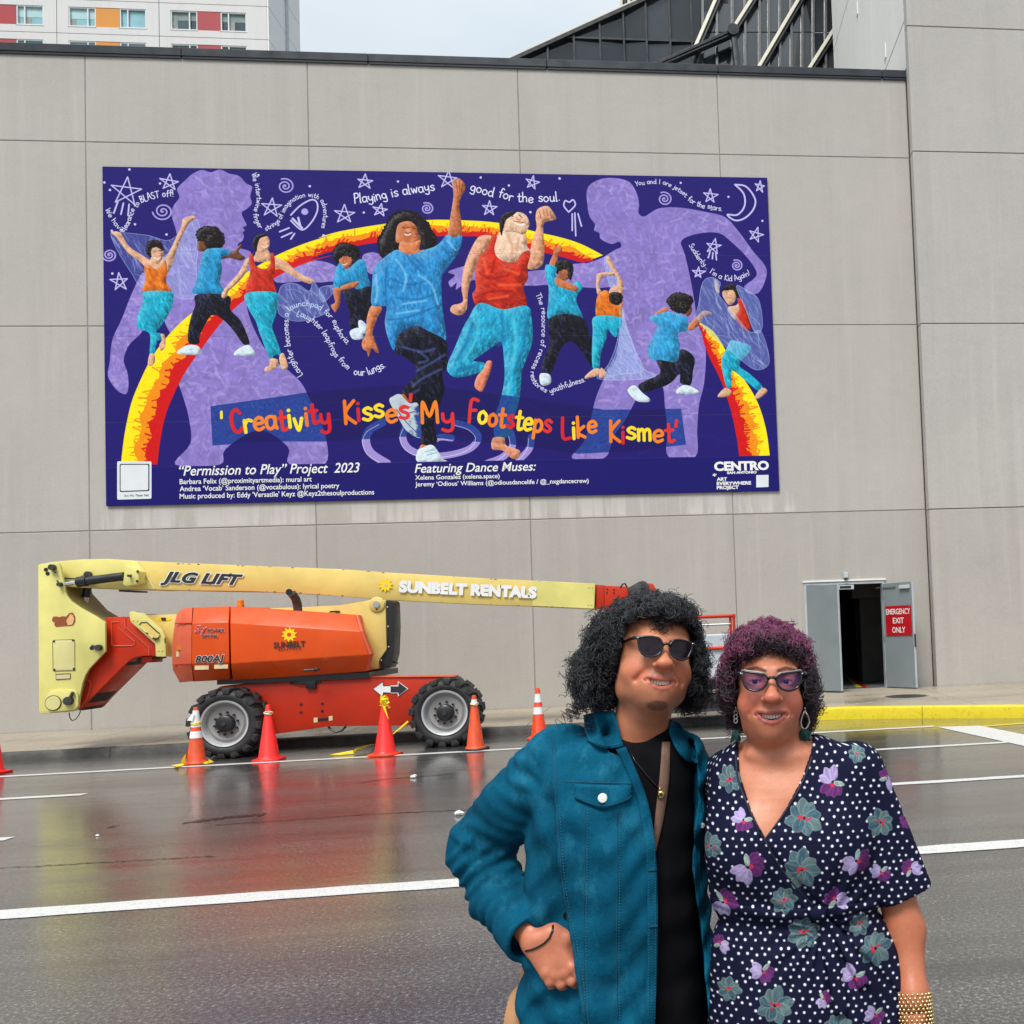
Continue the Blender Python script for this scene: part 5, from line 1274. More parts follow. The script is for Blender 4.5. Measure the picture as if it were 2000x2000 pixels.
# single-line handwriting
GL = {'a': "5,4 3.5,5.2 1,4.5 .7,1.5 2,0 4,.6 5,2.5 5,5 5,1.5 5.6,0", 'b': "1,9.5 1,0;1,3.5 3,5 5,3.5 5,1.2 3,0 1,1", 'c': "5,4.2 3,5.2 1,3.8 .8,1.3 2.6,0 5,.8", 'd': "5,3.5 3,5.2 1,3.8 .8,1.3 2.5,0 4.5,1 5,2.5;5,9.5 5,1.5 5.6,0",
 'e': "1,2.6 5,3 4.6,4.8 3,5.2 1.2,4 .9,1.5 2.6,0 5,.8", 'f': "4.8,8.5 3.5,9.4 2.4,8 2.2,0;.8,5 4,5.2", 'g': "5,4 3,5.2 1,3.8 1,1.8 2.8,.6 4.6,1.6 5,4.5 5,-1.5 3.5,-3 1,-2.2", 'h': "1,9.5 1,0;1,3.2 2.8,5 4.6,4.2 4.8,0", 'i': "1,5 1,0;1,7.2 1.1,7.3",
 'j': "2,5 2,-2 .8,-3 -.5,-2.4;2,7.2 2.1,7.3", 'k': "1,9.5 1,0;4.4,5 1,2.2 4.8,0", 'l': "1,9.5 1,.6 1.8,0", 'm': "1,5 1,0;1,3.5 2.4,5 3.6,4.2 3.7,0;3.7,3.5 5.2,5 6.5,4.2 6.6,0", 'n': "1,5 1,0;1,3.4 2.8,5.1 4.6,4.2 4.8,0", 'o': "3,5.2 1,4 .8,1.5 2.6,0 4.8,1.2 5,3.6 3,5.2",
 'p': "1,5 1,-3;1,3.5 3,5.2 5,3.8 5,1.4 3,0 1,1", 'r': "1,5 1,0;1,3.2 2.6,5 4.4,4.6", 's': "4.6,4.5 3,5.2 1.2,4.2 2,3 4,2.2 4.6,1 3,0 .8,.6", 't': "2.2,8 2.2,1 3.2,0 4.6,.6;.5,5.2 4.2,5.4", 'u': "1,5 1,1.4 2.4,0 4.4,1 4.8,5 4.8,1 5.6,0", 'v': "1,5 2.8,0 4.8,5", 'w': ".8,5 2.2,0 3.8,4 5.2,0 6.8,5",
 'y': "1,5 1.2,2.2 2.8,1.2 4.6,2.4 5,5 4.8,-1.5 3,-3 .8,-2.2", 'P': "1.5,9.5 1.5,0;1,9 4,9.8 5.6,7.5 4,5.2 1.5,4.8", 'Y': ".5,9.5 3,5 5.5,9.5;3,5 2.8,0", 'I': "1.5,9.5 1.5,0", 'L': "1.2,9.5 1,.3 5,0", 'T': "0,9.3 6,9.5;3,9.5 3,0", 'B': "1,9.5 1,0;1,9.5 4,9 4.4,6.5 1,5 4.8,4 4.8,1 1,0", 'A': ".5,0 3,9.5 5.6,0;1.5,3.4 4.6,3.4",
 'S': "5,8.5 3,9.6 1,8 2,5.5 4.5,4.2 5,1.5 3,0 .8,1", 'W': ".3,9.5 2,0 4,7 6,0 8,9.5", 'K': "1.2,9.5 1.2,0;5.4,9.5 1.2,4.2 5.6,0", 'C': "5.4,8 3.6,9.6 1.4,8 .8,4 2,.6 4,0 5.6,1.5", 'M': "1,0 1.4,9.5 4,3 6.6,9.5 7.2,0", 'F': "1.2,0 1.4,9.5 5.4,9.8;1.3,5.2 4.6,5.4", '.': "1,.2 1.1,.3", "'": "1.4,9.5 .8,7", '!': "1,9.5 1,3;1,.2 1.1,.3"}
GLW = {'i': 2.4, 'j': 3, 'l': 2.8, 'm': 7.8, 'w': 7.8, 'I': 3.2, '.': 2.4, "'": 2.6, '!': 2.6, ' ': 4.2, 'W': 8.8, 'M': 8.4, 'r': 5, 't': 5, 'f': 4.8, 's': 5.4}
GP = {k: [[tuple(map(float, q.split(','))) for q in s.split()] for s in v.split(';')] for k, v in GL.items()}
def script_text(body, path, conv, h, w, c=(226, 226, 244), cols=None, jit=.25):
    """write along a path (pixel points); h is the capital height in raster pixels"""
    P = resample(crom(rc(path, conv), False, 8), 400); d = np.r_[0, np.cumsum(np.hypot(*np.diff(P, axis=0).T))]
    adv = [GLW.get(ch, 6.2) for ch in body]; k = d[-1]/sum(adv); s = h/9.5; x = 0
    for n, ch in enumerate(body):
        if ch in GP:
            mid_ = (x+adv[n]*.5)*k; i = min(int(np.searchsorted(d, mid_)), 398); t = P[min(i+6, 399)]-P[max(i-6, 0)]; t = t/np.hypot(*t); up = np.array([t[1], -t[0]])
            o = np.array([np.interp(x*k, d, P[:, 0]), np.interp(x*k, d, P[:, 1])])+up*MR.gauss(0, jit)*s*2
            sx = min(k, s*1.25)
            col = cols[n % len(cols)] if cols else c
            if cols and ch == ' ': continue
            for pl in GP[ch]:
                q = np.array([o+t*px*sx+up*py*s for px, py in pl])
                stroke(IMG, crom(q, False, 4) if len(q) > 2 else q, w, col)
        x += adv[n]
WHT = (222, 224, 246)
script_text('We have', [(70, 300), (92, 350), (125, 390), (160, 425)], A_, 18, 2.6); script_text('clearance to', [(172, 425), (200, 380), (225, 310), (258, 268)], A_, 19, 2.6); script_text('BLAST off!', [(262, 262), (350, 236), (440, 232)], A_, 25, 3.2)
script_text('We intertwine finger', [(857, 110), (880, 180), (885, 260), (868, 330), (900, 405)], A_, 19, 2.6); script_text('strings of imagination with adventures', [(935, 415), (1010, 370), (1050, 290), (1120, 238), (1200, 238), (1245, 290), (1235, 400)], A_, 18, 2.5)
script_text('Playing is always', [(290, 240), (420, 232), (540, 205), (805, 165)], B_, 38, 4.4); script_text('good for the soul.', [(1020, 165), (1180, 205), (1330, 238), (1592, 232)], B_, 38, 4.4)
script_text('Laughter becomes a launchpad for euphoria.', [(1136, 1190), (1090, 1120), (1065, 1020), (1055, 900), (1072, 840), (1150, 820), (1225, 838), (1290, 900), (1330, 980), (1375, 1030)], A_, 22, 2.8)
script_text('Laughter leapfrogs from', [(1100, 870), (1180, 905), (1240, 970), (1300, 1080), (1375, 1165)], A_, 22, 2.8); script_text('our lungs.', [(290, 1325), (380, 1325), (495, 1275)], B_, 28, 3.4)
script_text('The resource of recess restores', [(78, 745), (104, 820), (112, 950), (92, 1080), (52, 1170), (60, 1250), (135, 1308)], C_, 20, 2.7); script_text('youthfulness.', [(160, 1312), (240, 1280), (362, 1243)], C_, 22, 2.8)
script_text('You and I are jetset', [(648, 125), (760, 112), (850, 132), (935, 190)], C_, 19, 2.6); script_text('for the stars.', [(942, 205), (1010, 245), (1142, 270)], C_, 22, 2.8); script_text('Suddenly...', [(952, 462), (990, 530), (1055, 605)], C_, 21, 2.7); script_text("I'm a Kid Again!", [(1068, 620), (1130, 655), (1210, 668), (1305, 632)], C_, 22, 2.8)
# floor spiral under the dancers
SPI = (158, 140, 208)
for p, w in (([(500, 1880), (400, 1815), (368, 1735), (395, 1670), (470, 1625)], 30), ([(905, 1722), (840, 1716), (790, 1735)], 26), ([(620, 1650), (600, 1720), (640, 1790), (740, 1830), (880, 1830), (1020, 1790), (1075, 1720), (1030, 1660), (940, 1630)], 26), ([(1130, 1880), (1230, 1840), (1290, 1770), (1280, 1690)], 26), ([(1330, 1860), (1395, 1790), (1408, 1715)], 26)):
    P = crom(rc(p, B_), False, 6); stroke(IMG, P, w, SPI); stroke(IMG, P+np.array([-w*.4, w*.25]), 2.5, (220, 214, 240), .8)
# dancers
SKL, SKD, SKM = (222, 168, 134), (112, 68, 46), (196, 112, 70)
BLU, TUR, BLK, RED, ORG, SHO, HAI = (38, 142, 196), (30, 164, 196), (20, 20, 32), (196, 44, 30), (226, 112, 30), (214, 230, 240), (26, 22, 24)
def skin(p, cv, c=SKL): return fig(p, cv, c, var=.22, ln=11, wd=4, tint=(255, 226, 206) if c == SKL else shade(c, 1.4), alpha=.5, form=.34)
def cloth(p, cv, c, ang=1.2): return fig(p, cv, c, var=.3, ln=17, wd=4.5, ang=ang, tint=shade(c, 1.5), alpha=.5, form=.34)
def hair(p, cv):
    P = crom(rc(p, cv)); m = fig(p, cv, HAI, var=.6, ln=9, wd=2.2, tint=(96, 84, 88), alpha=.6)
    sz = math.sqrt(float(m[0].sum()))
    if sz > 40:
        for q in P[::1]: stroke(IMG, [q+np.array([MR.gauss(0, sz*.012), MR.gauss(0, sz*.012)])], sz*MR.uniform(.05, .1), HAI)   # curls along the edge
        for _ in range(int(sz*1.1)):
            k = MR.randrange(len(P)); c = P[k]+(P.mean(0)-P[k])*MR.random()**.7; r = sz*MR.uniform(.018, .04); a0 = MR.uniform(0, 6.28)
            stroke(IMG, [c+r*np.array([math.cos(a0+t), math.sin(a0+t)]) for t in np.linspace(0, 3.8, 7)], max(1.3, sz*.008), MR.choice([(120, 110, 116), (70, 62, 66), (10, 8, 10)]), .7, m)
    return m
def shoe(p, cv): return fig(p, cv, SHO, var=.14, ln=14, wd=3, tint=(150, 186, 210))
def dark(p, cv): return fig(p, cv, BLK, var=.5, ln=24, wd=4.5, ang=1.1, tint=(58, 66, 120), alpha=.75)
def veil(p, cv, a=.3):
    m = mask_poly(crom(rc(p, cv)), MH, MW); blend(IMG, *m, (150, 180, 226), a)
    brush(IMG, m, [(196, 214, 242), (220, 232, 250), (130, 160, 220)], int(m[0].sum()/420)+14, 70, 5, 1.1, .26)
    P = crom(rc(p, cv)); stroke(IMG, np.vstack([P, P[:1]]), 2.4, (200, 216, 244), .5)
def feat(pts, cv, w, c, a=.9):
    if w >= 5 and a < .8:
        for k, f in ((2.6, .22), (1.7, .3)): stroke(IMG, crom(rc(pts, cv), False, 4) if len(pts) > 2 else rc(pts, cv), w*k, c, a*f)
        a *= .5
    stroke(IMG, crom(rc(pts, cv), False, 4) if len(pts) > 2 else rc(pts, cv), w, c, a)
veil([(100, 430), (160, 425), (300, 440), (420, 465), (520, 370), (548, 342), (580, 410), (560, 600), (560, 760), (480, 782), (430, 760), (270, 720), (210, 640), (140, 530)], A_, .28)
skin([(100, 425), (150, 425), (200, 500), (290, 560), (330, 590), (300, 620), (250, 575), (190, 530), (130, 450)], A_); skin([(490, 350), (540, 335), (560, 350), (520, 380), (470, 480), (430, 600), (405, 640), (380, 600), (430, 500), (480, 390)], A_)
skin([(320, 560), (384, 560), (402, 600), (390, 640), (300, 640)], A_); skin([(312, 500), (345, 485), (378, 505), (384, 545), (366, 585), (345, 592), (322, 570)], A_); hair([(290, 520), (298, 478), (338, 464), (374, 482), (382, 520), (346, 502), (318, 515), (316, 552), (302, 548)], A_)
feat([(335, 560), (352, 568), (368, 556)], A_, 3.2, (250, 240, 236)); feat([(328, 525), (342, 524)], A_, 2.6, (60, 36, 30)); feat([(360, 520), (374, 522)], A_, 2.6, (60, 36, 30))
cloth([(282, 610), (310, 600), (345, 622), (390, 595), (405, 640), (400, 690), (426, 742), (380, 750), (280, 742), (271, 730), (285, 680)], A_, ORG); cloth([(280, 744), (425, 744), (436, 790), (420, 850), (370, 930), (345, 960), (378, 972), (372, 1004), (350, 1010), (335, 1080), (310, 1080), (310, 972), (250, 945), (240, 918), (250, 860), (275, 790)], A_, TUR)
skin([(310, 1080), (335, 1082), (338, 1120), (320, 1142), (300, 1135)], A_); skin([(370, 972), (392, 980), (393, 1040), (370, 1062), (362, 1032), (375, 1005)], A_)
skin([(566, 490), (575, 455), (610, 450), (630, 490), (612, 522), (572, 522)], A_, SKD); hair([(562, 430), (580, 405), (620, 392), (670, 400), (706, 440), (706, 490), (670, 512), (622, 506), (602, 470), (572, 466)], A_); skin([(680, 540), (730, 535), (770, 520), (798, 488), (806, 500), (790, 530), (824, 560), (800, 576), (740, 562), (690, 568)], A_, SKD)
cloth([(600, 530), (640, 510), (700, 510), (732, 520), (738, 545), (695, 562), (700, 620), (690, 700), (722, 766), (560, 756), (540, 740), (560, 690), (580, 600)], A_, BLU); dark([(565, 760), (735, 766), (745, 840), (800, 900), (840, 990), (846, 1026), (815, 1026), (760, 950), (700, 890), (650, 868), (620, 900), (580, 980), (575, 1022), (525, 1022), (515, 980), (530, 890), (555, 820)], A_)
shoe([(458, 1076), (470, 1055), (520, 1030), (575, 1040), (581, 1080), (520, 1084)], A_); shoe([(762, 1082), (790, 1050), (840, 1030), (868, 1055), (874, 1084), (800, 1090)], A_)
veil([(1010, 730), (1050, 700), (1110, 705), (1170, 740), (1190, 690), (1215, 720), (1260, 800), (1272, 850), (1180, 890), (1100, 902), (1030, 880), (1000, 840)], A_, .4); veil([(1225, 725), (1310, 708), (1320, 720), (1245, 800)], A_, .35)
skin([(890, 510), (940, 510), (966, 575), (868, 580), (880, 540)], A_); skin([(888, 470), (925, 440), (952, 455), (956, 495), (938, 522), (905, 528), (888, 505)], A_); hair([(864, 485), (880, 446), (920, 431), (948, 440), (905, 458), (890, 500), (886, 528), (870, 512)], A_); feat([(912, 498), (932, 505), (948, 492)], A_, 3, (245, 236, 230))
skin([(848, 560), (845, 590), (830, 640), (780, 700), (735, 740), (725, 772), (700, 776), (700, 750), (730, 710), (790, 640), (825, 575)], A_); skin([(975, 560), (1040, 580), (1110, 640), (1192, 680), (1186, 700), (1150, 695), (1080, 660), (1010, 620), (980, 610)], A_)
cloth([(845, 545), (866, 545), (880, 600), (925, 622), (958, 600), (962, 540), (980, 545), (986, 620), (975, 680), (991, 752), (900, 762), (830, 748), (835, 690), (850, 640)], A_, RED); cloth([(830, 752), (990, 748), (1001, 800), (990, 870), (970, 930), (990, 990), (1018, 1080), (985, 1086), (960, 1110), (930, 1040), (900, 960), (880, 900), (840, 830)], A_, TUR)
skin([(960, 1105), (1000, 1110), (1000, 1142), (970, 1166), (930, 1172), (935, 1150), (955, 1140)], A_); skin([(1015, 1080), (1035, 1080), (1056, 1150), (1025, 1162), (1008, 1110)], A_)
skin([(198, 590), (230, 565), (280, 590), (284, 620), (252, 658), (215, 642)], B_, SKM); hair([(163, 550), (190, 510), (240, 497), (300, 515), (330, 560), (315, 620), (285, 630), (280, 590), (240, 575), (205, 590), (190, 620), (170, 595)], B_); feat([(212, 628), (230, 634), (250, 626)], B_, 3, (240, 230, 226))
cloth([(185, 650), (212, 622), (245, 668), (290, 630), (330, 600), (367, 620), (380, 700), (397, 772), (330, 787), (300, 780), (320, 750), (230, 765), (225, 792), (170, 776), (168, 720)], B_, BLU); skin([(170, 778), (216, 788), (210, 820), (205, 880), (180, 932), (165, 920), (148, 890), (175, 870), (165, 820)], B_, SKM); skin([(215, 768), (315, 738), (312, 770), (220, 792)], B_, SKM)
dark([(230, 792), (330, 787), (397, 772), (416, 880), (400, 930), (370, 982), (330, 982), (320, 1032), (270, 1026), (265, 940), (240, 850)], B_); shoe([(270, 1050), (320, 1030), (346, 1060), (351, 1096), (300, 1106), (274, 1086)], B_); shoe([(320, 992), (345, 985), (376, 1020), (371, 1062), (335, 1066)], B_)
# centre pair
hair([(500, 370), (540, 320), (600, 296), (680, 308), (730, 350), (772, 400), (804, 470), (802, 525), (770, 545), (700, 500), (690, 420), (640, 380), (590, 385), (570, 440), (580, 540), (520, 562), (470, 582), (452, 530), (452, 470), (480, 420)], B_)
skin([(560, 420), (580, 374), (640, 360), (682, 388), (697, 430), (714, 470), (700, 520), (700, 562), (640, 572), (596, 556), (590, 505), (558, 488)], B_, SKM)
skin([(588, 490), (650, 500), (712, 480), (705, 540), (740, 540), (690, 575), (640, 580), (580, 548)], B_, shade(SKM, 1.12))
feat([(598, 398), (620, 404), (640, 398)], B_, 3, (40, 26, 24)); feat([(656, 398), (676, 408)], B_, 3, (40, 26, 24)); feat([(612, 440), (630, 448), (650, 438)], B_, 5, (236, 224, 220)); feat([(606, 436), (630, 430), (655, 434)], B_, 3, (120, 50, 44)); feat([(625, 408), (632, 425), (642, 412)], B_, 5, (240, 190, 160), .7)
skin([(885, 435), (900, 330), (915, 240), (920, 190), (913, 120), (930, 95), (960, 94), (992, 130), (990, 170), (970, 202), (955, 262), (965, 330), (972, 420), (962, 462), (890, 452)], B_, SKM)
for a, b_ in (((935, 110), (945, 180)), ((955, 105), (958, 180)), ((975, 125), (968, 180))): feat([a, b_], B_, 2.4, (96, 50, 36), .7)
skin([(405, 890), (470, 905), (440, 970), (410, 1060), (420, 1090), (440, 1150), (452, 1188), (430, 1182), (405, 1160), (385, 1212), (375, 1180), (350, 1160), (344, 1120), (370, 1060), (375, 970)], B_, shade(SKM, 1.08))
cloth([(470, 600), (560, 540), (620, 566), (660, 568), (740, 540), (800, 520), (840, 490), (880, 445), (920, 462), (972, 450), (966, 520), (930, 590), (880, 650), (850, 700), (845, 780), (850, 900), (870, 1040), (872, 1108), (820, 1086), (760, 1050), (690, 1020), (620, 1040), (570, 1086), (546, 1172), (510, 1100), (488, 1000), (500, 900), (470, 895), (405, 884), (408, 760), (420, 660)], B_, (44, 138, 204), 1.5)
for p in ([(500, 650), (490, 780), (500, 890)], [(520, 720), (640, 760), (760, 730)], [(510, 980), (640, 960), (800, 900)], [(620, 570), (700, 660), (740, 690)], [(660, 575), (730, 650)], [(560, 840), (700, 850), (830, 800)], [(850, 520), (900, 600), (860, 680)], [(520, 1100), (600, 1020), (690, 1000)]): feat(p, B_, 5, (22, 92, 156), .65)
for p in ([(560, 600), (620, 700), (600, 800)], [(600, 880), (740, 860)], [(700, 700), (780, 760), (820, 880)], [(880, 480), (930, 540)], [(430, 700), (440, 800), (430, 870)], [(560, 940), (700, 920)]): feat(p, B_, 5, (150, 206, 240), .7)
dark([(570, 1092), (620, 1046), (690, 1020), (760, 1050), (870, 1112), (882, 1200), (882, 1270), (850, 1330), (862, 1420), (830, 1520), (800, 1620), (810, 1700), (816, 1742), (780, 1778), (720, 1772), (710, 1640), (690, 1512), (620, 1482), (604, 1452), (600, 1420), (650, 1370), (690, 1320), (680, 1270), (610, 1212), (552, 1184)], B_)
for p in ([(600, 1150), (720, 1180), (800, 1160)], [(700, 1180), (760, 1230), (700, 1250)], [(690, 1300), (780, 1250), (860, 1200)], [(660, 1400), (720, 1350), (840, 1290)], [(640, 1450), (700, 1420)]): feat(p, B_, 6, (78, 98, 170), .7)
fig([(716, 1766), (752, 1774), (738, 1806), (706, 1802)], B_, (226, 110, 40)); fig([(580, 1455), (612, 1450), (640, 1500), (600, 1500)], B_, (226, 110, 40))
shoe([(516, 1490), (540, 1460), (585, 1448), (640, 1502), (692, 1502), (704, 1560), (718, 1702), (690, 1720), (620, 1672), (570, 1592)], B_); shoe([(694, 1804), (722, 1784), (790, 1768), (850, 1850), (872, 1870), (698, 1874)], B_)
for p in ([(560, 1540), (620, 1620), (700, 1700)], [(600, 1540), (650, 1525)], [(620, 1570), (675, 1555)], [(740, 1810), (790, 1795)], [(750, 1830), (810, 1815)]): feat(p, B_, 3, (120, 150, 176), .8)
skin([(1160, 455), (1100, 450), (1060, 480), (1010, 580), (980, 680), (970, 780), (978, 866), (912, 890), (903, 930), (960, 952), (1002, 915), (1012, 800), (1040, 700), (1080, 610), (1130, 530)], B_, (226, 160, 124)); skin([(1370, 600), (1400, 550), (1415, 480), (1442, 400), (1436, 340), (1445, 290), (1480, 268), (1520, 270), (1562, 330), (1555, 352), (1490, 372), (1485, 430), (1492, 530), (1480, 632), (1420, 664), (1375, 650)], B_, (226, 160, 124))
skin([(1228, 400), (1300, 430), (1372, 450), (1384, 520), (1412, 560), (1350, 605), (1250, 618), (1170, 562), (1148, 460), (1200, 450)], B_, (240, 200, 170)); skin([(1224, 372), (1270, 330), (1320, 303), (1372, 320), (1397, 370), (1386, 412), (1360, 444), (1300, 428), (1238, 424)], B_, (236, 190, 158)); hair([(1212, 345), (1250, 305), (1312, 298), (1292, 322), (1250, 352), (1236, 392), (1222, 446), (1210, 402)], B_)
feat([(1270, 322), (1295, 330)], B_, 3, (44, 28, 26)); feat([(1330, 318), (1352, 338)], B_, 3, (44, 28, 26)); feat([(1305, 368), (1335, 384), (1362, 378)], B_, 6, (244, 240, 236)); feat([(1300, 362), (1335, 364), (1364, 370)], B_, 3, (150, 50, 46)); feat([(1312, 335), (1325, 352), (1340, 345)], B_, 4, (200, 110, 80)); feat([(1260, 450), (1290, 520), (1280, 590)], B_, 7, (206, 140, 100), .6); feat([(1330, 470), (1320, 540)], B_, 6, (206, 140, 100), .6)
for q in ((1460, 300), (1482, 285), (1505, 285), (1528, 300)): feat([(q[0], q[1]), (q[0]+8, q[1]+40)], B_, 3, (150, 84, 60), .8)
cloth([(1160, 450), (1194, 455), (1178, 520), (1190, 580), (1250, 617), (1310, 612), (1350, 562), (1396, 545), (1402, 580), (1386, 640), (1388, 720), (1360, 780), (1382, 882), (1330, 912), (1230, 917), (1110, 872), (1060, 888), (1038, 820), (1060, 780), (1053, 680), (1080, 590), (1130, 530)], B_, (204, 46, 26), .3)
for p in ([(1080, 680), (1150, 720), (1260, 700)], [(1060, 840), (1160, 800), (1290, 800)], [(1080, 870), (1200, 850), (1340, 870)], [(1180, 600), (1160, 680)], [(1360, 640), (1330, 740)]): feat(p, B_, 6, (140, 18, 16), .6)
for p in ([(1110, 600), (1130, 690)], [(1240, 660), (1330, 690)], [(1200, 760), (1340, 760)], [(1140, 850), (1260, 830)]): feat(p, B_, 6, (240, 110, 60), .7)
cloth([(1058, 892), (1110, 874), (1230, 914), (1382, 892), (1412, 980), (1417, 1100), (1390, 1200), (1350, 1300), (1345, 1380), (1330, 1500), (1300, 1590), (1278, 1702), (1183, 1722), (1180, 1600), (1215, 1480), (1240, 1350), (1235, 1200), (1220, 1120), (1180, 1140), (1080, 1210), (1045, 1238), (1112, 1250), (1122, 1290), (1050, 1322), (940, 1342), (888, 1312), (882, 1260), (930, 1150), (980, 1030), (1020, 960)], B_, (34, 156, 198), 1.9)
for p in ([(1040, 1000), (1000, 1120), (940, 1230)], [(1220, 950), (1230, 1100), (1200, 1140)], [(1380, 1000), (1350, 1180), (1300, 1300)], [(950, 1300), (1050, 1270)]): feat(p, B_, 8, (18, 104, 156), .6)
for p in ([(1080, 980), (1060, 1100), (980, 1240)], [(1290, 960), (1310, 1120), (1290, 1280)], [(1270, 1380), (1250, 1500)]): feat(p, B_, 8, (96, 210, 226), .6)
skin([(1105, 1290), (1130, 1240), (1162, 1245), (1150, 1310), (1110, 1412), (1090, 1432), (1053, 1400), (1065, 1340)], B_, (226, 130, 100)); skin([(1168, 1722), (1240, 1722), (1252, 1770), (1334, 1800), (1332, 1842), (1290, 1852), (1230, 1802), (1163, 1792)], B_, (230, 150, 116))
# right group
skin([(155, 570), (175, 520), (188, 478), (222, 474), (226, 500), (205, 520), (196, 592), (165, 602)], C_, SKM); skin([(205, 610), (245, 592), (272, 620), (270, 652), (230, 672), (205, 652)], C_, shade(SKM, .8)); hair([(188, 575), (220, 548), (270, 560), (292, 600), (278, 662), (262, 640), (262, 612), (240, 600), (212, 612), (198, 625)], C_)
cloth([(133, 580), (165, 578), (196, 595), (190, 640), (220, 682), (280, 690), (320, 670), (344, 710), (320, 740), (310, 790), (346, 882), (260, 857), (150, 887), (150, 780), (150, 700), (133, 640)], C_, (34, 160, 200)); skin([(188, 650), (220, 660), (312, 700), (312, 727), (270, 722), (195, 692)], C_, SKM)
dark([(150, 887), (240, 857), (346, 882), (386, 970), (402, 1040), (402, 1152), (370, 1120), (330, 1060), (285, 1015), (240, 1030), (210, 1080), (180, 1160), (160, 1197), (110, 1187), (120, 1120), (155, 1030), (150, 950)], C_); shoe([(98, 1215), (110, 1196), (156, 1204), (164, 1250), (130, 1268), (104, 1256)], C_)
veil([(468, 560), (490, 530), (520, 600), (560, 760), (590, 900), (640, 1050), (680, 1160), (762, 1210), (640, 1232), (430, 1226), (490, 1150), (540, 1020), (550, 880), (500, 700)], C_, .35)
skin([(423, 650), (440, 624), (520, 618), (532, 636), (460, 646), (440, 700), (452, 732), (428, 742)], C_); skin([(480, 540), (500, 533), (545, 620), (577, 680), (577, 742), (550, 732), (540, 650), (500, 590)], C_); skin([(498, 722), (530, 693), (572, 720), (562, 748), (500, 748)], C_)
cloth([(428, 760), (470, 722), (500, 740), (500, 780), (540, 800), (572, 780), (572, 830), (562, 877), (480, 872), (423, 872)], C_, ORG); hair([(498, 770), (505, 740), (540, 733), (570, 750), (570, 785), (545, 806), (512, 795)], C_); cloth([(413, 872), (562, 880), (556, 950), (530, 990), (490, 950), (480, 1000), (450, 1080), (440, 1172), (405, 1172), (398, 1080), (403, 960)], C_, TUR)
skin([(403, 1175), (440, 1170), (442, 1202), (370, 1227), (358, 1215)], C_); skin([(450, 1165), (480, 1195), (470, 1217), (440, 1222)], C_)
veil([(560, 800), (590, 920), (640, 1060), (690, 1180), (560, 1200), (470, 1215), (530, 1100), (556, 980)], C_, .25)
skin([(930, 830), (965, 812), (968, 850), (940, 872)], C_, SKD); hair([(828, 790), (850, 750), (900, 736), (960, 755), (974, 790), (945, 840), (920, 852), (870, 842)], C_); skin([(750, 860), (820, 820), (832, 842), (790, 872)], C_, SKM); skin([(945, 930), (1000, 870), (1040, 838), (1087, 855), (1040, 872), (1000, 932), (960, 952)], C_, SKM)
cloth([(723, 880), (800, 850), (850, 848), (930, 870), (948, 900), (942, 952), (890, 970), (902, 1050), (882, 1132), (820, 1142), (735, 1112), (718, 1050), (760, 960), (770, 920)], C_, (50, 150, 206)); dark([(770, 1120), (880, 1132), (905, 1060), (960, 1080), (987, 1120), (977, 1180), (962, 1262), (905, 1252), (900, 1200), (850, 1250), (780, 1282), (690, 1302), (668, 1260), (770, 1210), (790, 1180)], C_)
shoe([(603, 1290), (640, 1265), (690, 1310), (727, 1340), (722, 1360), (660, 1357), (618, 1322)], C_); shoe([(883, 1292), (920, 1265), (960, 1270), (1010, 1300), (990, 1314), (890, 1314)], C_)
skin([(1143, 740), (1180, 700), (1222, 720), (1227, 760), (1202, 802), (1175, 802)], C_); hair([(1138, 722), (1165, 694), (1212, 688), (1237, 730), (1227, 768), (1207, 722), (1170, 722)], C_); skin([(1175, 820), (1222, 808), (1252, 780), (1260, 840), (1222, 892), (1190, 862)], C_); cloth([(1230, 768), (1267, 790), (1292, 860), (1307, 942), (1270, 947), (1218, 880), (1240, 830)], C_, RED); skin([(1100, 660), (1120, 680), (1128, 740), (1105, 720)], C_)
cloth([(1200, 1008), (1302, 1040), (1292, 1082), (1240, 1150), (1302, 1200), (1372, 1270), (1355, 1302), (1280, 1242), (1200, 1182), (1195, 1272), (1165, 1267), (1138, 1130), (1170, 1050)], C_, TUR); skin([(1118, 1322), (1160, 1280), (1197, 1300), (1180, 1327), (1130, 1334)], C_); skin([(1328, 1332), (1370, 1280), (1402, 1300), (1350, 1342)], C_)
veil([(1008, 800), (1030, 680), (1080, 648), (1132, 680), (1120, 740), (1180, 820), (1230, 880), (1300, 960), (1367, 960), (1412, 1130), (1340, 1177), (1250, 1120), (1180, 1060), (1060, 960), (998, 870)], C_, .42); veil([(1223, 700), (1280, 720), (1352, 780), (1372, 930), (1330, 962), (1280, 840)], C_, .45)
# title on its scribbled blue strip
tb = rc([(411, 793), (520, 778), (600, 766), (760, 752), (900, 760), (1050, 780), (1180, 800), (1330, 798), (1340, 868), (1240, 880), (1130, 886), (1000, 868), (800, 852), (640, 862), (520, 862), (415, 870)], S_)
m_, bx, by = mask_poly(tb, MH, MW); sub = IMG[by:by+m_.shape[0], bx:bx+m_.shape[1]]
lum = sub.mean(-1); pale = np.clip((lum-75)/40, 0, 1)*m_
warm = np.clip((sub[..., 0]-sub[..., 2])/60, 0, 1)
pale = pale*(1-warm)*.85*np.clip((208-lum)/20, 0, 1)
sub += (np.array([26, 56, 138], np.float32)-sub)*pale[..., None]; sub -= sub*(.14*m_*(1-pale))[..., None]
brush(IMG, (np.clip(pale*1.3, 0, 1), bx, by), [(18, 40, 112), (40, 82, 168), (22, 50, 128), (56, 96, 180)], 700, 20, 2.6, None, .7)
TC = [(214, 34, 40), (238, 120, 34), (250, 224, 40), (222, 50, 44), (240, 130, 40), (246, 214, 40)]
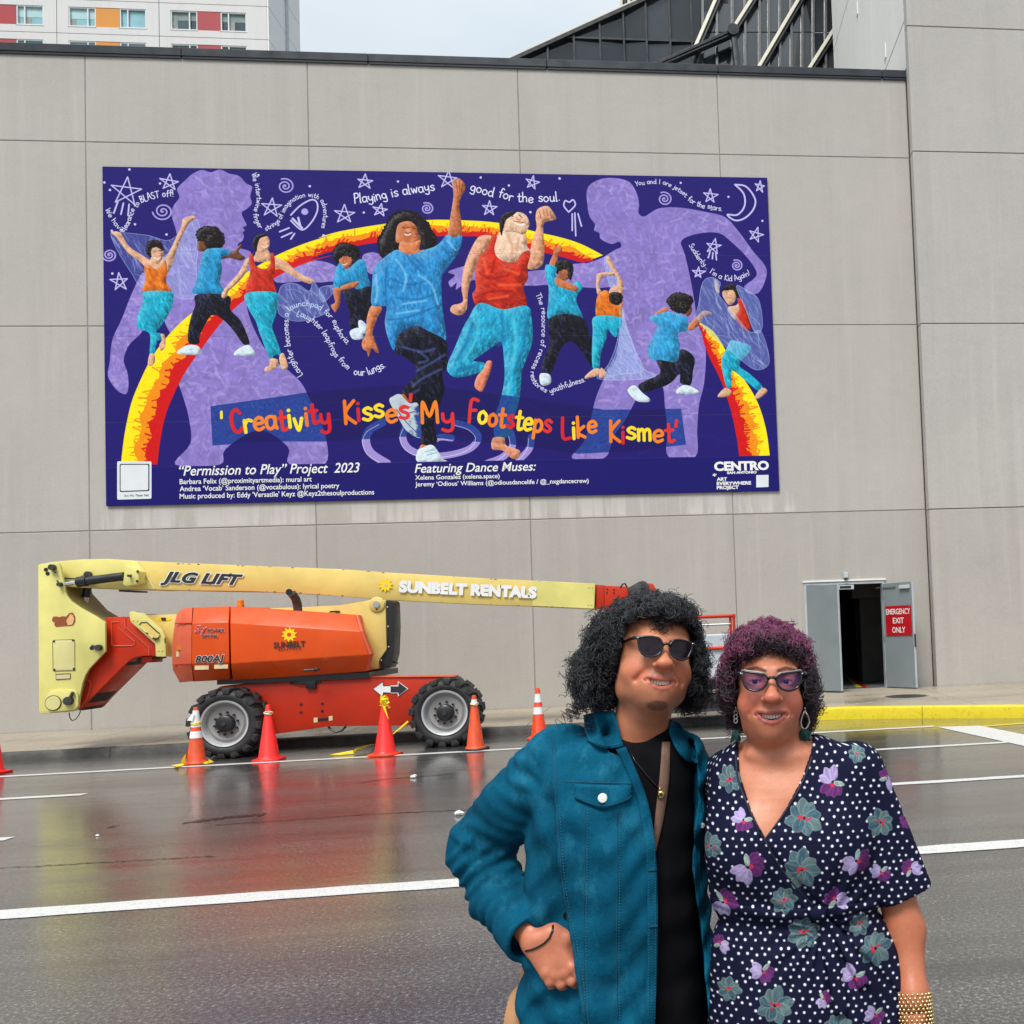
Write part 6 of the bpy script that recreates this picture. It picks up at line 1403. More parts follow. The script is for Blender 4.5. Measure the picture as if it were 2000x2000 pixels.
def title(body, path, h, w, k):
    n = len(body); cols = [TC[(i*5+k+(i // 3)) % 6] for i in range(n)]
    script_text(body, path, S_, h, w, cols=cols, jit=.3)
title("'", [(436, 846), (446, 844)], 84, 10, 2); title('Creativity', [(452, 848), (540, 838), (648, 828)], 84, 13, 0); title("Kisses'", [(670, 824), (740, 820), (812, 814)], 86, 13, 1); title('My', [(820, 828), (890, 826)], 80, 13, 4); title('Footsteps', [(912, 826), (990, 834), (1076, 846)], 84, 13, 3); title('Like', [(1096, 854), (1168, 852)], 80, 13, 0); title("Kismet'", [(1188, 862), (1260, 862), (1328, 860)], 82, 13, 1)
# credit band
yb0 = rc([(200, 910)], S_)[0][1]; yb1 = rc([(1500, 893)], S_)[0][1]
yb = int((yb0+yb1)/2); IMG[yb:] = (28, 24, 104); IMG[yb:yb+2] = (46, 40, 120)
for zz in (9.057, 7.431, 5.827):
    r_ = int((MZ1-zz)*PPM); IMG[r_:r_+2] = IMG[r_:r_+2]*.8+34
IMG = np.clip(IMG, 0, 255)
im = bpy.data.images.new('mural_print', MW, MH, alpha=False)
px4 = np.ones((MH, MW, 4), np.float32); px4[..., :3] = IMG[::-1]/255.
im.pixels.foreach_set(px4.ravel()); im.update(); im.pack()
def print_mat(name, img, rough=.6, spec=.12, gain=None):
    m, nt, b, N, L = nodes_of(name)
    uv = N('ShaderNodeUVMap'); t = N('ShaderNodeTexImage'); t.image = img; t.extension = 'EXTEND'; L(uv.outputs[0], t.inputs[0])
    col = mixc(nt, .12, t.outputs[0], ramp(nt, noise(nt, 30., 4), [(.3, (.75, .75, .75, 1)), (.7, (1, 1, 1, 1))]), 'MULTIPLY')
    L(col, b.inputs['Base Color']); b.inputs['Roughness'].default_value = rough; b.inputs['Specular IOR Level'].default_value = spec
    return m
M['mural'] = print_mat('mural_print', im)
M['mural_edge'] = paint('panel_edge', (.03, .03, .06, 1), .5)
mu = empty('mural', ((MX0+MX1)/2, 0, MZ0)); tag(mu, 'wide painted mural of dancers under a rainbow on purple panels', 'mural')
rows = [MZ0, 5.827, 7.431, 9.057, MZ1]
for j in range(4):
    z0, z1 = rows[j], rows[j+1]
    mb = MB(); g = .0015; mb.box((MX0, -.04, z0+g), (MX1, -.012, z1-g))
    o = mb.build('mural_panel', M['mural'], mu, fix=False)
    uv = o.data.uv_layers.new(name='UVMap')
    for lp in o.data.loops:
        v = o.data.vertices[lp.vertex_index].co; uv.data[lp.index].uv = ((v.x-MX0)/(MX1-MX0), (v.z-MZ0)/(MZ1-MZ0))
mb = MB(); mb.box((MX0+.05, -.0115, MZ0+.05), (MX1-.05, -.001, MZ1-.05)); mb.build('mounting_frame', M['mural_edge'], mu)
def mtext(body, a, b_, hpx, shear=0., offset=.012, mat='decal_white', nm='lettering', sp=1.):
    p0, p1 = wp(*a, .04), wp(*b_, .04); h = hpx/ (F_PX/ (wp(*a, .04)-CAM).length)
    p1.z = p0.z
    lettering(nm, body, M[mat], mu, p0, p1, h, .04, shear, offset, sp, .002)
mtext('“Permission to Play” Project  2023', (350, 929), (703, 927), 17, .25, .01)
mtext('Barbara Felix (@proximityartmedia): mural art', (351, 945.5), (609, 943), 8.6); mtext("Andrea ‘Vocab’ Sanderson (@vocabulous): lyrical poetry", (351, 959.5), (663, 955), 8.6); mtext("Music produced by: Eddy 'Versatile' Keyz @Keyz2thesoulproductions", (351, 974), (731, 967), 8.6)
mtext('Featuring Dance Muses:', (810, 923.5), (1047, 920), 17, .25, .01); mtext('Xelena Gonzalez (xelena.space)', (811, 937), (976, 935), 8.4); mtext("Jeremy ‘Odious’ Williams (@odiousdancelife / @_nxgdancecrew)", (811, 950), (1150, 946), 8.4)
mtext('CENTRO', (1395, 919), (1502, 917), 17, 0., .045); mtext('SAN ANTONIO', (1420, 925.5), (1478, 924.5), 4.6, 0., .05); mtext('ART', (1400, 939), (1420, 938.5), 6.4, 0., .04); mtext('EVERYWHERE', (1400, 947.5), (1467, 946), 6.4, 0., .04); mtext('PROJECT', (1400, 955.5), (1443, 954.5), 6.4, 0., .04); mtext('*', (1392, 934), (1400, 934), 9, 0., .02)
def mcard(pts, mat, off, nm, r=3):
    P = [wp(*q, .04) for q in (rnd(pts, r) if r else pts)]; mb = MB(); mb.prism([Vector((p.x, -.04-off, p.z)) for p in P], (0, .0018, 0)); mb.build(nm, M[mat], mu)
M['card'] = paint('white_print', (.7, .73, .75, 1), .5, .04)
mcard([(229, 901), (296, 901), (296, 974), (229, 976)], 'card', .003, 'print_card'); mcard([(234, 906), (292, 906), (292, 959), (234, 961)], 'decal_black', .0055, 'card_border'); mcard([(236, 908), (290, 908), (290, 957), (236, 959)], 'card', .0078, 'print_card')
mcard([(1477, 928), (1501, 927.5), (1501, 951), (1477, 952)], 'card', .003, 'print_card', 0)
p0, p1 = wp(239, 970.5, .04), wp(291, 969.5, .04); p1.z = p0.z
lettering('lettering', 'Are We There Yet?', M['decal_black'], mu, p0+Vector((.03, 0, 0)), p1, .045, .046, 0., .03, 1., .003)
# ------------------------------------------------------------------ people: distance-field modelling
# person frame: x right, y away from the camera, z up, origin under the camera; turned into the world by yaw2world
def rayY(px, py):
    uu = (px-CX)/F_PX; vv = -(py-CY)/F_PX
    cr, sr = math.cos(ROLL), math.sin(ROLL)
    u = uu*cr+vv*sr; v = -uu*sr+vv*cr
    c, s = math.cos(PITCH), math.sin(PITCH)
    return np.array([u, c-v*s, s+v*c])
def LP(px, py, d):
    r = rayY(px, py); return np.array([r[0]/r[1]*d, d, CAM_H+r[2]/r[1]*d])
def to_world(V):
    V = np.asarray(V, float).reshape(-1, 3)
    return np.c_[V[:, 0]*CA+V[:, 1]*SA+CAM.x, -V[:, 0]*SA+V[:, 1]*CA+CAM.y, V[:, 2]]
def pxm(d): return d/F_PX   # metres per photograph pixel at depth d
f32 = np.float32
class Grid:
    def __init__(s, lo, hi, h):
        s.lo = np.array(lo, float); s.h = h; s.n = np.maximum(2, np.ceil((np.array(hi)-s.lo)/h).astype(int)+1)
        s.x, s.y, s.z = [(s.lo[i]+np.arange(s.n[i])*h).astype(f32).reshape([-1 if k == i else 1 for k in range(3)]) for i in range(3)]
    def local(s, c, R):
        """coordinates in a turned frame: columns of R are the frame's axes"""
        X, Y, Z = s.x-f32(c[0]), s.y-f32(c[1]), s.z-f32(c[2])
        return [(X*f32(R[0, k])+Y*f32(R[1, k])+Z*f32(R[2, k])) for k in range(3)]
def smin(a, b, k):
    h = np.clip(.5+.5*(b-a)/k, 0, 1); return b+(a-b)*h-k*h*(1-h)
def smax(a, b, k): return -smin(-a, -b, k)
def ell_(P, c, r):
    x, y, z = P; x = x-f32(c[0]); y = y-f32(c[1]); z = z-f32(c[2])
    k0 = np.sqrt((x/r[0])**2+(y/r[1])**2+(z/r[2])**2); k1 = np.sqrt((x/r[0]**2)**2+(y/r[1]**2)**2+(z/r[2]**2)**2)
    return k0*(k0-1)/np.maximum(k1, 1e-6)
def cap_(P, a, b, ra, rb, flat=None):
    x, y, z = P; a = np.asarray(a, float); b = np.asarray(b, float); v = b-a; L_ = v@v+1e-12
    px, py, pz = x-f32(a[0]), y-f32(a[1]), z-f32(a[2])
    t = np.clip((px*f32(v[0])+py*f32(v[1])+pz*f32(v[2]))/f32(L_), 0, 1)
    return np.sqrt((px-t*f32(v[0]))**2+(py-t*f32(v[1]))**2+(pz-t*f32(v[2]))**2)-(ra+(rb-ra)*t)
def chain_(P, pts, rs, k=.01):
    d = None
    for i in range(len(pts)-1):
        q = cap_(P, pts[i], pts[i+1], rs[i], rs[i+1]); d = q if d is None else smin(d, q, k)
    return d
def loft_(P, lv, p=2.):
    """stack of (z, cx, cy, rx, ry) superellipses"""
    x, y, z = P; lv = sorted(lv); zs = [l[0] for l in lv]; zz = z.ravel() if z.size < 5000 else None
    def it(k):
        if zz is not None: return np.interp(zz, zs, [l[k] for l in lv]).astype(f32).reshape(z.shape)
        return np.interp(z, zs, [l[k] for l in lv]).astype(f32)
    cx, cy, rx, ry = it(1), it(2), it(3), it(4)
    e = (np.abs((x-cx)/rx)**p+np.abs((y-cy)/ry)**p)**f32(1/p)
    d = (e-1)*np.minimum(rx, ry)
    return smax(d, np.abs(z-(zs[0]+zs[-1])/2)-(zs[-1]-zs[0])/2, .02)
def sm_levels(lv, n=4):
    """smooth a level list with a spline in z"""
    lv = np.array(sorted(lv), float); out = crom_(lv, n); return [tuple(q) for q in out]
def crom_(P, n=5):
    out = []
    m = len(P)
    for i in range(m-1):
        p0, p1, p2, p3 = P[max(i-1, 0)], P[i], P[i+1], P[min(i+2, m-1)]
        for t in np.arange(n)/n: out.append(.5*((2*p1)+(-p0+p2)*t+(2*p0-5*p1+4*p2-p3)*t*t+(-p0+3*p1-3*p2+p3)*t**3))
    out.append(P[-1]); return np.array(out)
def nets(g, d):
    """surface nets: vertices and quads of the zero level"""
    d = np.broadcast_to(d, tuple(g.n)).astype(f32); s = d < 0
    c = [s[i:s.shape[0]-1+i, j:s.shape[1]-1+j, k:s.shape[2]-1+k] for i in (0, 1) for j in (0, 1) for k in (0, 1)]
    a = c[0].copy(); o = c[0].copy()
    for q in c[1:]: a &= q; o |= q
    act = o & ~a; idx = np.full(act.shape, -1, np.int64); I = np.argwhere(act); idx[act] = np.arange(len(I))
    acc = np.zeros((len(I), 3)); cnt = np.zeros(len(I))
    corners = [(i, j, k) for i in (0, 1) for j in (0, 1) for k in (0, 1)]
    val = [d[I[:, 0]+i, I[:, 1]+j, I[:, 2]+k] for i, j, k in corners]
    for p in range(8):
        for q in range(p+1, 8):
            df = np.array(corners[q])-np.array(corners[p])
            if np.abs(df).sum() != 1: continue
            m = (val[p] < 0) != (val[q] < 0); t = np.where(m, val[p]/np.where(m, val[p]-val[q], 1), 0)
            acc += m[:, None]*(np.array(corners[p])+t[:, None]*df); cnt += m
    V = (I+acc/np.maximum(cnt, 1)[:, None])*g.h+g.lo
    F = []
    for ax in range(3):
        b_, c_ = (ax+1) % 3, (ax+2) % 3
        sl0 = [slice(None)]*3; sl1 = [slice(None)]*3; sl0[ax] = slice(0, -1); sl1[ax] = slice(1, None)
        cr_ = s[tuple(sl0)] != s[tuple(sl1)]; E = np.argwhere(cr_); ok = (E[:, b_] > 0) & (E[:, c_] > 0) & (E[:, b_] < g.n[b_]-1) & (E[:, c_] < g.n[c_]-1); E = E[ok]
        if not len(E): continue
        inside = s[tuple(E.T)]
        def at(db, dc): q = E.copy(); q[:, b_] += db; q[:, c_] += dc; return idx[tuple(q.T)]
        Q = np.stack([at(-1, -1), at(0, -1), at(0, 0), at(-1, 0)], 1); Q[~inside] = Q[~inside][:, ::-1]; F.append(Q)
    return V, np.vstack(F)
def relax(V, F, n=1, w=.5):
    for _ in range(n):
        acc = np.zeros_like(V); c = np.zeros(len(V))
        for i in range(4):
            for j in (1, 3): np.add.at(acc, F[:, i], V[F[:, (i+j) % 4]]); np.add.at(c, F[:, i], 1)
        V = V*(1-w)+acc/np.maximum(c, 1)[:, None]*w
    return V
def fmesh(name, V, F, mat, parent=None, cols=None, uvs=None, smooth=True):
    me = bpy.data.meshes.new(name); W = to_world(V)
    me.vertices.add(len(W)); me.vertices.foreach_set('co', W.astype(f32).ravel())
    n = F.shape[1]
    me.loops.add(F.size); me.loops.foreach_set('vertex_index', F.astype(np.int32).ravel())
    me.polygons.add(len(F)); me.polygons.foreach_set('loop_start', np.arange(0, F.size, n, dtype=np.int32))
    me.update(calc_edges=True); me.validate()
    if smooth: me.polygons.foreach_set('use_smooth', [True]*len(me.polygons))
    if cols is not None:
        at = me.color_attributes.new('tone', 'FLOAT_COLOR', 'POINT'); at.data.foreach_set('color', np.c_[cols, np.ones(len(cols))].astype(f32).ravel())
    if uvs is not None:
        ul = me.uv_layers.new(name='UVMap'); li = np.empty(len(me.loops), np.int32); me.loops.foreach_get('vertex_index', li); ul.data.foreach_set('uv', uvs[li].astype(f32).ravel())
    me.materials.append(mat)
    o = bpy.data.objects.new(name, me); COL.objects.link(o); adopt(o, parent); return o
def join_meshes(parts):
    V, F, C = [], [], []; n = 0
    for v, f, c in parts: V.append(v); F.append(f+n); C.append(c); n += len(v)
    return np.vstack(V), np.vstack(F), np.vstack(C)
def seg_dist(V, pts):
    pts = np.asarray(pts, float); d = np.full(len(V), 1e9)
    for i in range(len(pts)-1):
        a, b_ = pts[i], pts[i+1]; v = b_-a; t = np.clip((V-a)@v/(v@v+1e-12), 0, 1); d = np.minimum(d, np.linalg.norm(V-a-t[:, None]*v, axis=1))
    return d
def vnoise(V, k, seed=0):
    r = np.random.default_rng(seed); s = 0
    for i in range(6):
        w = r.normal(size=3)*k*(1+.5*i); s = s+np.sin(V@w+r.uniform(0, 6.28))/(1+.4*i)
    return s/3
lc = lambda *c: np.array(rgb(*c)[:3])
def rotm(yaw=0., pitch=0., roll=0.):
    """roll about the view axis (+ = clockwise in the picture), pitch (- = chin up), yaw (+ = turned to picture right)"""
    cy, sy, cp, sp, cr, sr = math.cos(yaw), math.sin(yaw), math.cos(pitch), math.sin(pitch), math.cos(roll), math.sin(roll)
    Ry = np.array([[cy, -sy, 0], [sy, cy, 0], [0, 0, 1]]); Rp = np.array([[1, 0, 0], [0, cp, -sp], [0, sp, cp]]); Rr = np.array([[cr, 0, sr], [0, 1, 0], [-sr, 0, cr]])
    return Rr@Ry@Rp
from mathutils.bvhtree import BVHTree
def bvh_of(*objs):
    V, F = [], []; n = 0
    for o in objs:
        me = o.data; v = np.empty(len(me.vertices)*3, f32); me.vertices.foreach_get('co', v); V.append(v.reshape(-1, 3)); F += [tuple(i+n for i in p.vertices) for p in me.polygons]; n += len(me.vertices)
    return BVHTree.FromPolygons(np.vstack(V).tolist(), F)
def hit(b, px, py, lift=0., dmax=None):
    d = ray(px, py).normalized(); h = b.ray_cast(CAM, d)
    if h[0] is None: return None
    return h[0]-d*lift
def cloth_patch(name, top, bot, b, mat, parent, lift=.004, thick=.004, n=14, m=8, uvf=None):
    """sheet laid on the clothing between two lines of the photograph, with its own thickness"""
    T = resample_(top, n); B = resample_(bot, n); P = np.zeros((m, n, 3)); ok = np.zeros((m, n), bool)
    for i in range(m):
        for j in range(n):
            q = T[j]+(B[j]-T[j])*i/(m-1); h = hit(b, *q, 0)
            if h is not None: P[i, j] = h[:]; ok[i, j] = True
    depth = (P-np.array(CAM[:]))@np.array([SA, CA, 0.])
    med = np.median(depth[ok]); good = ok & (np.abs(depth-med) < .16)
    for i in range(m):
        for j in range(n):
            if not good[i, j]:
                dd = np.abs(np.argwhere(good)-[i, j]).sum(1); a = np.argwhere(good)[dd.argmin()]; q = T[j]+(B[j]-T[j])*i/(m-1)
                r = np.array(ray(*q)[:]); P[i, j] = np.array(CAM[:])+r*(depth[a[0], a[1]]/(r@np.array([SA, CA, 0.])))
    for _ in range(2):
        Q = P.copy(); Q[1:-1, 1:-1] = .5*P[1:-1, 1:-1]+.125*(P[:-2, 1:-1]+P[2:, 1:-1]+P[1:-1, :-2]+P[1:-1, 2:]); P = Q
    Dn = np.array(CAM[:])-P; Dn /= np.linalg.norm(Dn, axis=2, keepdims=True)
    e = np.zeros((m, n, 1)); e[0] = e[-1] = 1; e[:, 0] = e[:, -1] = 1
    Fr = P+Dn*(lift+thick)-Dn*e*thick*.45; Bk = P+Dn*(lift-.006)
    mb = MB(); V = [tuple(v) for v in Fr.reshape(-1, 3)]+[tuple(v) for v in Bk.reshape(-1, 3)]; Fc = []; N_ = m*n
    for i in range(m-1):
        for j in range(n-1):
            a = i*n+j; Fc.append((a, a+n, a+n+1, a+1)); Fc.append((N_+a, N_+a+1, N_+a+n+1, N_+a+n))
    edge = [j for j in range(n)]+[i*n+n-1 for i in range(1, m)]+[(m-1)*n+j for j in range(n-2, -1, -1)]+[i*n for i in range(m-2, 0, -1)]
    for q in range(len(edge)):
        a, c = edge[q], edge[(q+1) % len(edge)]; Fc.append((a, c, N_+c, N_+a))
    mb.add(V, Fc); o = mb.build(name, mat, parent, smooth='all')
    if uvf:
        ul = o.data.uv_layers.new(name='UVMap'); 
        for lp in o.data.loops: ul.data[lp.index].uv = uvf(o.data.vertices[lp.vertex_index].co)
    return o
def resample_(P, n):
    P = np.asarray(P, float); P = crom_(P, 6) if len(P) > 2 else P
    d = np.r_[0, np.cumsum(np.hypot(*np.diff(P, axis=0).T))]; t = np.linspace(0, d[-1], n); return np.c_[np.interp(t, d, P[:, 0]), np.interp(t, d, P[:, 1])]
def seam_line(name, pts, b, mat, parent, r=.0014, lift=.0008, dash=None, n=60):
    P = [hit(b, *q, lift) for q in resample_(pts, n)]
    mb = MB()
    if dash is None:
        run = []
        for p in P+[None]:
            if p is None or (run and (p-run[-1]).length > .04):
                if len(run) > 1: mb.tube(run, r, 5)
                run = [p] if p is not None else []
            else: run.append(p)
    else:
        Q = [p for p in P if p is not None]
        for i in range(0, len(Q)-1, 2):
            if (Q[i+1]-Q[i]).length < .03: mb.tube([Q[i], Q[i+1]], r, 4)
    if mb.v: return mb.build(name, mat, parent, smooth='all', fix=False)

def skin_mat(name, scat=.12):
    m, nt, b, N, L = nodes_of(name)
    a = N('ShaderNodeAttribute'); a.attribute_name = 'tone'
    n = noise(nt, 240., 3, .7); col = mixc(nt, .42, a.outputs[0], ramp(nt, n, [(.35, (.8, .76, .74, 1)), (.65, (1., 1., 1., 1))]), 'MULTIPLY')
    col = mixc(nt, .34, col, ramp(nt, noise(nt, 34., 5, .65), [(.35, (.8, .62, .58, 1)), (.65, (1, 1, 1, 1))]), 'MULTIPLY')
    L(col, b.inputs['Base Color']); b.inputs['Subsurface Weight'].default_value = scat; b.inputs['Subsurface Radius'].default_value = (.9, .35, .2); b.inputs['Subsurface Scale'].default_value = .006
    L(ramp(nt, noise(nt, 60., 3), [(.3, .36), (.7, .52)]), b.inputs['Roughness']); b.inputs['Specular IOR Level'].default_value = .45
    bump(nt, b, math_(nt, 'ADD', noise(nt, 420., 2), math_(nt, 'MULTIPLY', noise(nt, 70., 4, .6), 1.4)), .22, .0012); return m
M['skin'] = skin_mat('skin')
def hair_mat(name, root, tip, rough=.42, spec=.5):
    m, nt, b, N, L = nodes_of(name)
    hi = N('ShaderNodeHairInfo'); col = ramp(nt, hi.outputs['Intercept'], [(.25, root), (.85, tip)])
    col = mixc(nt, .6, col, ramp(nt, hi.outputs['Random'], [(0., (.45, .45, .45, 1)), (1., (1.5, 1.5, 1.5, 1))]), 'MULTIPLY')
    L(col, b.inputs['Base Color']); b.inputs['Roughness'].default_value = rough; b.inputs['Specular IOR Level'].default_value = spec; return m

# ---- head field, in its own frame: origin between the eyes, x picture right, y into the head, z up
def head_field(P, q):
    E = lambda c, r: ell_(P, c, r); Cp = lambda a, b_, r, s: cap_(P, a, b_, r, s)
    w = q.get('wide', 1.)
    d = E((0, .082, .030), (.076*w, .1, .083))
    d = smin(d, E((0, .036, -.028), (.0655*w, .075, .082)), .03)
    d = smin(d, E((0, .02, -.078), (.049*w, .052, .038)), .03)
    d = smin(d, E((0, -.012, -.101), (.024*w, .02, .018)), .022)
    for s in (-1, 1):
        d = smin(d, E((s*.044*w, .012, -.046), (.026, .026, .024)), .022)      # cheek lifted by the smile
        d = smin(d, E((s*.053*w, .05, -.076), (q.get('jaw', .016), .026, .026)), .025)       # jaw corner
        d = smin(d, Cp((s*.012, -.022, .02), (s*.05*w, -.002, .02), .011, .009), .016)
        d = smax(d, -E((s*.0315, -.034, .0), (.0185, .017, .0125)), .012)      # socket
        d = smin(d, E((s*.0315, -.006, .001), (.0185, .0165, .0125)), .006)    # lids, then the almond opening
        d = smax(d, -E((s*.0315, -.024, -.0008), (.0135, .0105, q.get('lid', .0046))), .0018)
    d = smin(d, Cp((0, -.026, .008), (0, -.05, -.029), .0078, .0115), .012)
    d = smin(d, E((0, -.054, -.0325), (.0145*q.get('nose', 1.), .0125, .0115)), .008)
    for s in (-1, 1):
        d = smin(d, E((s*.0155*q.get('nose', 1.), -.037, -.036), (.0095, .0125, .0085)), .006)
        d = smax(d, -E((s*.0085, -.047, -.0455), (.0048, .006, .0045)), .003)
        d = smax(d, -(Cp((s*.024, -.037, -.038), (s*.043*w, -.015, -.066), .003, .0025)-.001), .012)   # smile fold
    # mouth: muzzle, opening, lips
    d = smin(d, E((0, -.013, -.07), (.034, .024, .026)), .018)
    mw = q.get('mouth', .030)
    up = [(a*mw, -.0372+.0115*a*a, -.0622+.0035*a*a) for a in (-1, -.7, -.35, 0, .35, .7, 1)]
    lo = [(a*mw, -.0345+.0095*a*a, -.0832+.0235*a*a) for a in (-1, -.7, -.35, 0, .35, .7, 1)]
    opn = None
    for (a, b_) in zip(up[1:-1], lo[1:-1]):
        c = (np.array(a)+np.array(b_))/2; h = abs(a[2]-b_[2])*.5
        e = E((c[0], c[1]+.004, c[2]), (.0108, .014, max(.0022, h+.0004))); opn = e if opn is None else smin(opn, e, .003)
    d = smax(d, -opn, .004)
    d = smin(d, chain_(P, up, [.0018, .0034, .0042, .0044, .0042, .0034, .0018], .003), .004)
    d = smin(d, chain_(P, lo, [.002, .0042, .0056, .006, .0056, .0042, .002], .003), .004)
    for s in (-1, 1):   # ears
        d = smin(d, E((s*.079*w, .078, -.014), (.0095, .02, .032)), .008)
        d = smax(d, -E((s*.09*w, .073, -.008), (.007, .01, .017)), .005)
    return d, up, lo
def head_tones(Lc, up, lo, q):
    """pigment by place: lips, brows, beard, scalp, warm cheeks"""
    n = len(Lc); c = np.tile(q['skin'], (n, 1)); x, y, z = Lc.T
    mix = lambda col, f: c*(1-f[:, None])+np.asarray(col)*f[:, None]
    wgt = lambda p, r: np.clip(1-np.linalg.norm((Lc-p)/r, axis=1), 0, 1)
    for s in (-1, 1): c = mix(q['warm'], np.clip(wgt((s*.042, .0, -.045), (.034, .05, .03))*1.1, 0, .5))
    c = mix(q['warm'], np.clip(wgt((0, -.05, -.038), (.026, .03, .022))*1.2, 0, .5))
    front = y < .04
    for L_, k in ((up, .0046), (lo, .0060)):
        f = np.clip((k-seg_dist(Lc*[1, .3, 1], np.array(L_)*[1, .3, 1]))/.0016, 0, 1)*(y < .0); c = mix(q['lip'], f*.8*np.clip((.036-np.abs(x))/.012, 0, 1))
    ins = (np.abs(x) < .027) & (z < -.064) & (z > -.080) & (y > -.028) & (y < .02); c = mix((.02, .008, .008), ins*1.)
    for s in (-1, 1):
        br = [(s*.013, -.034, q.get('bz', .0215)), (s*.03, -.03, q.get('bz', .0215)+.0055), (s*.049, -.012, q.get('bz', .0215)+.0015)]; f = np.clip((.0042-seg_dist(Lc*[1, 0, 1], np.array(br)*[1, 0, 1]))/.0018, 0, 1)*(y < .03); c = mix(q['brow'], f*.85)
    if q.get('beard'):
        f = np.clip(wgt((0, -.024, -.116), (.026, .034, .012))*3.5, 0, 1); c = mix((.012, .01, .01), f*np.clip(.62+.5*vnoise(Lc, 900, 6), .2, .95))
        f = np.clip(wgt((0, -.035, -.054), (.032, .03, .009))*1.2, 0, .4); c = mix((.06, .035, .028), f)
        f = np.clip(wgt((0, .02, -.115), (.07, .09, .05))*1.2, 0, .3); c = mix((.1, .06, .045), f)
    hl = q['hairline'](x, y, z); c = mix((.012, .01, .012), np.clip(hl, 0, 1))
    return np.clip(c, 0, 1)
def head_extras(q, c, R, par):
    """eyes, teeth as parts"""
    T = lambda p: np.asarray(c)+R@np.asarray(p, float)
    def blob(name, ctr, r, mat, seg=16, rings=12):
        mb = MB().ell((0, 0, 0), r, seg, rings); V = np.array([T(np.array(v)+np.array(ctr)) for v in mb.v]); W = to_world(V); mb.v = [tuple(v) for v in W]; return mb.build(name, mat, par, smooth='all')
    for s in (-1, 1):
        blob('eye', (s*.0315, -.0075, .0), (.0128, .0128, .0128), M['eye_white']); g = q.get('gaze', (0, 0))
        blob('iris', (s*.0315+g[0], -.0185, -.0005+g[1]), (.0058, .003, .0058), M['iris'])
    mb = MB(); tw = .0052
    for row, z0, h, sgn in ((0, -.0640, .0105, -1),):
        for k in range(-5, 6):
            a = k*.0056; yy = -.0300+(a/.03)**2*.0095; hh = h*(1-.06*abs(k))
            P = [T((a+u*tw*.5, yy+v, z0+w_)) for w_ in (-hh, .001) for u, v in ((-1, 0), (1, 0), (1, .004), (-1, .004))]
            W = to_world(np.array(P)); mb.hexa([tuple(p) for p in W])
    mb.build('teeth', M['teeth'], par, bevel=.0011, smooth=True, segs=2)
M['eye_white'] = paint('eye_white', (.62, .6, .58, 1), .15, .04); M['iris'] = paint('iris_brown', (.02, .011, .007, 1), .08, .1); M['teeth'] = paint('teeth', (.86, .82, .74, 1), .22, .03)

def curls(name, roots, dirs, lens, mat, parent, r=.0009, npts=26, amp=(.004, .009), pitch=.014, droop=.0, seed=1, clump=0):
    """coiled strands as hair curves; roots and dirs in the person frame"""
    rg = np.random.default_rng(seed); n = len(roots); t = np.linspace(0, 1, npts)
    if n == 0: return None
    up = np.tile([0., 0, 1], (n, 1)); up[np.abs(dirs[:, 2]) > .9] = [1, 0, 0]
    e1 = np.cross(dirs, up); e1 /= np.linalg.norm(e1, axis=1, keepdims=True); e2 = np.cross(dirs, e1)
    am = rg.uniform(*amp, n); ph = rg.uniform(0, 6.28, n); tn = lens/(pitch*rg.uniform(.8, 1.3, n))*rg.choice([-1, 1], n)
    bend = rg.normal(size=(n, 3))*.16
    if clump:   # strands of one ringlet wind together
        ci = rg.choice(n, min(clump, n), replace=False); cid = np.empty(n, int)
        for a in range(0, n, 800): cid[a:a+800] = ((roots[a:a+800, None]-roots[None, ci])**2).sum(2).argmin(1)
        src = ci[cid]; mixd = dirs*.35+dirs[src]*.65; dirs = mixd/np.linalg.norm(mixd, axis=1, keepdims=True)
        e1 = np.cross(dirs, up); e1 /= np.linalg.norm(e1, axis=1, keepdims=True); e2 = np.cross(dirs, e1)
        am = am[src]*rg.uniform(.75, 1.2, n); ph = ph[src]+rg.normal(size=n)*.5; tn = (tn/lens)[src]*lens*rg.uniform(.96, 1.04, n); bend = bend[src]*1.3+rg.normal(size=(n, 3))*.05
        lens = lens*(.5+.5*lens[src]/np.maximum(lens, 1e-3)).clip(.7, 1.15); own = rg.normal(size=(n, 3))*.0022
        roots = roots+(roots[src]-roots)*.25+own
    P = np.zeros((n, npts, 3))
    for i, tt in enumerate(t):
        a = ph+2*math.pi*tn*tt; k = am*min(1, .15+tt*2.2)
        P[:, i] = roots+dirs*(lens*tt)[:, None]+bend*(lens*tt*tt)[:, None]+e1*(k*np.cos(a))[:, None]+e2*(k*np.sin(a))[:, None]
        P[:, i, 2] -= droop*lens*tt*tt
    W = to_world(P.reshape(-1, 3))
    hc = bpy.data.hair_curves.new(name); hc.add_curves([npts]*n); hc.attributes['position'].data.foreach_set('vector', W.astype(f32).ravel())
    at = hc.attributes.get('radius') or hc.attributes.new('radius', 'FLOAT', 'POINT'); rr = np.tile(r*(1-.5*t), n); at.data.foreach_set('value', rr.astype(f32))
    hc.materials.append(mat); o = bpy.data.objects.new(name, hc); COL.objects.link(o); adopt(o, parent); o['kind'] = 'stuff'; return o
def env_fn(ells):
    def f(V):
        d = None
        for c, r in ells:
            k = (np.linalg.norm((V-c)/r, axis=1)-1)*min(r); d = k if d is None else np.minimum(d, k)
        return d
    return f
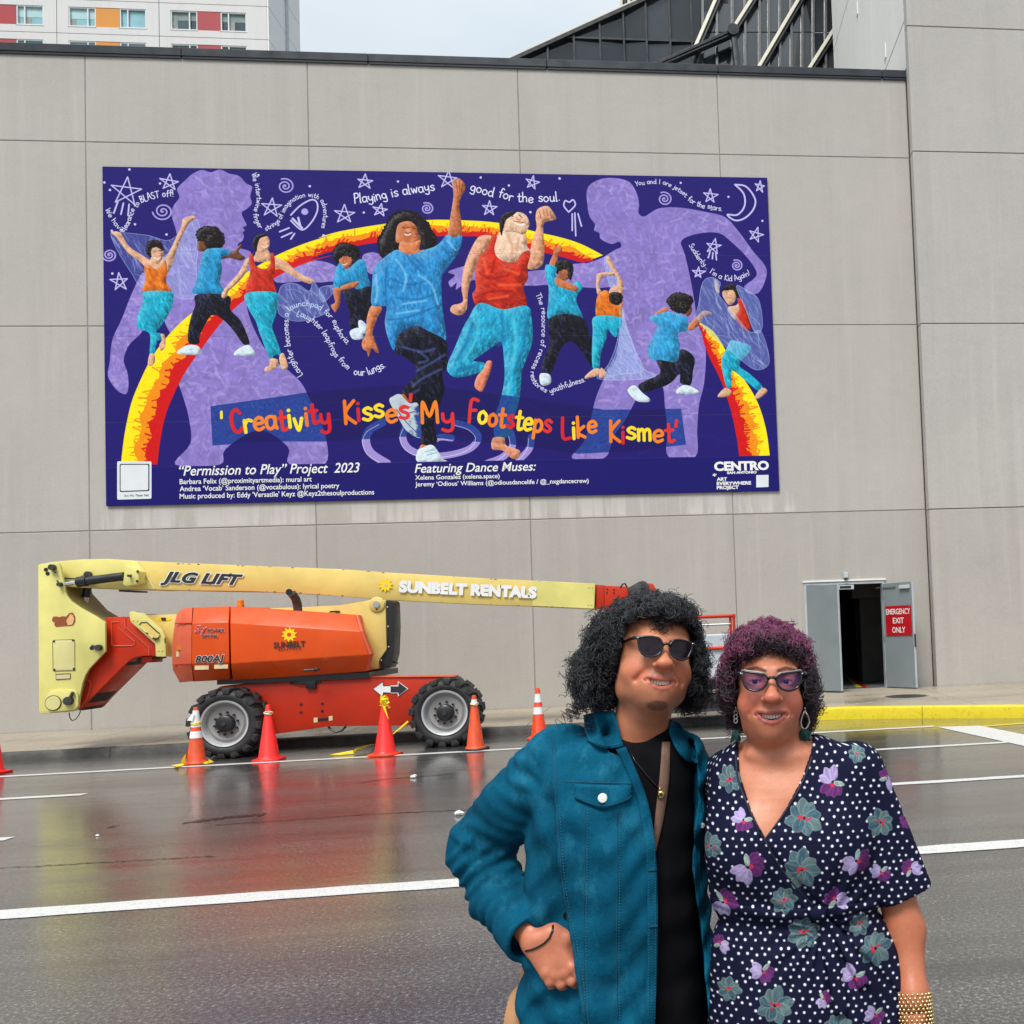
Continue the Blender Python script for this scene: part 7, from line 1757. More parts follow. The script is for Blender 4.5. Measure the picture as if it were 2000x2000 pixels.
def grow(n, c, R, ells, keep, seed, lmin=.02, lmax=.16, out=.6, minlen=.02):
    """roots on the scalp, directions outward, lengths reaching the hair's outline"""
    rg = np.random.default_rng(seed); f = env_fn(ells); U = rg.normal(size=(n*3, 3)); U /= np.linalg.norm(U, axis=1, keepdims=True)
    Lc = U*np.array([.077, .101, .084])+np.array([0, .082, .03]); k = keep(*Lc.T) > .5; Lc = Lc[k][:n]; U = U[k][:n]
    P = c+Lc@R.T; D = U@R.T; D = D+rg.normal(size=D.shape)*.22; D /= np.linalg.norm(D, axis=1, keepdims=True)
    L_ = np.zeros(len(P)); step = .004; alive = np.ones(len(P), bool)
    for i in range(60):
        q = f(P+D*(L_+step)[:, None]) < 0; alive &= q; L_[alive] += step
    L_ = np.clip(L_*rg.uniform(.72, 1.02, len(P))*(1+.16*vnoise(D, 4.5, seed)), lmin, lmax)
    return P, D, L_
# ================================================================== the man in the teal jacket
DM = 2.06
man = empty('person', to_world(LP(1250, 1500, DM)*[1, 1, 0])[0]); tag(man, 'person with big black curly hair, sunglasses and open teal jacket, hand on hip', 'person')
QM = dict(skin=lc(205, 134, 100), warm=lc(206, 108, 82), lip=lc(178, 90, 80), brow=(.012, .01, .01), beard=True, bz=.0165, wide=1.09, mouth=.034, nose=1.22,
          hairline=lambda x, y, z: np.clip(((z-.067)/.006), 0, 1)*(y < .06)+np.clip((y-.062)/.006, 0, 1)*(z > -.05)*(np.abs(x) < .2)*((np.abs(x) > .068)*(y > .1)+(np.abs(x) <= .068)+(z > .03) > 0))
RM = rotm(math.radians(21), math.radians(-12), math.radians(9.5))
cM = LP(1288, 1272, 1.985)
def man_body():
    g = Grid(cM+[-.17, -.085, -.30], cM+[.17, .26, .165], .0022)
    P = g.local(cM, RM); d, up, lo = head_field(P, QM)
    W = (g.x, g.y, g.z); nb = LP(1252, 1440, DM+.01)
    nk = cap_(W, cM+RM@np.array([0, .088, -.055]), nb, .056, .062)
    d = smin(d, nk, .035)
    d = smin(d, cap_(W, cM+RM@np.array([0, .03, -.1]), nb+[.0, -.015, .02], .036, .048), .03)   # soft throat
    d = smin(d, ell_(W, nb+[-.025, .015, -.06], (.12, .07, .05)), .05)
    V, F = nets(g, d); V = relax(V, F, 1, .4); Lc = (V-cM)@RM; C = head_tones(Lc, up, lo, QM); return V, F, C
partsM = [man_body()]
# hand on the hip: wrist, palm, four bent fingers, thumb along the side
def man_hand():
    dh = 1.925; hp = lambda x, y, d=0.: LP(x, y, dh+d)
    w0 = hp(1040, 1822, .035); g = Grid(hp(980, 1960, -.06), hp(1180, 1770, .09), .0018); W = (g.x, g.y, g.z)
    kn = [(1067, 1899), (1084, 1905), (1102, 1902), (1118, 1890)]; md = [(1075, 1917), (1096, 1922), (1117, 1916), (1131, 1902)]; tp = [(1079, 1929), (1105, 1934), (1130, 1926), (1141, 1912)]
    d = cap_(W, hp(1005, 1780, .06), hp(1050, 1835, .02), .033, .03)
    rw = [(1038, 1846), (1050, 1840), (1062, 1832), (1074, 1824)]
    for i in range(4):
        f = cap_(W, hp(*rw[i], .012), hp(*kn[i], -.004), .0175, .0135); d = smin(d, f, .016)
    for i in range(4):
        f = chain_(W, [hp(*kn[i], -.004), hp(*md[i], -.008), hp(*tp[i], .016), hp(tp[i][0]+1, tp[i][1]-1, .034)], [.0118, .0102, .0094, .0085], .004); d = smin(d, f, .0045)
        d = smin(d, ell_(W, hp(kn[i][0], kn[i][1]-1, -.012), (.0085, .007, .0085)), .006)
    th = chain_(W, [hp(1082, 1822, .012), hp(1108, 1832, .012), hp(1122, 1853, .02), hp(1130, 1872, .03)], [.019, .0155, .012, .0095], .006); d = smin(d, th, .012)
    V, F = nets(g, d); V = relax(V, F, 1, .4); c = np.tile(lc(196, 122, 92), (len(V), 1)); k = np.clip(vnoise(V, 60, 3)*.12, -.2, .2)[:, None]; c = c*(1+k)
    for i in range(4):
        f = np.clip(1-np.linalg.norm(V-hp(*kn[i], -.012), axis=1)/.013, 0, 1)[:, None]; c = c*(1-f*.25)+lc(176, 92, 70)*f*.25
    return V, F, np.clip(c, 0, 1)
partsM.append(man_hand())
def plain_hand(wr, di, fw, spread=.013):
    """relaxed hand hanging from a wrist along di; fw = way the palm faces"""
    wr = np.asarray(wr); di = np.asarray(di)/np.linalg.norm(di); fw = np.asarray(fw)/np.linalg.norm(fw); sd = np.cross(di, fw)
    g = Grid(wr-.13, wr+.13+np.maximum(di*.12, 0), .004)
    g = Grid(np.minimum(wr, wr+di*.2)-.06, np.maximum(wr, wr+di*.2)+.06, .0028); W = (g.x, g.y, g.z); d = cap_(W, wr-di*.05, wr+di*.01, .028, .026)
    for i, ln in enumerate((.06, .075, .08, .072)):
        k = wr+di*.085+sd*(i-1.5)*.019; d = smin(d, cap_(W, wr+di*.01+sd*(i-1.5)*.012, k, .014, .012), .014)
        d = smin(d, chain_(W, [k, k+di*ln*.5+fw*.008, k+di*ln*.9+fw*.028], [.0105, .0092, .008], .004), .004)
    a = wr+di*.03+sd*.03; d = smin(d, chain_(W, [wr+di*.01+sd*.016, a+fw*.01, a+di*.04+sd*.012+fw*.02], [.015, .013, .009], .005), .01)
    return nets(g, d)
# hidden limbs kept simple: far hand behind the other person's back, legs to the ground
wr = LP(1560, 1700, 2.24); v, f = plain_hand(wr, (1, -.1, -.15), (0, -1, 0)); partsM.append((v, f, np.tile(lc(196, 122, 92), (len(v), 1))))
V, F, C = join_meshes(partsM); bodyM = fmesh('body', V, F, M['skin'], man, C)
head_extras(QM, cM, RM, man)

# ---- clothes
def fold(V, k, seed): return vnoise(V, k, seed)
def lv(py, cxp, hw, ry, d=DM, dy=0.):
    p = LP(cxp, py, d); return (p[2], p[0], d+dy, hw*pxm(d), ry)
torsoM = sm_levels([lv(1424, 1256, 70, .085), lv(1436, 1246, 92, .092), lv(1450, 1238, 117, .1, dy=.005), lv(1466, 1229, 138, .11), lv(1500, 1219, 152, .122), lv(1560, 1213, 158, .13), lv(1660, 1209, 163, .134, dy=-.005), lv(1780, 1211, 163, .136, dy=-.01), lv(1900, 1213, 171, .14), lv(2000, 1214, 177, .144), lv(2140, 1215, 184, .148), lv(2190, 1215, 186, .148)])
def torso_d(W, off=0.): return loft_(W, torsoM, 2.25)-off
def gridpts(g, W): return None
armL = [LP(1098, 1486, DM+.015), LP(1006, 1574, DM+.05), LP(934, 1652, DM+.075), LP(975, 1748, DM+.01), LP(1041, 1836, 1.945)]
rL = [.083, .072, .064, .056, .052]
armR = [LP(1322, 1536, DM+.05), LP(1400, 1640, DM+.17), LP(1556, 1700, 2.27)]
def shirt():
    lo, hi = LP(1000, 2150, DM), LP(1450, 1400, DM); g = Grid([lo[0], DM-.18, .68], [hi[0], DM+.18, hi[2]+.02], .005); W = (g.x, g.y, g.z)
    d = torso_d(W, -.014); nb = LP(1254, 1440, DM+.01)
    # round neck opening
    d = smin(d, cap_(W, nb+[0, .0, -.03], nb+[.004, .0, .028], .076, .0655), .02)
    d = smax(d, -cap_(W, nb+[0, -.06, .058], nb+[0, .03, .14], .062, .07), .006); d = smax(d, g.z-nb[2]-.028-.0*g.x+ (DM-g.y)*.25, .004)
    d += .0025*np.sin(g.z*70+g.x*55+np.sin(g.x*40)*1.5)*np.exp(-((g.z-1.05)/.25)**2)
    V, F = nets(g, d); V = relax(V, F, 1, .5); return V, F
M['tee'] = paint('black_jersey', (.006, .006, .0075, 1), .9, .3, 20., spec=.06)
V, F = shirt(); tee = fmesh('tshirt', V, F, M['tee'], man)
def denim():
    m, nt, b, N, L = nodes_of('teal_denim')
    base = (.002, .082, .15, 1)
    col = ramp(nt, noise(nt, 5., 6, .65), [(.3, sc(base, .5)), (.55, base), (.75, (.016, .155, .25, 1))])
    col = mixc(nt, ramp(nt, noise(nt, 24., 5, .7, stretch=(1, 1, .5)), [(.55, 0.), (.75, .4)]), col, (.03, .2, .3, 1))
    wv = noise(nt, 900., 2, .5, stretch=(1, 1, .4)); col = mixc(nt, .45, col, ramp(nt, wv, [(.35, (.5, .5, .5, 1)), (.65, (1.4, 1.4, 1.4, 1))]), 'MULTIPLY')
    L(col, b.inputs['Base Color']); b.inputs['Roughness'].default_value = .85; b.inputs['Specular IOR Level'].default_value = .08
    h = math_(nt, 'ADD', math_(nt, 'MULTIPLY', noise(nt, 34., 4, .6, dist=.5), 1.), math_(nt, 'MULTIPLY', wv, .15)); bump(nt, b, h, .42, .006); return m
M['denim'] = denim(); M['denim_seam'] = paint('denim_seam', (.002, .055, .1, 1), .9, .2, 30.); M['denim_stitch'] = paint('denim_stitch', (.012, .13, .2, 1), .9, .2, 30.)
edgeL = [(1196, 1440), (1216, 1458), (1246, 1512), (1267, 1572), (1280, 1653), (1286, 1781), (1284, 1900), (1280, 2000), (1276, 2190)]
edgeR = [(1312, 1430), (1340, 1450), (1352, 1476), (1356, 1572), (1345, 1685), (1362, 1850), (1378, 1990), (1384, 2190)]
def edge_x(E):
    P = np.array([LP(x, y, DM-.12) for x, y in E]); P = P[P[:, 2].argsort()]; return P[:, 2], P[:, 0]
def jacket():
    lo, hi = LP(860, 2150, DM), LP(1470, 1400, DM); g = Grid([lo[0]-.01, DM-.2, .7], [hi[0], DM+.30, hi[2]+.01], .0042); W = (g.x, g.y, g.z)
    t0 = torso_d(W); body = t0-.008
    # drape: long soft folds down the body, hem flare
    dr = .0075*np.sin(g.x*46+np.sin(g.z*9)*1.3+g.y*12)*np.clip((1.32-g.z)/.3, 0, 1)+.0035*np.sin(g.z*34+g.x*38)*np.exp(-((g.z-1.12)/.1)**2)
    body = body+dr+.0042*np.sin(g.x*62+g.z*24+2*np.sin(g.z*15))*np.clip((1.42-g.z)/.1, 0, 1)+.0028*np.sin(g.z*82-g.x*44+1.6*np.sin(g.x*31+g.y*20))
    zl, xl = edge_x(edgeL); zr, xr = edge_x(edgeR); zz = g.z.ravel()
    XL = np.interp(zz, zl, xl).astype(f32).reshape(g.z.shape); XR = np.interp(zz, zr, xr).astype(f32).reshape(g.z.shape)
    opening = np.maximum(np.maximum(XL-g.x, g.x-XR), g.y-DM)
    nb = LP(1262, 1440, DM+.01); neck = cap_(W, nb+[0, -.05, .0], nb+[0, .02, .16], .082, .09)
    pe = np.array([LP(x, y, DM-.12) for x, y in ((1076, 1540), (1083, 1600), (1100, 1733), (1123, 1845), (1136, 1926), (1145, 2000), (1150, 2190))]); pe = pe[pe[:, 2].argsort()]
    XE = np.interp(zz, pe[:, 2], pe[:, 0]).astype(f32).reshape(g.z.shape); u_ = g.x-XE; fr_ = np.clip((DM-g.y)/.03, 0, 1)*np.clip((1.36-g.z)/.1, 0, 1)
    body = body-.017*fr_*np.clip(u_/.005, 0, 1)*np.clip(1-u_/.13, 0, 1)+.012*fr_*np.clip(-u_/.004, 0, 1)*np.clip(1+u_/.05, 0, 1)
    shell = np.maximum(body, -(body+.014)); shell = smax(shell, -opening, .006); shell = smax(shell, -neck, .008)
    # sleeve with creases running round the bend of the elbow
    arm = None; s0 = 0.
    for i in range(len(armL)-1):
        a, b_ = armL[i], armL[i+1]; v = b_-a; Lg = np.linalg.norm(v); u = v/Lg
        t = np.clip(((g.x-a[0])*u[0]+(g.y-a[1])*u[1]+(g.z-a[2])*u[2]), 0, Lg)
        q = cap_(W, a, b_, rL[i], rL[i+1])
        s = s0+t; am = .0075*np.exp(-((s-.34)/.13)**2)+.002+.004*np.exp(-((s-.06)/.05)**2)
        wv = np.sin(s*150+(g.x*30-g.z*52)+np.sin(g.y*60+s*20)*1.2)*.6+np.sin(s*95-g.y*70+g.x*44)*.5
        q = q+am*wv; arm = q if arm is None else smin(arm, q, .028); s0 += Lg
    a, b_ = armL[-2], armL[-1]; u = (b_-a)/np.linalg.norm(b_-a); e = b_-u*.004
    pl = (g.x-e[0])*u[0]+(g.y-e[1])*u[1]+(g.z-e[2])*u[2]
    inn = cap_(W, a, b_+u*.1, .048, .043)
    arm = smax(arm, pl, .004); arm = smax(arm, -np.maximum(inn, -(pl+.05)), .003)
    cuff = smax(cap_(W, b_-u*.075, b_, .0585, .056), np.maximum(pl, -(pl+.068)), .004); cuff = smax(cuff, -inn, .003)
    arm = np.minimum(arm, cuff)
    arr = chain_(W, armR, [.064, .064, .056], .02); arr = smax(arr, -(0.*g.x+g.y-DM+.02), .01)
    d = smin(shell, smax(arm, -(t0+.0), .004), .02); d = smin(d, arr, .02); d = smax(d, -opening, .005)
    d = smax(d, -(neck), .006)
    V, F = nets(g, d); V = relax(V, F, 1, .45); return V, F
V, F = jacket(); jk = fmesh('jacket', V, F, M['denim'], man)
bj = bvh_of(jk); bt = bvh_of(tee, bodyM)
# collar leaves, flap pocket, button, plackets, seams
bb = bvh_of(jk, tee, bodyM)
cloth_patch('collar', [(1200, 1388), (1166, 1390), (1139, 1397)], [(1218, 1458), (1182, 1462), (1146, 1446)], bb, M['denim'], jk, .014, .008, 14, 12)
cloth_patch('collar', [(1310, 1404), (1330, 1425), (1352, 1452), (1366, 1476)], [(1306, 1430), (1320, 1462), (1338, 1484), (1362, 1492)], bb, M['denim'], jk, .012, .008, 12, 8)
cloth_patch('pocket_flap', [(1121, 1531), (1177, 1533), (1233.5, 1534)], [(1123, 1560), (1150, 1571), (1177, 1580), (1205, 1572), (1232, 1563)], bj, M['denim'], jk, .004, .005, 20, 8)
cloth_patch('placket', [(1222, 1458), (1246, 1512), (1267, 1572), (1280, 1653), (1285, 1781), (1283, 1900), (1279, 2010)], [(1203, 1464), (1228, 1515), (1247, 1575), (1260, 1655), (1264, 1781), (1262, 1900), (1258, 2010)], bj, M['denim'], jk, .002, .004, 60, 5)
cloth_patch('placket', [(1352, 1478), (1356, 1572), (1345, 1685), (1362, 1850), (1377, 1990)], [(1372, 1490), (1376, 1572), (1366, 1685), (1384, 1850), (1394, 1990)], bj, M['denim'], jk, .002, .004, 50, 4)
for pts in ([(1076, 1437), (1080, 1480), (1082, 1540), (1080, 1570)], [(1100, 1526), (1160, 1528), (1236, 1530)], [(1142, 1580), (1142, 1700), (1140, 1850), (1144, 1990)], [(1206, 1580), (1206, 1700), (1204, 1850), (1206, 1990)], [(1088, 1572), (1100, 1733), (1123, 1845), (1136, 1925), (1145, 2000)]):
    seam_line('seam', pts, bj, M['denim_seam'], jk, .0011, .0003)
    seam_line('stitching', [(x+5, y+1) for x, y in pts], bj, M['denim_stitch'], jk, .0009, .001, True, 140)
for pts in ([(1124, 1535), (1126, 1557), (1177, 1574), (1229, 1559), (1230, 1538)], [(1143, 1400), (1150, 1440), (1182, 1456), (1213, 1452)], [(1278, 1660), (1281, 1780), (1279, 1990)], [(1264, 1660), (1268, 1780), (1266, 1990)]):
    seam_line('stitching', pts, bvh_of(*[jk]+list(jk.children)[:5]), M['denim_stitch'], jk, .0009, .001, True, 120)
def disc_on(b, px, py, r, mat, name, par, lift=.004, th=.003, dome=.002):
    h = hit(b, px, py, lift)
    n = (CAM-h).normalized(); n.z *= .4; n.normalize(); a = n.orthogonal().normalized(); c = n.cross(a); mb = MB(); V = []; Fc = []
    prof = [(1., -th), (1., 0), (.85, dome), (0.02, dome*1.3)]; k = 20
    for rr, hh in prof:
        for i in range(k): q = 2*math.pi*i/k; V.append(h+(a*math.cos(q)+c*math.sin(q))*r*rr+n*hh)
    for i in range(3):
        for j in range(k): Fc.append((i*k+j, i*k+(j+1) % k, (i+1)*k+(j+1) % k, (i+1)*k+j))
    Fc.append(tuple(3*k+j for j in range(k))); mb.add(V, Fc); return mb.build(name, mat, par, smooth=True)
bp_ = bvh_of(jk, *jk.children)
disc_on(bp_, 1177, 1559, .0098, M['collar'], 'button', jk)
for q in ((1275, 1700), (1277, 1810)): seam_line('buttonhole', [(q[0]-9, q[1]), (q[0]+7, q[1]-1)], bp_, M['denim_seam'], jk, .002, .001)
for q in ((1372, 1612),): disc_on(bp_, *q, .006, M['steel'], 'button', jk)
# trousers and shoes
def legs(cx, d, zt, col, name, par, w=.1, ankle=.055, gap=.1):
    g = Grid([cx-.26, d-.2, .05], [cx+.26, d+.2, zt], .009); W = (g.x, g.y, g.z)
    q = ell_(W, (cx, d, zt-.06), (.15, .105, .12))
    for s in (-1, 1): q = smin(q, chain_(W, [(cx+s*gap*.9, d, zt-.12), (cx+s*gap, d-.005, .5), (cx+s*gap*1.05, d+.01, .08)], [w, w*.75, ankle], .03), .03)
    q = smax(q, .085-g.z, .01); V, F = nets(g, q); return V, F
M['trousers'] = paint('black_trousers', (.012, .012, .014, 1), .8, .3, 12.)
V, F = legs(LP(1213, 1900, DM)[0], DM+.01, .82, None, 'trousers', man); fmesh('trousers', V, F, M['trousers'], man)
def shoes(cx, d, par, mat, gap=.1):
    for s in (-1, 1):
        g = Grid([cx+s*gap-.07, d-.22, -.005], [cx+s*gap+.07, d+.12, .14], .006); W = (g.x, g.y, g.z); x = cx+s*gap*1.05
        q = smin(ell_(W, (x, d-.1, .03), (.05, .11, .045)), cap_(W, (x, d+.03, .05), (x, d+.03, .13), .046, .05), .04); q = smax(q, .002-g.z, .004)
        V, F = nets(g, q); fmesh('shoe', V, F, mat, par)
shoes(LP(1213, 1900, DM)[0], DM+.01, man, M['white'])
# hair
RX = pxm(2.03); he = lambda x, y, a, b_, c_, d=2.06: (LP(x, y, d), np.array([a*RX, c_, b_*RX]))
envM = [he(1256, 1262, 120, 102, .14, 2.08), he(1164, 1320, 44, 62, .095, 2.07), he(1205, 1300, 78, 80, .115, 2.09), he(1348, 1312, 36, 76, .085, 2.09), he(1278, 1216, 88, 56, .11, 2.03)]
M['hair_black'] = hair_mat('curly_black_hair', (.006, .006, .007, 1), (.022, .022, .027, 1)); M['hair_filler'] = paint('hair_shadow', (.004, .004, .005, 1), .9, .2)
def keepM(x, y, z): return ((z > .070-.2*np.abs(x)) & (y < .06)) | ((y >= .06) & (z > -.045)) | ((y > .045) & (np.abs(x) > .06) & (z > -.03))
def mass(name, ells, c, R, inset, par, face, zlim=None):  # dark solid added inside the curls to block light between the strands
    lo = np.min([e[0]-e[1] for e in ells], 0); hi = np.max([e[0]+e[1] for e in ells], 0); g = Grid(lo, hi, .005); W = (g.x, g.y, g.z); d = None
    for e in ells: q = ell_(W, e[0], e[1]-inset); d = q if d is None else smin(d, q, .02)
    d += .005*np.sin(g.x*170)*np.sin(g.y*150)*np.sin(g.z*160)
    P = g.local(c, R); d = smax(d, -face(P), .01); V, F = nets(g, d); return fmesh(name, V, F, M['hair_filler'], par)
faceM = lambda P: np.minimum(np.maximum(np.maximum(np.abs(P[0])-.074+np.maximum(P[2]-.03, 0)*.35, P[1]-.066), np.maximum(P[2]-.067, -P[2]-.4)), ell_(P, (0, .05, -.13), (.1, .09, .1)))
mass('hair_filler', envM, cM, RM, .026, man, faceM)
P, D, Ln = grow(7600, cM, RM, envM, keepM, 5, .03, .15)
D[:, 2] -= .25*np.clip((1.56-P[:, 2])/.08, 0, 1); D /= np.linalg.norm(D, axis=1, keepdims=True)
def no_face(P, D, Ln, c, R, face, m=0.):
    k = np.ones(len(P), bool)
    for t in (.35, .7, 1.):
        Q = (P+D*(Ln*t)[:, None]-c)@R; k &= face([Q[:, 0], Q[:, 1], Q[:, 2]]) > -m
    return k
k = no_face(P, D, Ln, cM, RM, faceM, .004); curls('hair', P[k], D[k], Ln[k], M['hair_black'], man, .00105, 60, (.0055, .0105), .0112, .2, 2, 620)
# loose outer curls that fray the outline
rg = np.random.default_rng(9); ei = rg.integers(0, len(envM), 5200); U = rg.normal(size=(5200, 3)); U /= np.linalg.norm(U, axis=1, keepdims=True)
P = np.array([envM[i][0]+u*(envM[i][1]-.012) for i, u in zip(ei, U)]); f = env_fn([(c, r-.014) for c, r in envM]); kk = (f(P) > -.003) & (U[:, 1] < .75); P, U = P[kk], U[kk]
Q = (P-cM)@RM; fk = faceM([Q[:, 0], Q[:, 1], Q[:, 2]]) > .006; P, U = P[fk], U[fk]
U = U+rg.normal(size=U.shape)*.6; U /= np.linalg.norm(U, axis=1, keepdims=True); Ln = rg.uniform(.012, .03, len(P))
k = no_face(P, U, Ln, cM, RM, faceM, .002); curls('hair', P[k], U[k], Ln[k], M['hair_black'], man, .0008, 26, (.005, .0095), .0115, .2, 3, 420)
# curls hanging on the forehead
pf = np.array([cM+RM@np.array([x, -.030+abs(x)*.5, .074+rg.uniform(-.006, .012)]) for x in np.r_[rg.normal(-.012, .006, 34), rg.normal(.018, .005, 18), rg.uniform(-.06, .065, 90)]]); df = np.tile(RM@np.array([0, -.25, -1.]), (len(pf), 1)); lf = np.r_[rg.uniform(.018, .04, 34), rg.uniform(.012, .028, 18), rg.uniform(.006, .014, 90)]
curls('hair', pf+rg.normal(size=pf.shape)*[.002, .003, .002], df/np.linalg.norm(df, axis=1, keepdims=True), lf, M['hair_black'], man, .0009, 24, (.003, .006), .011, 0., 4)

# ---- sunglasses
def glass_lens(name, alpha, col, rough=.03, base=(.01, .008, .016, 1)):
    m, nt, b, N, L = nodes_of(name); out = [n for n in nt.nodes if n.type == 'OUTPUT_MATERIAL'][0]
    tr = N('ShaderNodeBsdfTransparent'); tr.inputs[0].default_value = col; mx = N('ShaderNodeMixShader'); mx.inputs[0].default_value = alpha
    b.inputs['Base Color'].default_value = base; b.inputs['Roughness'].default_value = rough
    L(tr.outputs[0], mx.inputs[1]); L(b.outputs[0], mx.inputs[2]); L(mx.outputs[0], out.inputs[0]); return m
M['lens_dark'] = glass_lens('sunglass_lens', .6, (.07, .05, .1, 1)); M['lens_reflect'] = glass_lens('spectacle_lens_reflect_tint', .3, (.62, .58, .86, 1), .04, (.03, .015, .14, 1))  # second lens: its violet reflection is put into the tint and base colour
M['frame_black'] = paint('spectacle_frame_black', (.01, .01, .011, 1), .2, .1); M['frame_grey'] = paint('spectacle_frame_grey', (.3, .28, .27, 1), .35, .1, 20., .4)
def spectacles(c, R, par, shape, ctr, fr, lens, rim=.0022, topmat=None, bow=.012, yb=-.047):
    """rims from a closed outline (x to the temple side), lenses, bridge, temples"""
    T = lambda p: Vector(to_world(np.asarray(c)+R@np.asarray(p, float))[0])
    grp = empty('glasses'); grp.parent = par; grp.location = (0, 0, 0); grp.matrix_parent_inverse = Matrix.Identity(4); grp.location = [-v for v in par.location]
    def bld(mb, name, mat): o = mb.build(name, mat, None, smooth='all', world=False); o.parent = grp; return o
    for s in (-1, 1):
        O = crom_(np.array(shape+[shape[0]]), 6)[:-1]
        L3d = [T((s*(ctr+x), yb+(ctr+x)**2*3.2, z)) for x, z in O]
        bld(MB().tube(L3d+[L3d[0]], rim, 8, cap=False), 'rim', fr)
        cc = sum(L3d, Vector())/len(L3d); nrm = (T((0, -1, 0))-T((0, 0, 0)))
        mb = MB(); mb.add([cc+nrm*.0016]+L3d, [(0, i+1, (i+1) % len(L3d)+1) for i in range(len(L3d))]); bld(mb, 'lens', lens)
        top = sorted([(float(p[0]), float(p[1])) for p in O if p[1] > .006])
        if topmat: bld(MB().tube([T((s*(ctr+x), yb-.0005+(ctr+x)**2*3.2, z+.0026)) for x, z in top], rim*.62, 8), 'brow_bar', topmat)
        xo = ctr+max(x for x, z in O); zo = max(z for x, z in O)-.004
        bld(MB().tube([T((s*xo, yb+xo**2*3.2, zo)), T((s*(xo+.006), yb+.022, zo+.001)), T((s*(xo+.012), yb+.05, zo)), T((s*.083, .06, zo-.004))], [rim*1.4, rim*1.7, rim*1.3, rim], 8), 'temple', fr)
        bld(MB().ell(T((s*(xo+.001), yb-.001+xo**2*3.2, zo)), (.0024, .0024, .0018), 8, 6), 'rivet', M['steel'])
    xi = ctr+min(x for x, z in shape)
    bld(MB().tube([T((-xi, yb+.001, .004)), T((-xi*.5, yb-.003, .0075)), T((xi*.5, yb-.003, .0075)), T((xi, yb+.001, .004))], rim*1.3, 8), 'bridge', fr)
    return grp
sunsh = [(-.023, .006), (-.015, .0165), (0, .019), (.017, .0175), (.0245, .0135), (.0235, .0), (.015, -.016), (0, -.0205), (-.014, -.016), (-.0215, -.006)]
spectacles(cM, RM, man, [(x*1.03, z*1.04) for x, z in sunsh], .0312, M['frame_black'], M['lens_dark'], .0023, None, yb=-.055)
# necklace, wrist cord
h = [hit(bt, x, y, .004) for x, y in ((1240, 1486), (1262, 1513), (1278, 1530), (1288, 1541))]
hh = [Vector(p) for p in h if p is not None]
h0 = hit(bt, 1228, 1462, .003); ncl = MB().tube(([h0] if h0 else [])+hh, .0016, 6).build('necklace_cord', M['frame_black'], man, smooth='all')
pd = hit(bt, 1291, 1552, .008); pend = MB(); pend.lathe([(.0035, -.003), (.0078, -.003), (.0078, .003), (.0035, .003), (.0035, -.003)], 18, pd, 'y', close=False); pend.ell(pd+Vector((-.002, 0, .011)), (.003, .003, .004)); 
M['brass'] = paint('brass', (.55, .4, .14, 1), .28, .2, 60., 1.); pend.build('pendant', M['brass'], man, smooth='all')
bh = bvh_of(bodyM); Pw = [hit(bh, x, y, .002) for x, y in ((1080, 1807), (1079, 1818), (1073, 1832), (1062, 1843), (1050, 1850), (1038, 1855), (1026, 1858))]
Pw = [p for p in Pw if p is not None]
if len(Pw) > 2: MB().tube(Pw, .0021, 8).build('wrist_cord', M['frame_black'], man, smooth='all')
# shoulder bag: strap over the chest, bag at the hip behind the arm
bag = empty('shoulder_bag', to_world(LP(1010, 1960, DM+.06)*[1, 1, 0])[0]+np.array([0, 0, .7])); tag(bag, 'tan shoulder bag at the hip with brown strap across the black shirt', 'bag')
M['strap'] = paint('brown_webbing', rgb(112, 84, 70), .8, .15, 60., bump_s=.3); M['bag'] = paint('tan_leather', rgb(176, 128, 84), .6, .2, 9.)
cloth_patch('strap', [(1293, 1449), (1288, 1520), (1280, 1590), (1274, 1668)], [(1309, 1449), (1307, 1520), (1296, 1600), (1280, 1668)], bt, M['strap'], bag, .003, .004, 30, 4)
g = Grid(LP(985, 2130, DM+.02)-[0, .06, 0], LP(1052, 1920, DM+.02)+[0, .22, .0], .006); W = (g.x, g.y, g.z)
bc = LP(1022, 2040, DM+.09); d = smin(ell_(W, bc, (.05, .1, .13)), cap_(W, bc+[.0, .0, -.05], bc+[0., .0, .08], .045, .02), .03); V, F = nets(g, d); fmesh('bag_body', V, F, M['bag'], bag)
p0, p1, p2 = [Vector(to_world(LP(*q))[0]) for q in ((1024, 1955, DM+.07), (1022, 1915, DM+.06), (1034, 1860, DM+.09))]
MB().tube([p0, p1, p2], [.011, .0085, .009], 8).build('strap_end', M['bag'], bag, smooth='all')
# ================================================================== the woman in the dotted dress
DW = 2.0
wom = empty('person', to_world(LP(1550, 1500, DW)*[1, 1, 0])[0]); tag(wom, 'person with short purple curly hair, glasses and navy dotted floral dress', 'person')
QW = dict(skin=lc(196, 122, 92), warm=lc(200, 100, 80), lip=lc(138, 54, 58), brow=(.016, .01, .009), beard=False, wide=.89, jaw=.006, lid=.0036, mouth=.0325, nose=1.12, gaze=(-.001, 0),
          hairline=lambda x, y, z: np.clip((z-.078+.3*np.abs(x)+6*x*x)/.006, 0, 1)*(y < .06)+np.clip((y-.062)/.006, 0, 1)*(z > -.06)*(((np.abs(x) > .068)*(y > .1)+(np.abs(x) <= .068)+(z > .03)) > 0))
RW = rotm(math.radians(4), math.radians(-4), math.radians(2.5))
cW = LP(1505, 1331, 1.925)
bustW = [LP(1468, 1655, DW-.07), LP(1612, 1652, DW-.07)]
lw = lambda py, cxp, hw, ry, dy=0.: lv(py, cxp, hw, ry, DW, dy)
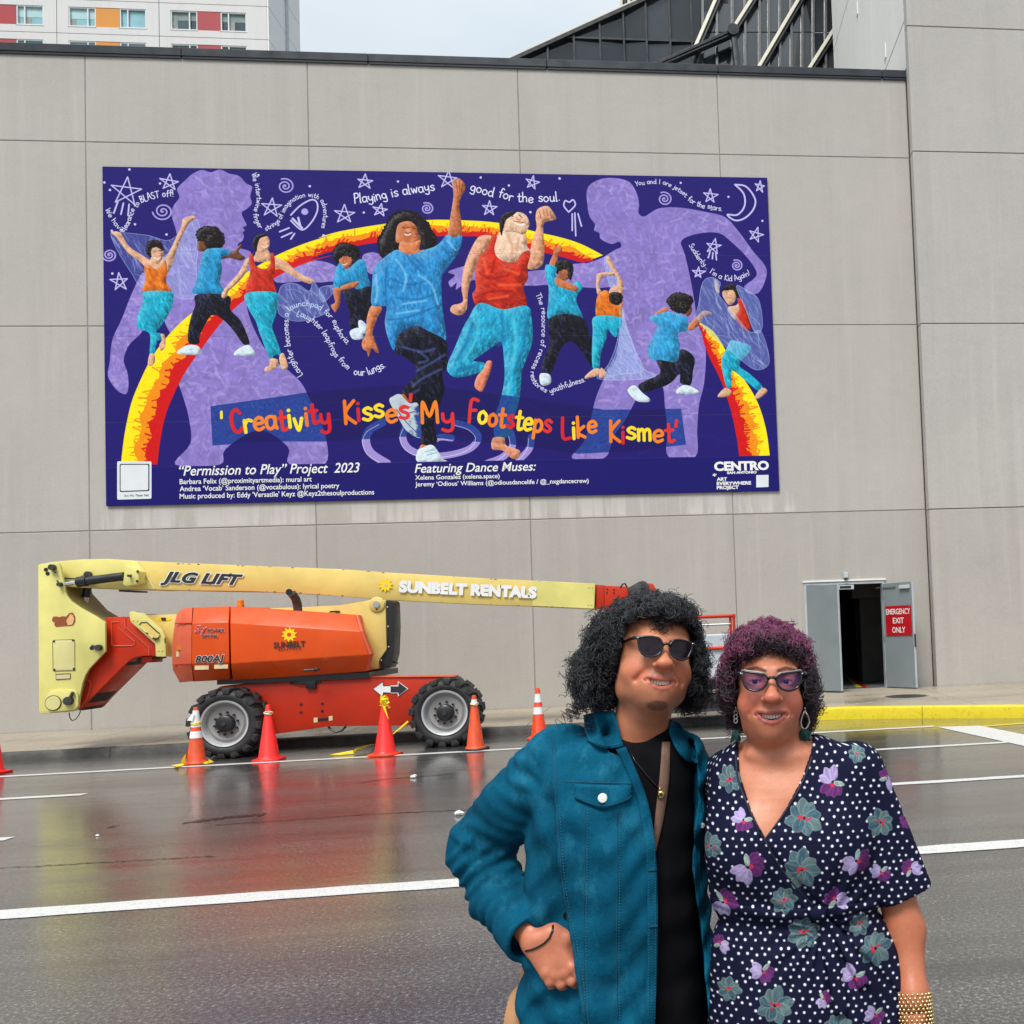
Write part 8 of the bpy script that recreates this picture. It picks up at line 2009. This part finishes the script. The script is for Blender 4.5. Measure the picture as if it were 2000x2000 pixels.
torsoW = sm_levels([lw(1436, 1526, 70, .062, .02), lw(1452, 1528, 102, .07, .02), lw(1472, 1531, 128, .08, .015), lw(1500, 1534, 146, .092, .01), lw(1560, 1541, 158, .108), lw(1650, 1546, 166, .122), lw(1720, 1552, 166, .122), lw(1790, 1558, 168, .122), lw(1860, 1566, 180, .134), lw(1950, 1572, 190, .146), lw(2040, 1574, 196, .152), lw(2140, 1574, 198, .152), lw(2240, 1574, 200, .15)])
def chest_d(W): 
    d = loft_(W, torsoW, 2.15)
    for c in bustW: d = smin(d, ell_(W, c, (.078, .07, .078)), .05)
    return d
def woman_upper():
    g = Grid(np.minimum(cW+[-.14, -.085, 0], [LP(1405, 1700, DW)[0], 0, LP(1500, 1668, DW-.1)[2]])*[1, 0, 1]+[0, cW[1]-.09, 0], cW+[.17, .27, .165], .0023)
    P = g.local(cW, RW); d, up, lo = head_field(P, QW); W = (g.x, g.y, g.z); nb = LP(1519, 1452, DW+.02)
    d = smin(d, cap_(W, cW+RW@np.array([0, .088, -.05]), nb, .052, .055), .03)
    d = smin(d, cap_(W, cW+RW@np.array([0, .03, -.098]), nb+[0, -.02, .01], .036, .046), .03)
    ch = chest_d(W)+.010; ch = smax(ch, -cap_(W, LP(1497, 1652, DW-.165), LP(1497, 1580, DW-.135), .004, .002), .012)
    d = smin(d, ch, .03)
    for s, x in ((-1, 1500), (1, 1538)): d = smin(d, cap_(W, LP(x, 1480, DW-.056), LP(x+s*34, 1474, DW-.048), .008, .005), .03)   # collar bones
    V, F = nets(g, d); V = relax(V, F, 1, .4); Lc = (V-cW)@RW; C = head_tones(Lc, up, lo, QW)
    f = np.clip((-.12-Lc[:, 2])/.05, 0, 1)[:, None]; C = C*(1-f)+np.tile(lc(208, 138, 106), (len(V), 1))*f
    return V, F, C
partsW = [woman_upper()]
armWR = [LP(1680, 1512, DW+.01), LP(1736, 1690, DW+.015), LP(1768, 1815, DW+.0), LP(1783, 1945, DW-.055), LP(1788, 2010, DW-.075)]
def woman_arm():
    g = Grid(np.min(armWR, 0)-.06, np.max(armWR, 0)+.06, .004); W = (g.x, g.y, g.z); d = chain_(W, armWR, [.05, .044, .037, .0285, .026], .03)
    V, F = nets(g, d); V = relax(V, F, 1, .5); c = np.tile(lc(190, 116, 84), (len(V), 1)); return V, F, np.clip(c*(1+np.clip(vnoise(V, 30, 4)*.06, -.1, .1)[:, None]), 0, 1)
partsW.append(woman_arm())
v, f = plain_hand(armWR[-1]+[0, -.005, -.02], (.02, -.1, -1), (-1, -.2, 0)); partsW.append((v, f, np.tile(lc(190, 116, 84), (len(v), 1))))
armWL = [LP(1424, 1516, DW+.06), LP(1404, 1640, DW+.19), LP(1330, 1730, 2.3)]
def arm_l():
    g = Grid(np.min(armWL, 0)-.06, np.max(armWL, 0)+.06, .006); W = (g.x, g.y, g.z); V, F = nets(g, chain_(W, armWL, [.048, .042, .03], .03)); return V, F, np.tile(lc(190, 116, 84), (len(V), 1))
partsW.append(arm_l())
v, f = plain_hand(armWL[-1], (-1, .0, .05), (0, -1, 0)); partsW.append((v, f, np.tile(lc(190, 116, 84), (len(v), 1))))
def legs_skin():
    cx = LP(1574, 1900, DW)[0]; g = Grid([cx-.2, DW-.12, .04], [cx+.2, DW+.14, .62], .008); W = (g.x, g.y, g.z); q = None
    for s in (-1, 1):
        e = chain_(W, [(cx+s*.085, DW, .6), (cx+s*.088, DW-.01, .45), (cx+s*.09, DW+.02, .3), (cx+s*.09, DW+.02, .08)], [.075, .055, .054, .036], .03); q = e if q is None else np.minimum(q, e)
    V, F = nets(g, q); return V, F, np.tile(lc(190, 116, 84), (len(V), 1))
partsW.append(legs_skin())
V, F, C = join_meshes(partsW); bodyW = fmesh('body', V, F, M['skin'], wom, C)
head_extras(QW, cW, RW, wom)
# ---- dress print: dots and flowers on navy
PS = 900.; PX0, PX1, PZ0, PZ1 = LP(1300, 1700, 1.88)[0], LP(1900, 1700, 1.88)[0], LP(1500, 2330, 1.88)[2], LP(1500, 1420, 1.88)[2]
DW_, DH_ = int((PX1-PX0)*PS), int((PZ1-PZ0)*PS); DI = np.zeros((DH_, DW_, 3), np.float32); DI[:] = (21, 23, 48)
def dpx(x, y): p = LP(x, y, 1.88); return np.array([(p[0]-PX0)*PS, (PZ1-p[2])*PS])
FR = random.Random(8)
FL = [(1570.7, 1595.7, 36, 0), (1564.5, 1692, 38, 0), (1424, 1524, 25, 0), (1569, 1817.7, 31, 0), (1710, 1853, 32, 0), (1513, 1957, 35, 0), (1722, 1611, 28, 0), (1388, 1652, 24, 0), (1678, 1806, 22, 0), (1423, 1931, 24, 0), (1676, 1476, 18, 0), (1531, 1753, 26, 0), (1637, 2000, 30, 0), (1460, 2120, 34, 0), (1600, 2200, 34, 0), (1722, 2080, 30, 0), (1395, 2050, 26, 0), (1770, 1790, 20, 0),
      (1626.6, 1529, 29, 1), (1452, 1599, 22, 1), (1461, 1688, 32, 1), (1671, 1678, 28, 1), (1738, 1526, 22, 1), (1779, 1606, 20, 1), (1411, 1764, 28, 1), (1632, 1755, 24, 1), (1489, 1891, 23, 1), (1668, 1901, 26, 1), (1722, 1708, 20, 1), (1783, 1705, 20, 1), (1606, 1943, 16, 1), (1708, 1978, 21, 1), (1405, 1850, 18, 1), (1560, 2080, 26, 1), (1680, 2150, 26, 1), (1420, 2200, 24, 1), (1500, 1478, 14, 1)]
for j in range(70):
    for i in range(50):
        x = 1300+i*18.6+(9.3 if j % 2 else 0)+FR.uniform(-3.4, 3.4); y = 1420+j*13.4+FR.uniform(-2.6, 2.6)
        if FR.random() < .04 or any((x-a)**2+(y-b_)**2 < (r*.9)**2 for a, b_, r, k in FL): continue
        stroke(DI, [dpx(x, y)], FR.uniform(4.3, 5.4), (226, 226, 232))
def petal(c, a, ln, wd, col, edge, inner=.12):
    u = np.array([math.cos(a), math.sin(a)]); n = np.array([-u[1], u[0]]); P = []
    for t in np.linspace(0, 1, 9): P.append(c+u*ln*(inner+(1-inner)*t)+n*wd*math.sin(math.pi*min(1, t*.86+.1))*(1+.12*math.sin(t*9)))
    for t in np.linspace(1, 0, 9): P.append(c+u*ln*(inner+(1-inner)*t)-n*wd*math.sin(math.pi*min(1, t*.86+.1))*(1+.12*math.cos(t*8)))
    P = np.array(P); m = mask_poly(P, DH_, DW_)
    if m is None: return
    blend(DI, *m, col, .95); brush(DI, m, [shade(col, 1.25), shade(col, .75), edge], 16, ln*.7, 1.8, a, .5)
    stroke(DI, np.vstack([P, P[:1]]), 1.5, edge, .7)
for x, y, r, k in FL:
    c = dpx(x, y); R = r*1.88/F_PX*PS; a0 = FR.uniform(0, 6.28)
    if k == 0:
        for i in range(8): petal(c, a0+i*.785+FR.uniform(-.15, .15), R*FR.uniform(.85, 1.1), R*.33, [(78, 104, 112), (62, 88, 102), (88, 108, 110)][i % 3], (128, 148, 142))
        for _ in range(5): q = c+np.array([FR.uniform(-.28, .28), FR.uniform(-.14, .14)])*R; stroke(DI, [q, q+np.array([FR.uniform(-.15, .15), FR.uniform(-.08, .08)])*R], R*.12, (206, 44, 62), .95)
    else:
        for i in range(4): petal(c, a0+i*.5, R*FR.uniform(.9, 1.1), R*.32, (92, 40, 96), (120, 64, 122))
        for i in range(3): petal(c, a0+math.pi*.82+i*.62, R*FR.uniform(.95, 1.15), R*.3, (160, 144, 190), (192, 178, 208))
        petal(c, a0-.75, R*.8, R*.16, (120, 150, 138), (190, 206, 190)); stroke(DI, [c+np.array([math.cos(a0+.8), math.sin(a0+.8)])*R*.2], R*.28, (214, 52, 70), .9)
dim = bpy.data.images.new('dress_print', DW_, DH_, alpha=False); p4 = np.ones((DH_, DW_, 4), np.float32); p4[..., :3] = np.clip(DI[::-1], 0, 255)/255.; dim.pixels.foreach_set(p4.ravel()); dim.update(); dim.pack()
def dress_uv(V):
    """wrap the print round the figure: sideways distance grows with depth so that dots keep their spacing on the flanks"""
    V = np.asarray(V); cx = LP(1556, 1700, DW)[0]; x = V[:, 0]; s = np.tanh((x-cx)/.07); dep = np.clip(V[:, 1]-1.88, -.1, .4)
    u = cx+(x-cx)*1.88/np.maximum(V[:, 1], 1.6)*1.0; u = CXF(V); u = u+s*np.clip(dep-.1, 0, .3)*.8
    w = WZF(V)
    return np.c_[(u-PX0)/(PX1-PX0), (w-PZ0)/(PZ1-PZ0)]
def CXF(V): return V[:, 0]*(1.88/V[:, 1])*.5+V[:, 0]*.5*(1.88/1.9)
def WZF(V): return CAM_H+(V[:, 2]-CAM_H)*((1.88/V[:, 1])*.5+.5*(1.88/1.9))
def dress_mat():
    m, nt, b, N, L = nodes_of('dress_fabric'); uv = N('ShaderNodeUVMap'); t = N('ShaderNodeTexImage'); t.image = dim; t.extension = 'REPEAT'; L(uv.outputs[0], t.inputs[0])
    L(mixc(nt, .3, t.outputs[0], ramp(nt, noise(nt, 700., 2), [(.35, (.6, .6, .6, 1)), (.65, (1.2, 1.2, 1.2, 1))]), 'MULTIPLY'), b.inputs['Base Color']); b.inputs['Roughness'].default_value = .8; b.inputs['Specular IOR Level'].default_value = .1
    bump(nt, b, noise(nt, 30., 4, .6, stretch=(1.6, 1.6, .5), dist=.6), .3, .008); return m
M['dress'] = dress_mat()
vneck = [(1437, 1440), (1435.6, 1465), (1442, 1524), (1464, 1582), (1494.6, 1641)], [(1592, 1437), (1588, 1471), (1566, 1530), (1532, 1588), (1494.6, 1641)]
def dress():
    lo, hi = LP(1345, 2200, DW), LP(1845, 1425, DW); g = Grid([lo[0], DW-.23, .5], [hi[0], DW+.24, hi[2]], .0046); W = (g.x, g.y, g.z)
    base = chest_d(W)
    fl = .005*np.sin(g.x*58+np.sin(g.z*11)*1.2+g.y*16)*np.clip((1.12-g.z)/.2, 0, 1)*np.clip(1.6-np.abs(g.x-LP(1600, 1900, DW)[0])*2, 0, 1)
    wp_ = LP(1600, 1782, DW); rr = np.sqrt((g.x-wp_[0])**2+(g.z-wp_[2])**2); an = np.arctan2(g.z-wp_[2], g.x-wp_[0]); fl = fl+.0055*np.sin(an*17)*np.exp(-(rr/.13)**2)*np.clip(rr/.03, 0, 1)
    base = base+fl
    # wrap front: the right side lies over the left along a line from the neck point to the waist
    a, b_ = LP(1494, 1641, 1.88), LP(1620, 1790, 1.88); s = (g.x-a[0])-(a[2]-g.z)*(b_[0]-a[0])/(a[2]-b_[2]); base = base-.006*np.clip(s/.004, 0, 1)*np.clip(1-s/.1, 0, 1)*np.clip((DW-g.y)/.03, 0, 1)*(g.z < a[2]+.02)
    base = base+.010*np.exp(-((g.z-LP(1550, 1786, DW)[2])/.022)**2)
    zz = g.z.ravel(); E = []
    for side in vneck:
        Pp = np.array([LP(x, y, DW-.13) for x, y in side]); Pp = Pp[Pp[:, 2].argsort()]; E.append((Pp[:, 2], Pp[:, 0]))
    XL = np.interp(zz, *E[0]).astype(f32).reshape(g.z.shape); XR = np.interp(zz, *E[1]).astype(f32).reshape(g.z.shape)
    dv = np.maximum(np.maximum(XL-g.x, g.x-XR), g.y-DW-.02)
    dv = np.maximum(dv, LP(1494, 1641, DW-.13)[2]-g.z)
    nb = LP(1515, 1440, DW+.03); dv = np.minimum(dv, cap_(W, nb+[0, .0, .0], nb+[0, .02, .12], .082, .09))
    shell = np.maximum(base, -(base+.011)); shell = np.where(g.z < LP(1550, 1700, DW)[2], base, shell)
    # flutter sleeve, open below, flaring away from the arm
    sh, el = LP(1668, 1508, DW+.01), LP(1770, 1760, DW+.01); u = (el-sh)/np.linalg.norm(el-sh)
    t = (g.x-sh[0])*u[0]+(g.y-sh[1])*u[1]+(g.z-sh[2])*u[2]; an2 = np.arctan2(g.y-sh[1]-t*u[1], (g.x-sh[0]-t*u[0])*u[2]*-1-(g.z-sh[2]-t*u[2])*-u[0])
    sl = cap_(W, sh, el+u*.05, .066, .062)+.006*np.sin(an2*4+.7)*np.clip(t/.12, 0, 1); hem = t-np.linalg.norm(el-sh)+.018+.0*g.x
    sl2 = smax(sl, hem, .004); sl2 = smax(sl2, -np.maximum(sl+.008, -(hem+.16)), .003)
    slL = chain_(W, armWL[:2], [.058, .058], .02); slL = smax(slL, g.y-DW-.14, .01)
    d = smin(shell, sl2, .014); d = smin(d, slL, .02)
    d = smax(d, -dv, .004)
    V, F = nets(g, d); V = relax(V, F, 1, .45); return V, F
V, F = dress(); dr_ = fmesh('dress', V, F, M['dress'], wom, None, dress_uv(V))
def uv_world(co):
    X, Y = co[0]-CAM.x, co[1]-CAM.y; return tuple(dress_uv(np.array([[X*CA-Y*SA, X*SA+Y*CA, co[2]]]))[0])
bd = bvh_of(dr_, bodyW)
M['binding'] = paint('dress_binding', (.01, .011, .022, 1), .7, .2, 40.)
seam_line('neck_binding', [(1437, 1474), (1442, 1524), (1464, 1582), (1494, 1640)], bd, M['binding'], dr_, .0024, .001); seam_line('neck_binding', [(1586, 1478), (1566, 1530), (1532, 1588), (1494, 1640)], bd, M['binding'], dr_, .0024, .001)
seam_line('wrap_edge', [(1495, 1642), (1515, 1680), (1545, 1722), (1588, 1768)], bd, M['binding'], dr_, .0014, .0006)
cloth_patch('waist_tie', [(1392, 1752), (1450, 1768), (1530, 1776), (1590, 1772)], [(1392, 1766), (1450, 1786), (1530, 1797), (1590, 1794)], bd, M['dress'], dr_, .003, .005, 30, 5, uv_world)
cloth_patch('waist_tie', [(1590, 1772), (1650, 1768), (1710, 1756)], [(1590, 1794), (1650, 1786), (1712, 1770)], bd, M['dress'], dr_, .003, .005, 20, 5, uv_world)
cloth_patch('tie_end', [(1590, 1786), (1606, 1850), (1622, 1930), (1630, 1985)], [(1612, 1786), (1634, 1850), (1650, 1930), (1656, 1980)], bd, M['dress'], dr_, .008, .005, 24, 5, uv_world)
cloth_patch('tie_end', [(1600, 1784), (1640, 1815), (1672, 1860), (1700, 1925)], [(1596, 1800), (1628, 1832), (1655, 1880), (1676, 1930)], bd, M['dress'], dr_, .007, .005, 24, 5, uv_world)
kn = hit(bd, 1598, 1783, .012); mb = MB().ell(kn, (.017, .012, .015), 14, 10); kk = mb.build('tie_knot', M['dress'], dr_, smooth='all'); ul = kk.data.uv_layers.new(name='UVMap')
for lp in kk.data.loops: ul.data[lp.index].uv = uv_world(kk.data.vertices[lp.vertex_index].co)
def skirt():
    cx = LP(1574, 1900, DW)[0]; g = Grid([cx-.32, DW-.24, .42], [cx+.32, DW+.26, .56], .008); W = (g.x, g.y, g.z)
    d = loft_(W, [(.40, cx, DW+.01, .25, .18), (.6, cx, DW, .215, .155)], 2.15)+.008*np.sin(np.arctan2(g.y-DW, g.x-cx)*11); d = np.maximum(d, -(d+.012)); V, F = nets(g, d); return V, F
V, F = skirt(); fmesh('skirt_hem', V, F, M['dress'], wom, None, dress_uv(V))
shoes(LP(1574, 1900, DW)[0], DW+.02, wom, M['frame_black'], .085)
# hair
RXw = pxm(1.97); hw_ = lambda x, y, a, b_, c_, d=2.02: (LP(x, y, d), np.array([a*RXw, c_, b_*RXw]))
envW = [hw_(1501, 1302, 92, 76, .12, 2.02), hw_(1432, 1338, 30, 58, .09, 2.01), hw_(1572, 1346, 26, 52, .09, 2.01), hw_(1488, 1262, 66, 38, .09, 1.97), hw_(1452, 1392, 26, 30, .07, 2.05), hw_(1574, 1392, 18, 26, .06, 2.05)]
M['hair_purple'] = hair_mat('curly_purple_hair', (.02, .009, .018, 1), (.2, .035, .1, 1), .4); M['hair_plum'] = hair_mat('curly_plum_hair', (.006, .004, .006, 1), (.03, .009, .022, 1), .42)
faceW = lambda P: np.minimum(np.maximum(np.maximum(np.abs(P[0])-.0685+np.maximum(P[2]+.002, 0)*.5, P[1]-.06), np.maximum(P[2]-.076, -P[2]-.4)), ell_(P, (0, .05, -.13), (.075, .08, .09)))
def keepW(x, y, z): return ((z > .078-.35*np.abs(x)) & (y < .06)) | ((y >= .06) & (z > -.05)) | ((y > .045) & (np.abs(x) > .06) & (z > -.02))
mass('hair_filler', envW, cW, RW, .022, wom, faceW)
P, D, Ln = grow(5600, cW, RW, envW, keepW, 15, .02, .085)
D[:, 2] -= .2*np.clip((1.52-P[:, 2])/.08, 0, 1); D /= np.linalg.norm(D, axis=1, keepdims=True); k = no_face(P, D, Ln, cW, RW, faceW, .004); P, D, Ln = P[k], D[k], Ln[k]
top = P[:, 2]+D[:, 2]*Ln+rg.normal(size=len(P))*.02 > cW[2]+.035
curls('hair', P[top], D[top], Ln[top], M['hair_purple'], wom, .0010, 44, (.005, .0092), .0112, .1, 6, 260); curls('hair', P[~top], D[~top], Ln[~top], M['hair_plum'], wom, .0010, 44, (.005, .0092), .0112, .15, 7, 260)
ei = rg.integers(0, len(envW), 3600); U = rg.normal(size=(3600, 3)); U /= np.linalg.norm(U, axis=1, keepdims=True); P = np.array([envW[i][0]+u*(envW[i][1]-.010) for i, u in zip(ei, U)])
f = env_fn([(c, r-.012) for c, r in envW]); kk = (f(P) > -.003) & (U[:, 1] < .75); P, U = P[kk], U[kk]; Q = (P-cW)@RW; fk = faceW([Q[:, 0], Q[:, 1], Q[:, 2]]) > .006; P, U = P[fk], U[fk]; U = U+rg.normal(size=U.shape)*.6; U /= np.linalg.norm(U, axis=1, keepdims=True); Ln = rg.uniform(.012, .028, len(P)); k = no_face(P, U, Ln, cW, RW, faceW, .002); P, U, Ln = P[k], U[k], Ln[k]
top = P[:, 2]+rg.normal(size=len(P))*.025 > cW[2]+.03
curls('hair', P[top], U[top], Ln[top], M['hair_purple'], wom, .0008, 26, (.005, .0092), .0112, .1, 8, 220); curls('hair', P[~top], U[~top], Ln[~top], M['hair_plum'], wom, .0008, 26, (.005, .0092), .0112, .2, 9, 220)
pf = np.array([cW+RW@np.array([x, -.026+abs(x)*.55, 0.076-.35*abs(x)+rg.uniform(-.004, .014)]) for x in rg.uniform(-.066, .066, 420)]); df = np.tile(RW@np.array([0, -.5, -.5]), (len(pf), 1))+rg.normal(size=(len(pf), 3))*.55; curls('hair', pf, df/np.linalg.norm(df, axis=1, keepdims=True), rg.uniform(.01, .024, len(pf)), M['hair_plum'], wom, .0009, 26, (.004, .0065), .0105, .1, 10)
# cat-eye glasses
cat = [(-.0245, .004), (-.019, .0125), (-.006, .0155), (.010, .0175), (.024, .0195), (.0275, .0165), (.0255, .003), (.018, -.0125), (.003, -.0185), (-.012, -.0155), (-.021, -.0065)]
spectacles(cW, RW, wom, cat, .0325, M['frame_black'], M['lens_reflect'], .0024, M['frame_grey'], yb=-.053)
# earrings: pale loop and green tassel cluster
M['tassel'] = paint('green_tassel', (.012, .06, .055, 1), .8, .4, 80.); M['loop'] = paint('pale_metal_loop', (.7, .66, .58, 1), .35, .1, 30., .6)
def earring(px, py, d, big, label=None):
    e = empty('earring'); e.parent = wom; e.location = [-v for v in wom.location]
    T = lambda x, y, dd=0.: Vector(to_world(LP(x, y, d+dd))[0])
    def bld(mb, name, mat): o = mb.build(name, mat, None, smooth='all', world=False); o.parent = e
    bld(MB().tube([T(px, py-26), T(px+1, py-18)], .0012, 6), 'hook', M['loop'])
    if big:
        L_ = [T(px+x, py+y) for x, y in ((0, -20), (6, -10), (9, 2), (5, 12), (0, 17), (-6, 12), (-8, 2), (-5, -10), (0, -20))]; bld(MB().tube(L_, .0017, 8), 'loop', M['loop'])
    else:
        for k in range(3): L_ = [T(px+3.4*math.sin(t), py-14+k*8-4.2*math.cos(t)) for t in np.linspace(0, 6.28, 13)]; bld(MB().tube(L_, .0012, 6), 'loop', M['loop'])
    mb = MB(); r_ = random.Random(int(px)); cy = py+34 if not big else py+28
    for i in range(70):
        a = r_.uniform(0, 6.28); q = r_.uniform(0, 1)**.5; p0 = T(px, cy-12+r_.uniform(-2, 2)); p1 = T(px+math.cos(a)*11*q*(1.25 if big else 1), cy+r_.uniform(-4, 12), math.sin(a)*.011*q); mb.tube([p0, (p0+p1)/2+Vector((0, 0, .002)), p1], [.0012, .0016, .0012], 5)
    bld(mb, 'tassel', M['tassel'])
earring(1437, 1406, 1.965, False); earring(1572, 1408, 1.965, True)
# woven gold bracelet on the forearm
M['gold'] = paint('gold_beads', (.62, .46, .24, 1), .3, .3, 120., 1.)
br = empty('bracelet'); br.parent = wom; br.location = [-v for v in wom.location]
a, b_ = LP(1783, 1941, DW-.053), LP(1788, 1998, DW-.07); u = (b_-a)/np.linalg.norm(b_-a); e1 = np.cross(u, [0, 1, 0]); e1 /= np.linalg.norm(e1); e2 = np.cross(u, e1)
bm0 = MB().ell((0, 0, 0), (.0042, .0042, .0034), 7, 5).build('bead', M['gold'], None, smooth='all', world=False); bm0.parent = br
first = True
for row in range(9):
    for k in range(22):
        an = 2*math.pi*(k+.5*(row % 2))/22; p = a+(b_-a)*row/8+(e1*math.cos(an)+e2*math.sin(an))*.0355
        if (e1*math.cos(an)+e2*math.sin(an))[1] > .75: continue
        o = bm0 if first else bpy.data.objects.new('bead', bm0.data)
        if not first: COL.objects.link(o); o.parent = br
        first = False; o.location = to_world(p)[0]
L_ = [Vector(to_world(a+(b_-a)*.5+(e1*math.cos(t)+e2*math.sin(t))*.0335)[0]) for t in np.linspace(0, 6.283, 25)]
o = MB().tube(L_, .0008, 5).build('band', M['gold'], None, world=False); o.parent = br
# ------------------------------------------------------------------ small joined pieces, too small to pick apart
SMALL = {'grip_studs', 'hinge', 'bolt', 'screw', 'lug_nut', 'pin_hole', 'bolt_hole', 'stitching', 'seam', 'tassel', 'teeth', 'lettering', 'letter_outline', 'door_frame', 'toe_board', 'corridor_wall', 'window', 'upright_plate', 'tape_knot', 'tape_wrap', 'corridor_pillar', 'lower_wall', 'joint_backing', 'roof', 'wall_panel', 'iris', 'pendant', 'closer_box'}
for o in bpy.data.objects:
    if o.type == 'MESH' and o.parent and o.name.split('.')[0] in ('grip_studs', 'hinge', 'bolt', 'screw', 'lug_nut', 'pin_hole', 'bolt_hole', 'stitching', 'teeth', 'tassel'):
        o['kind'] = 'stuff'
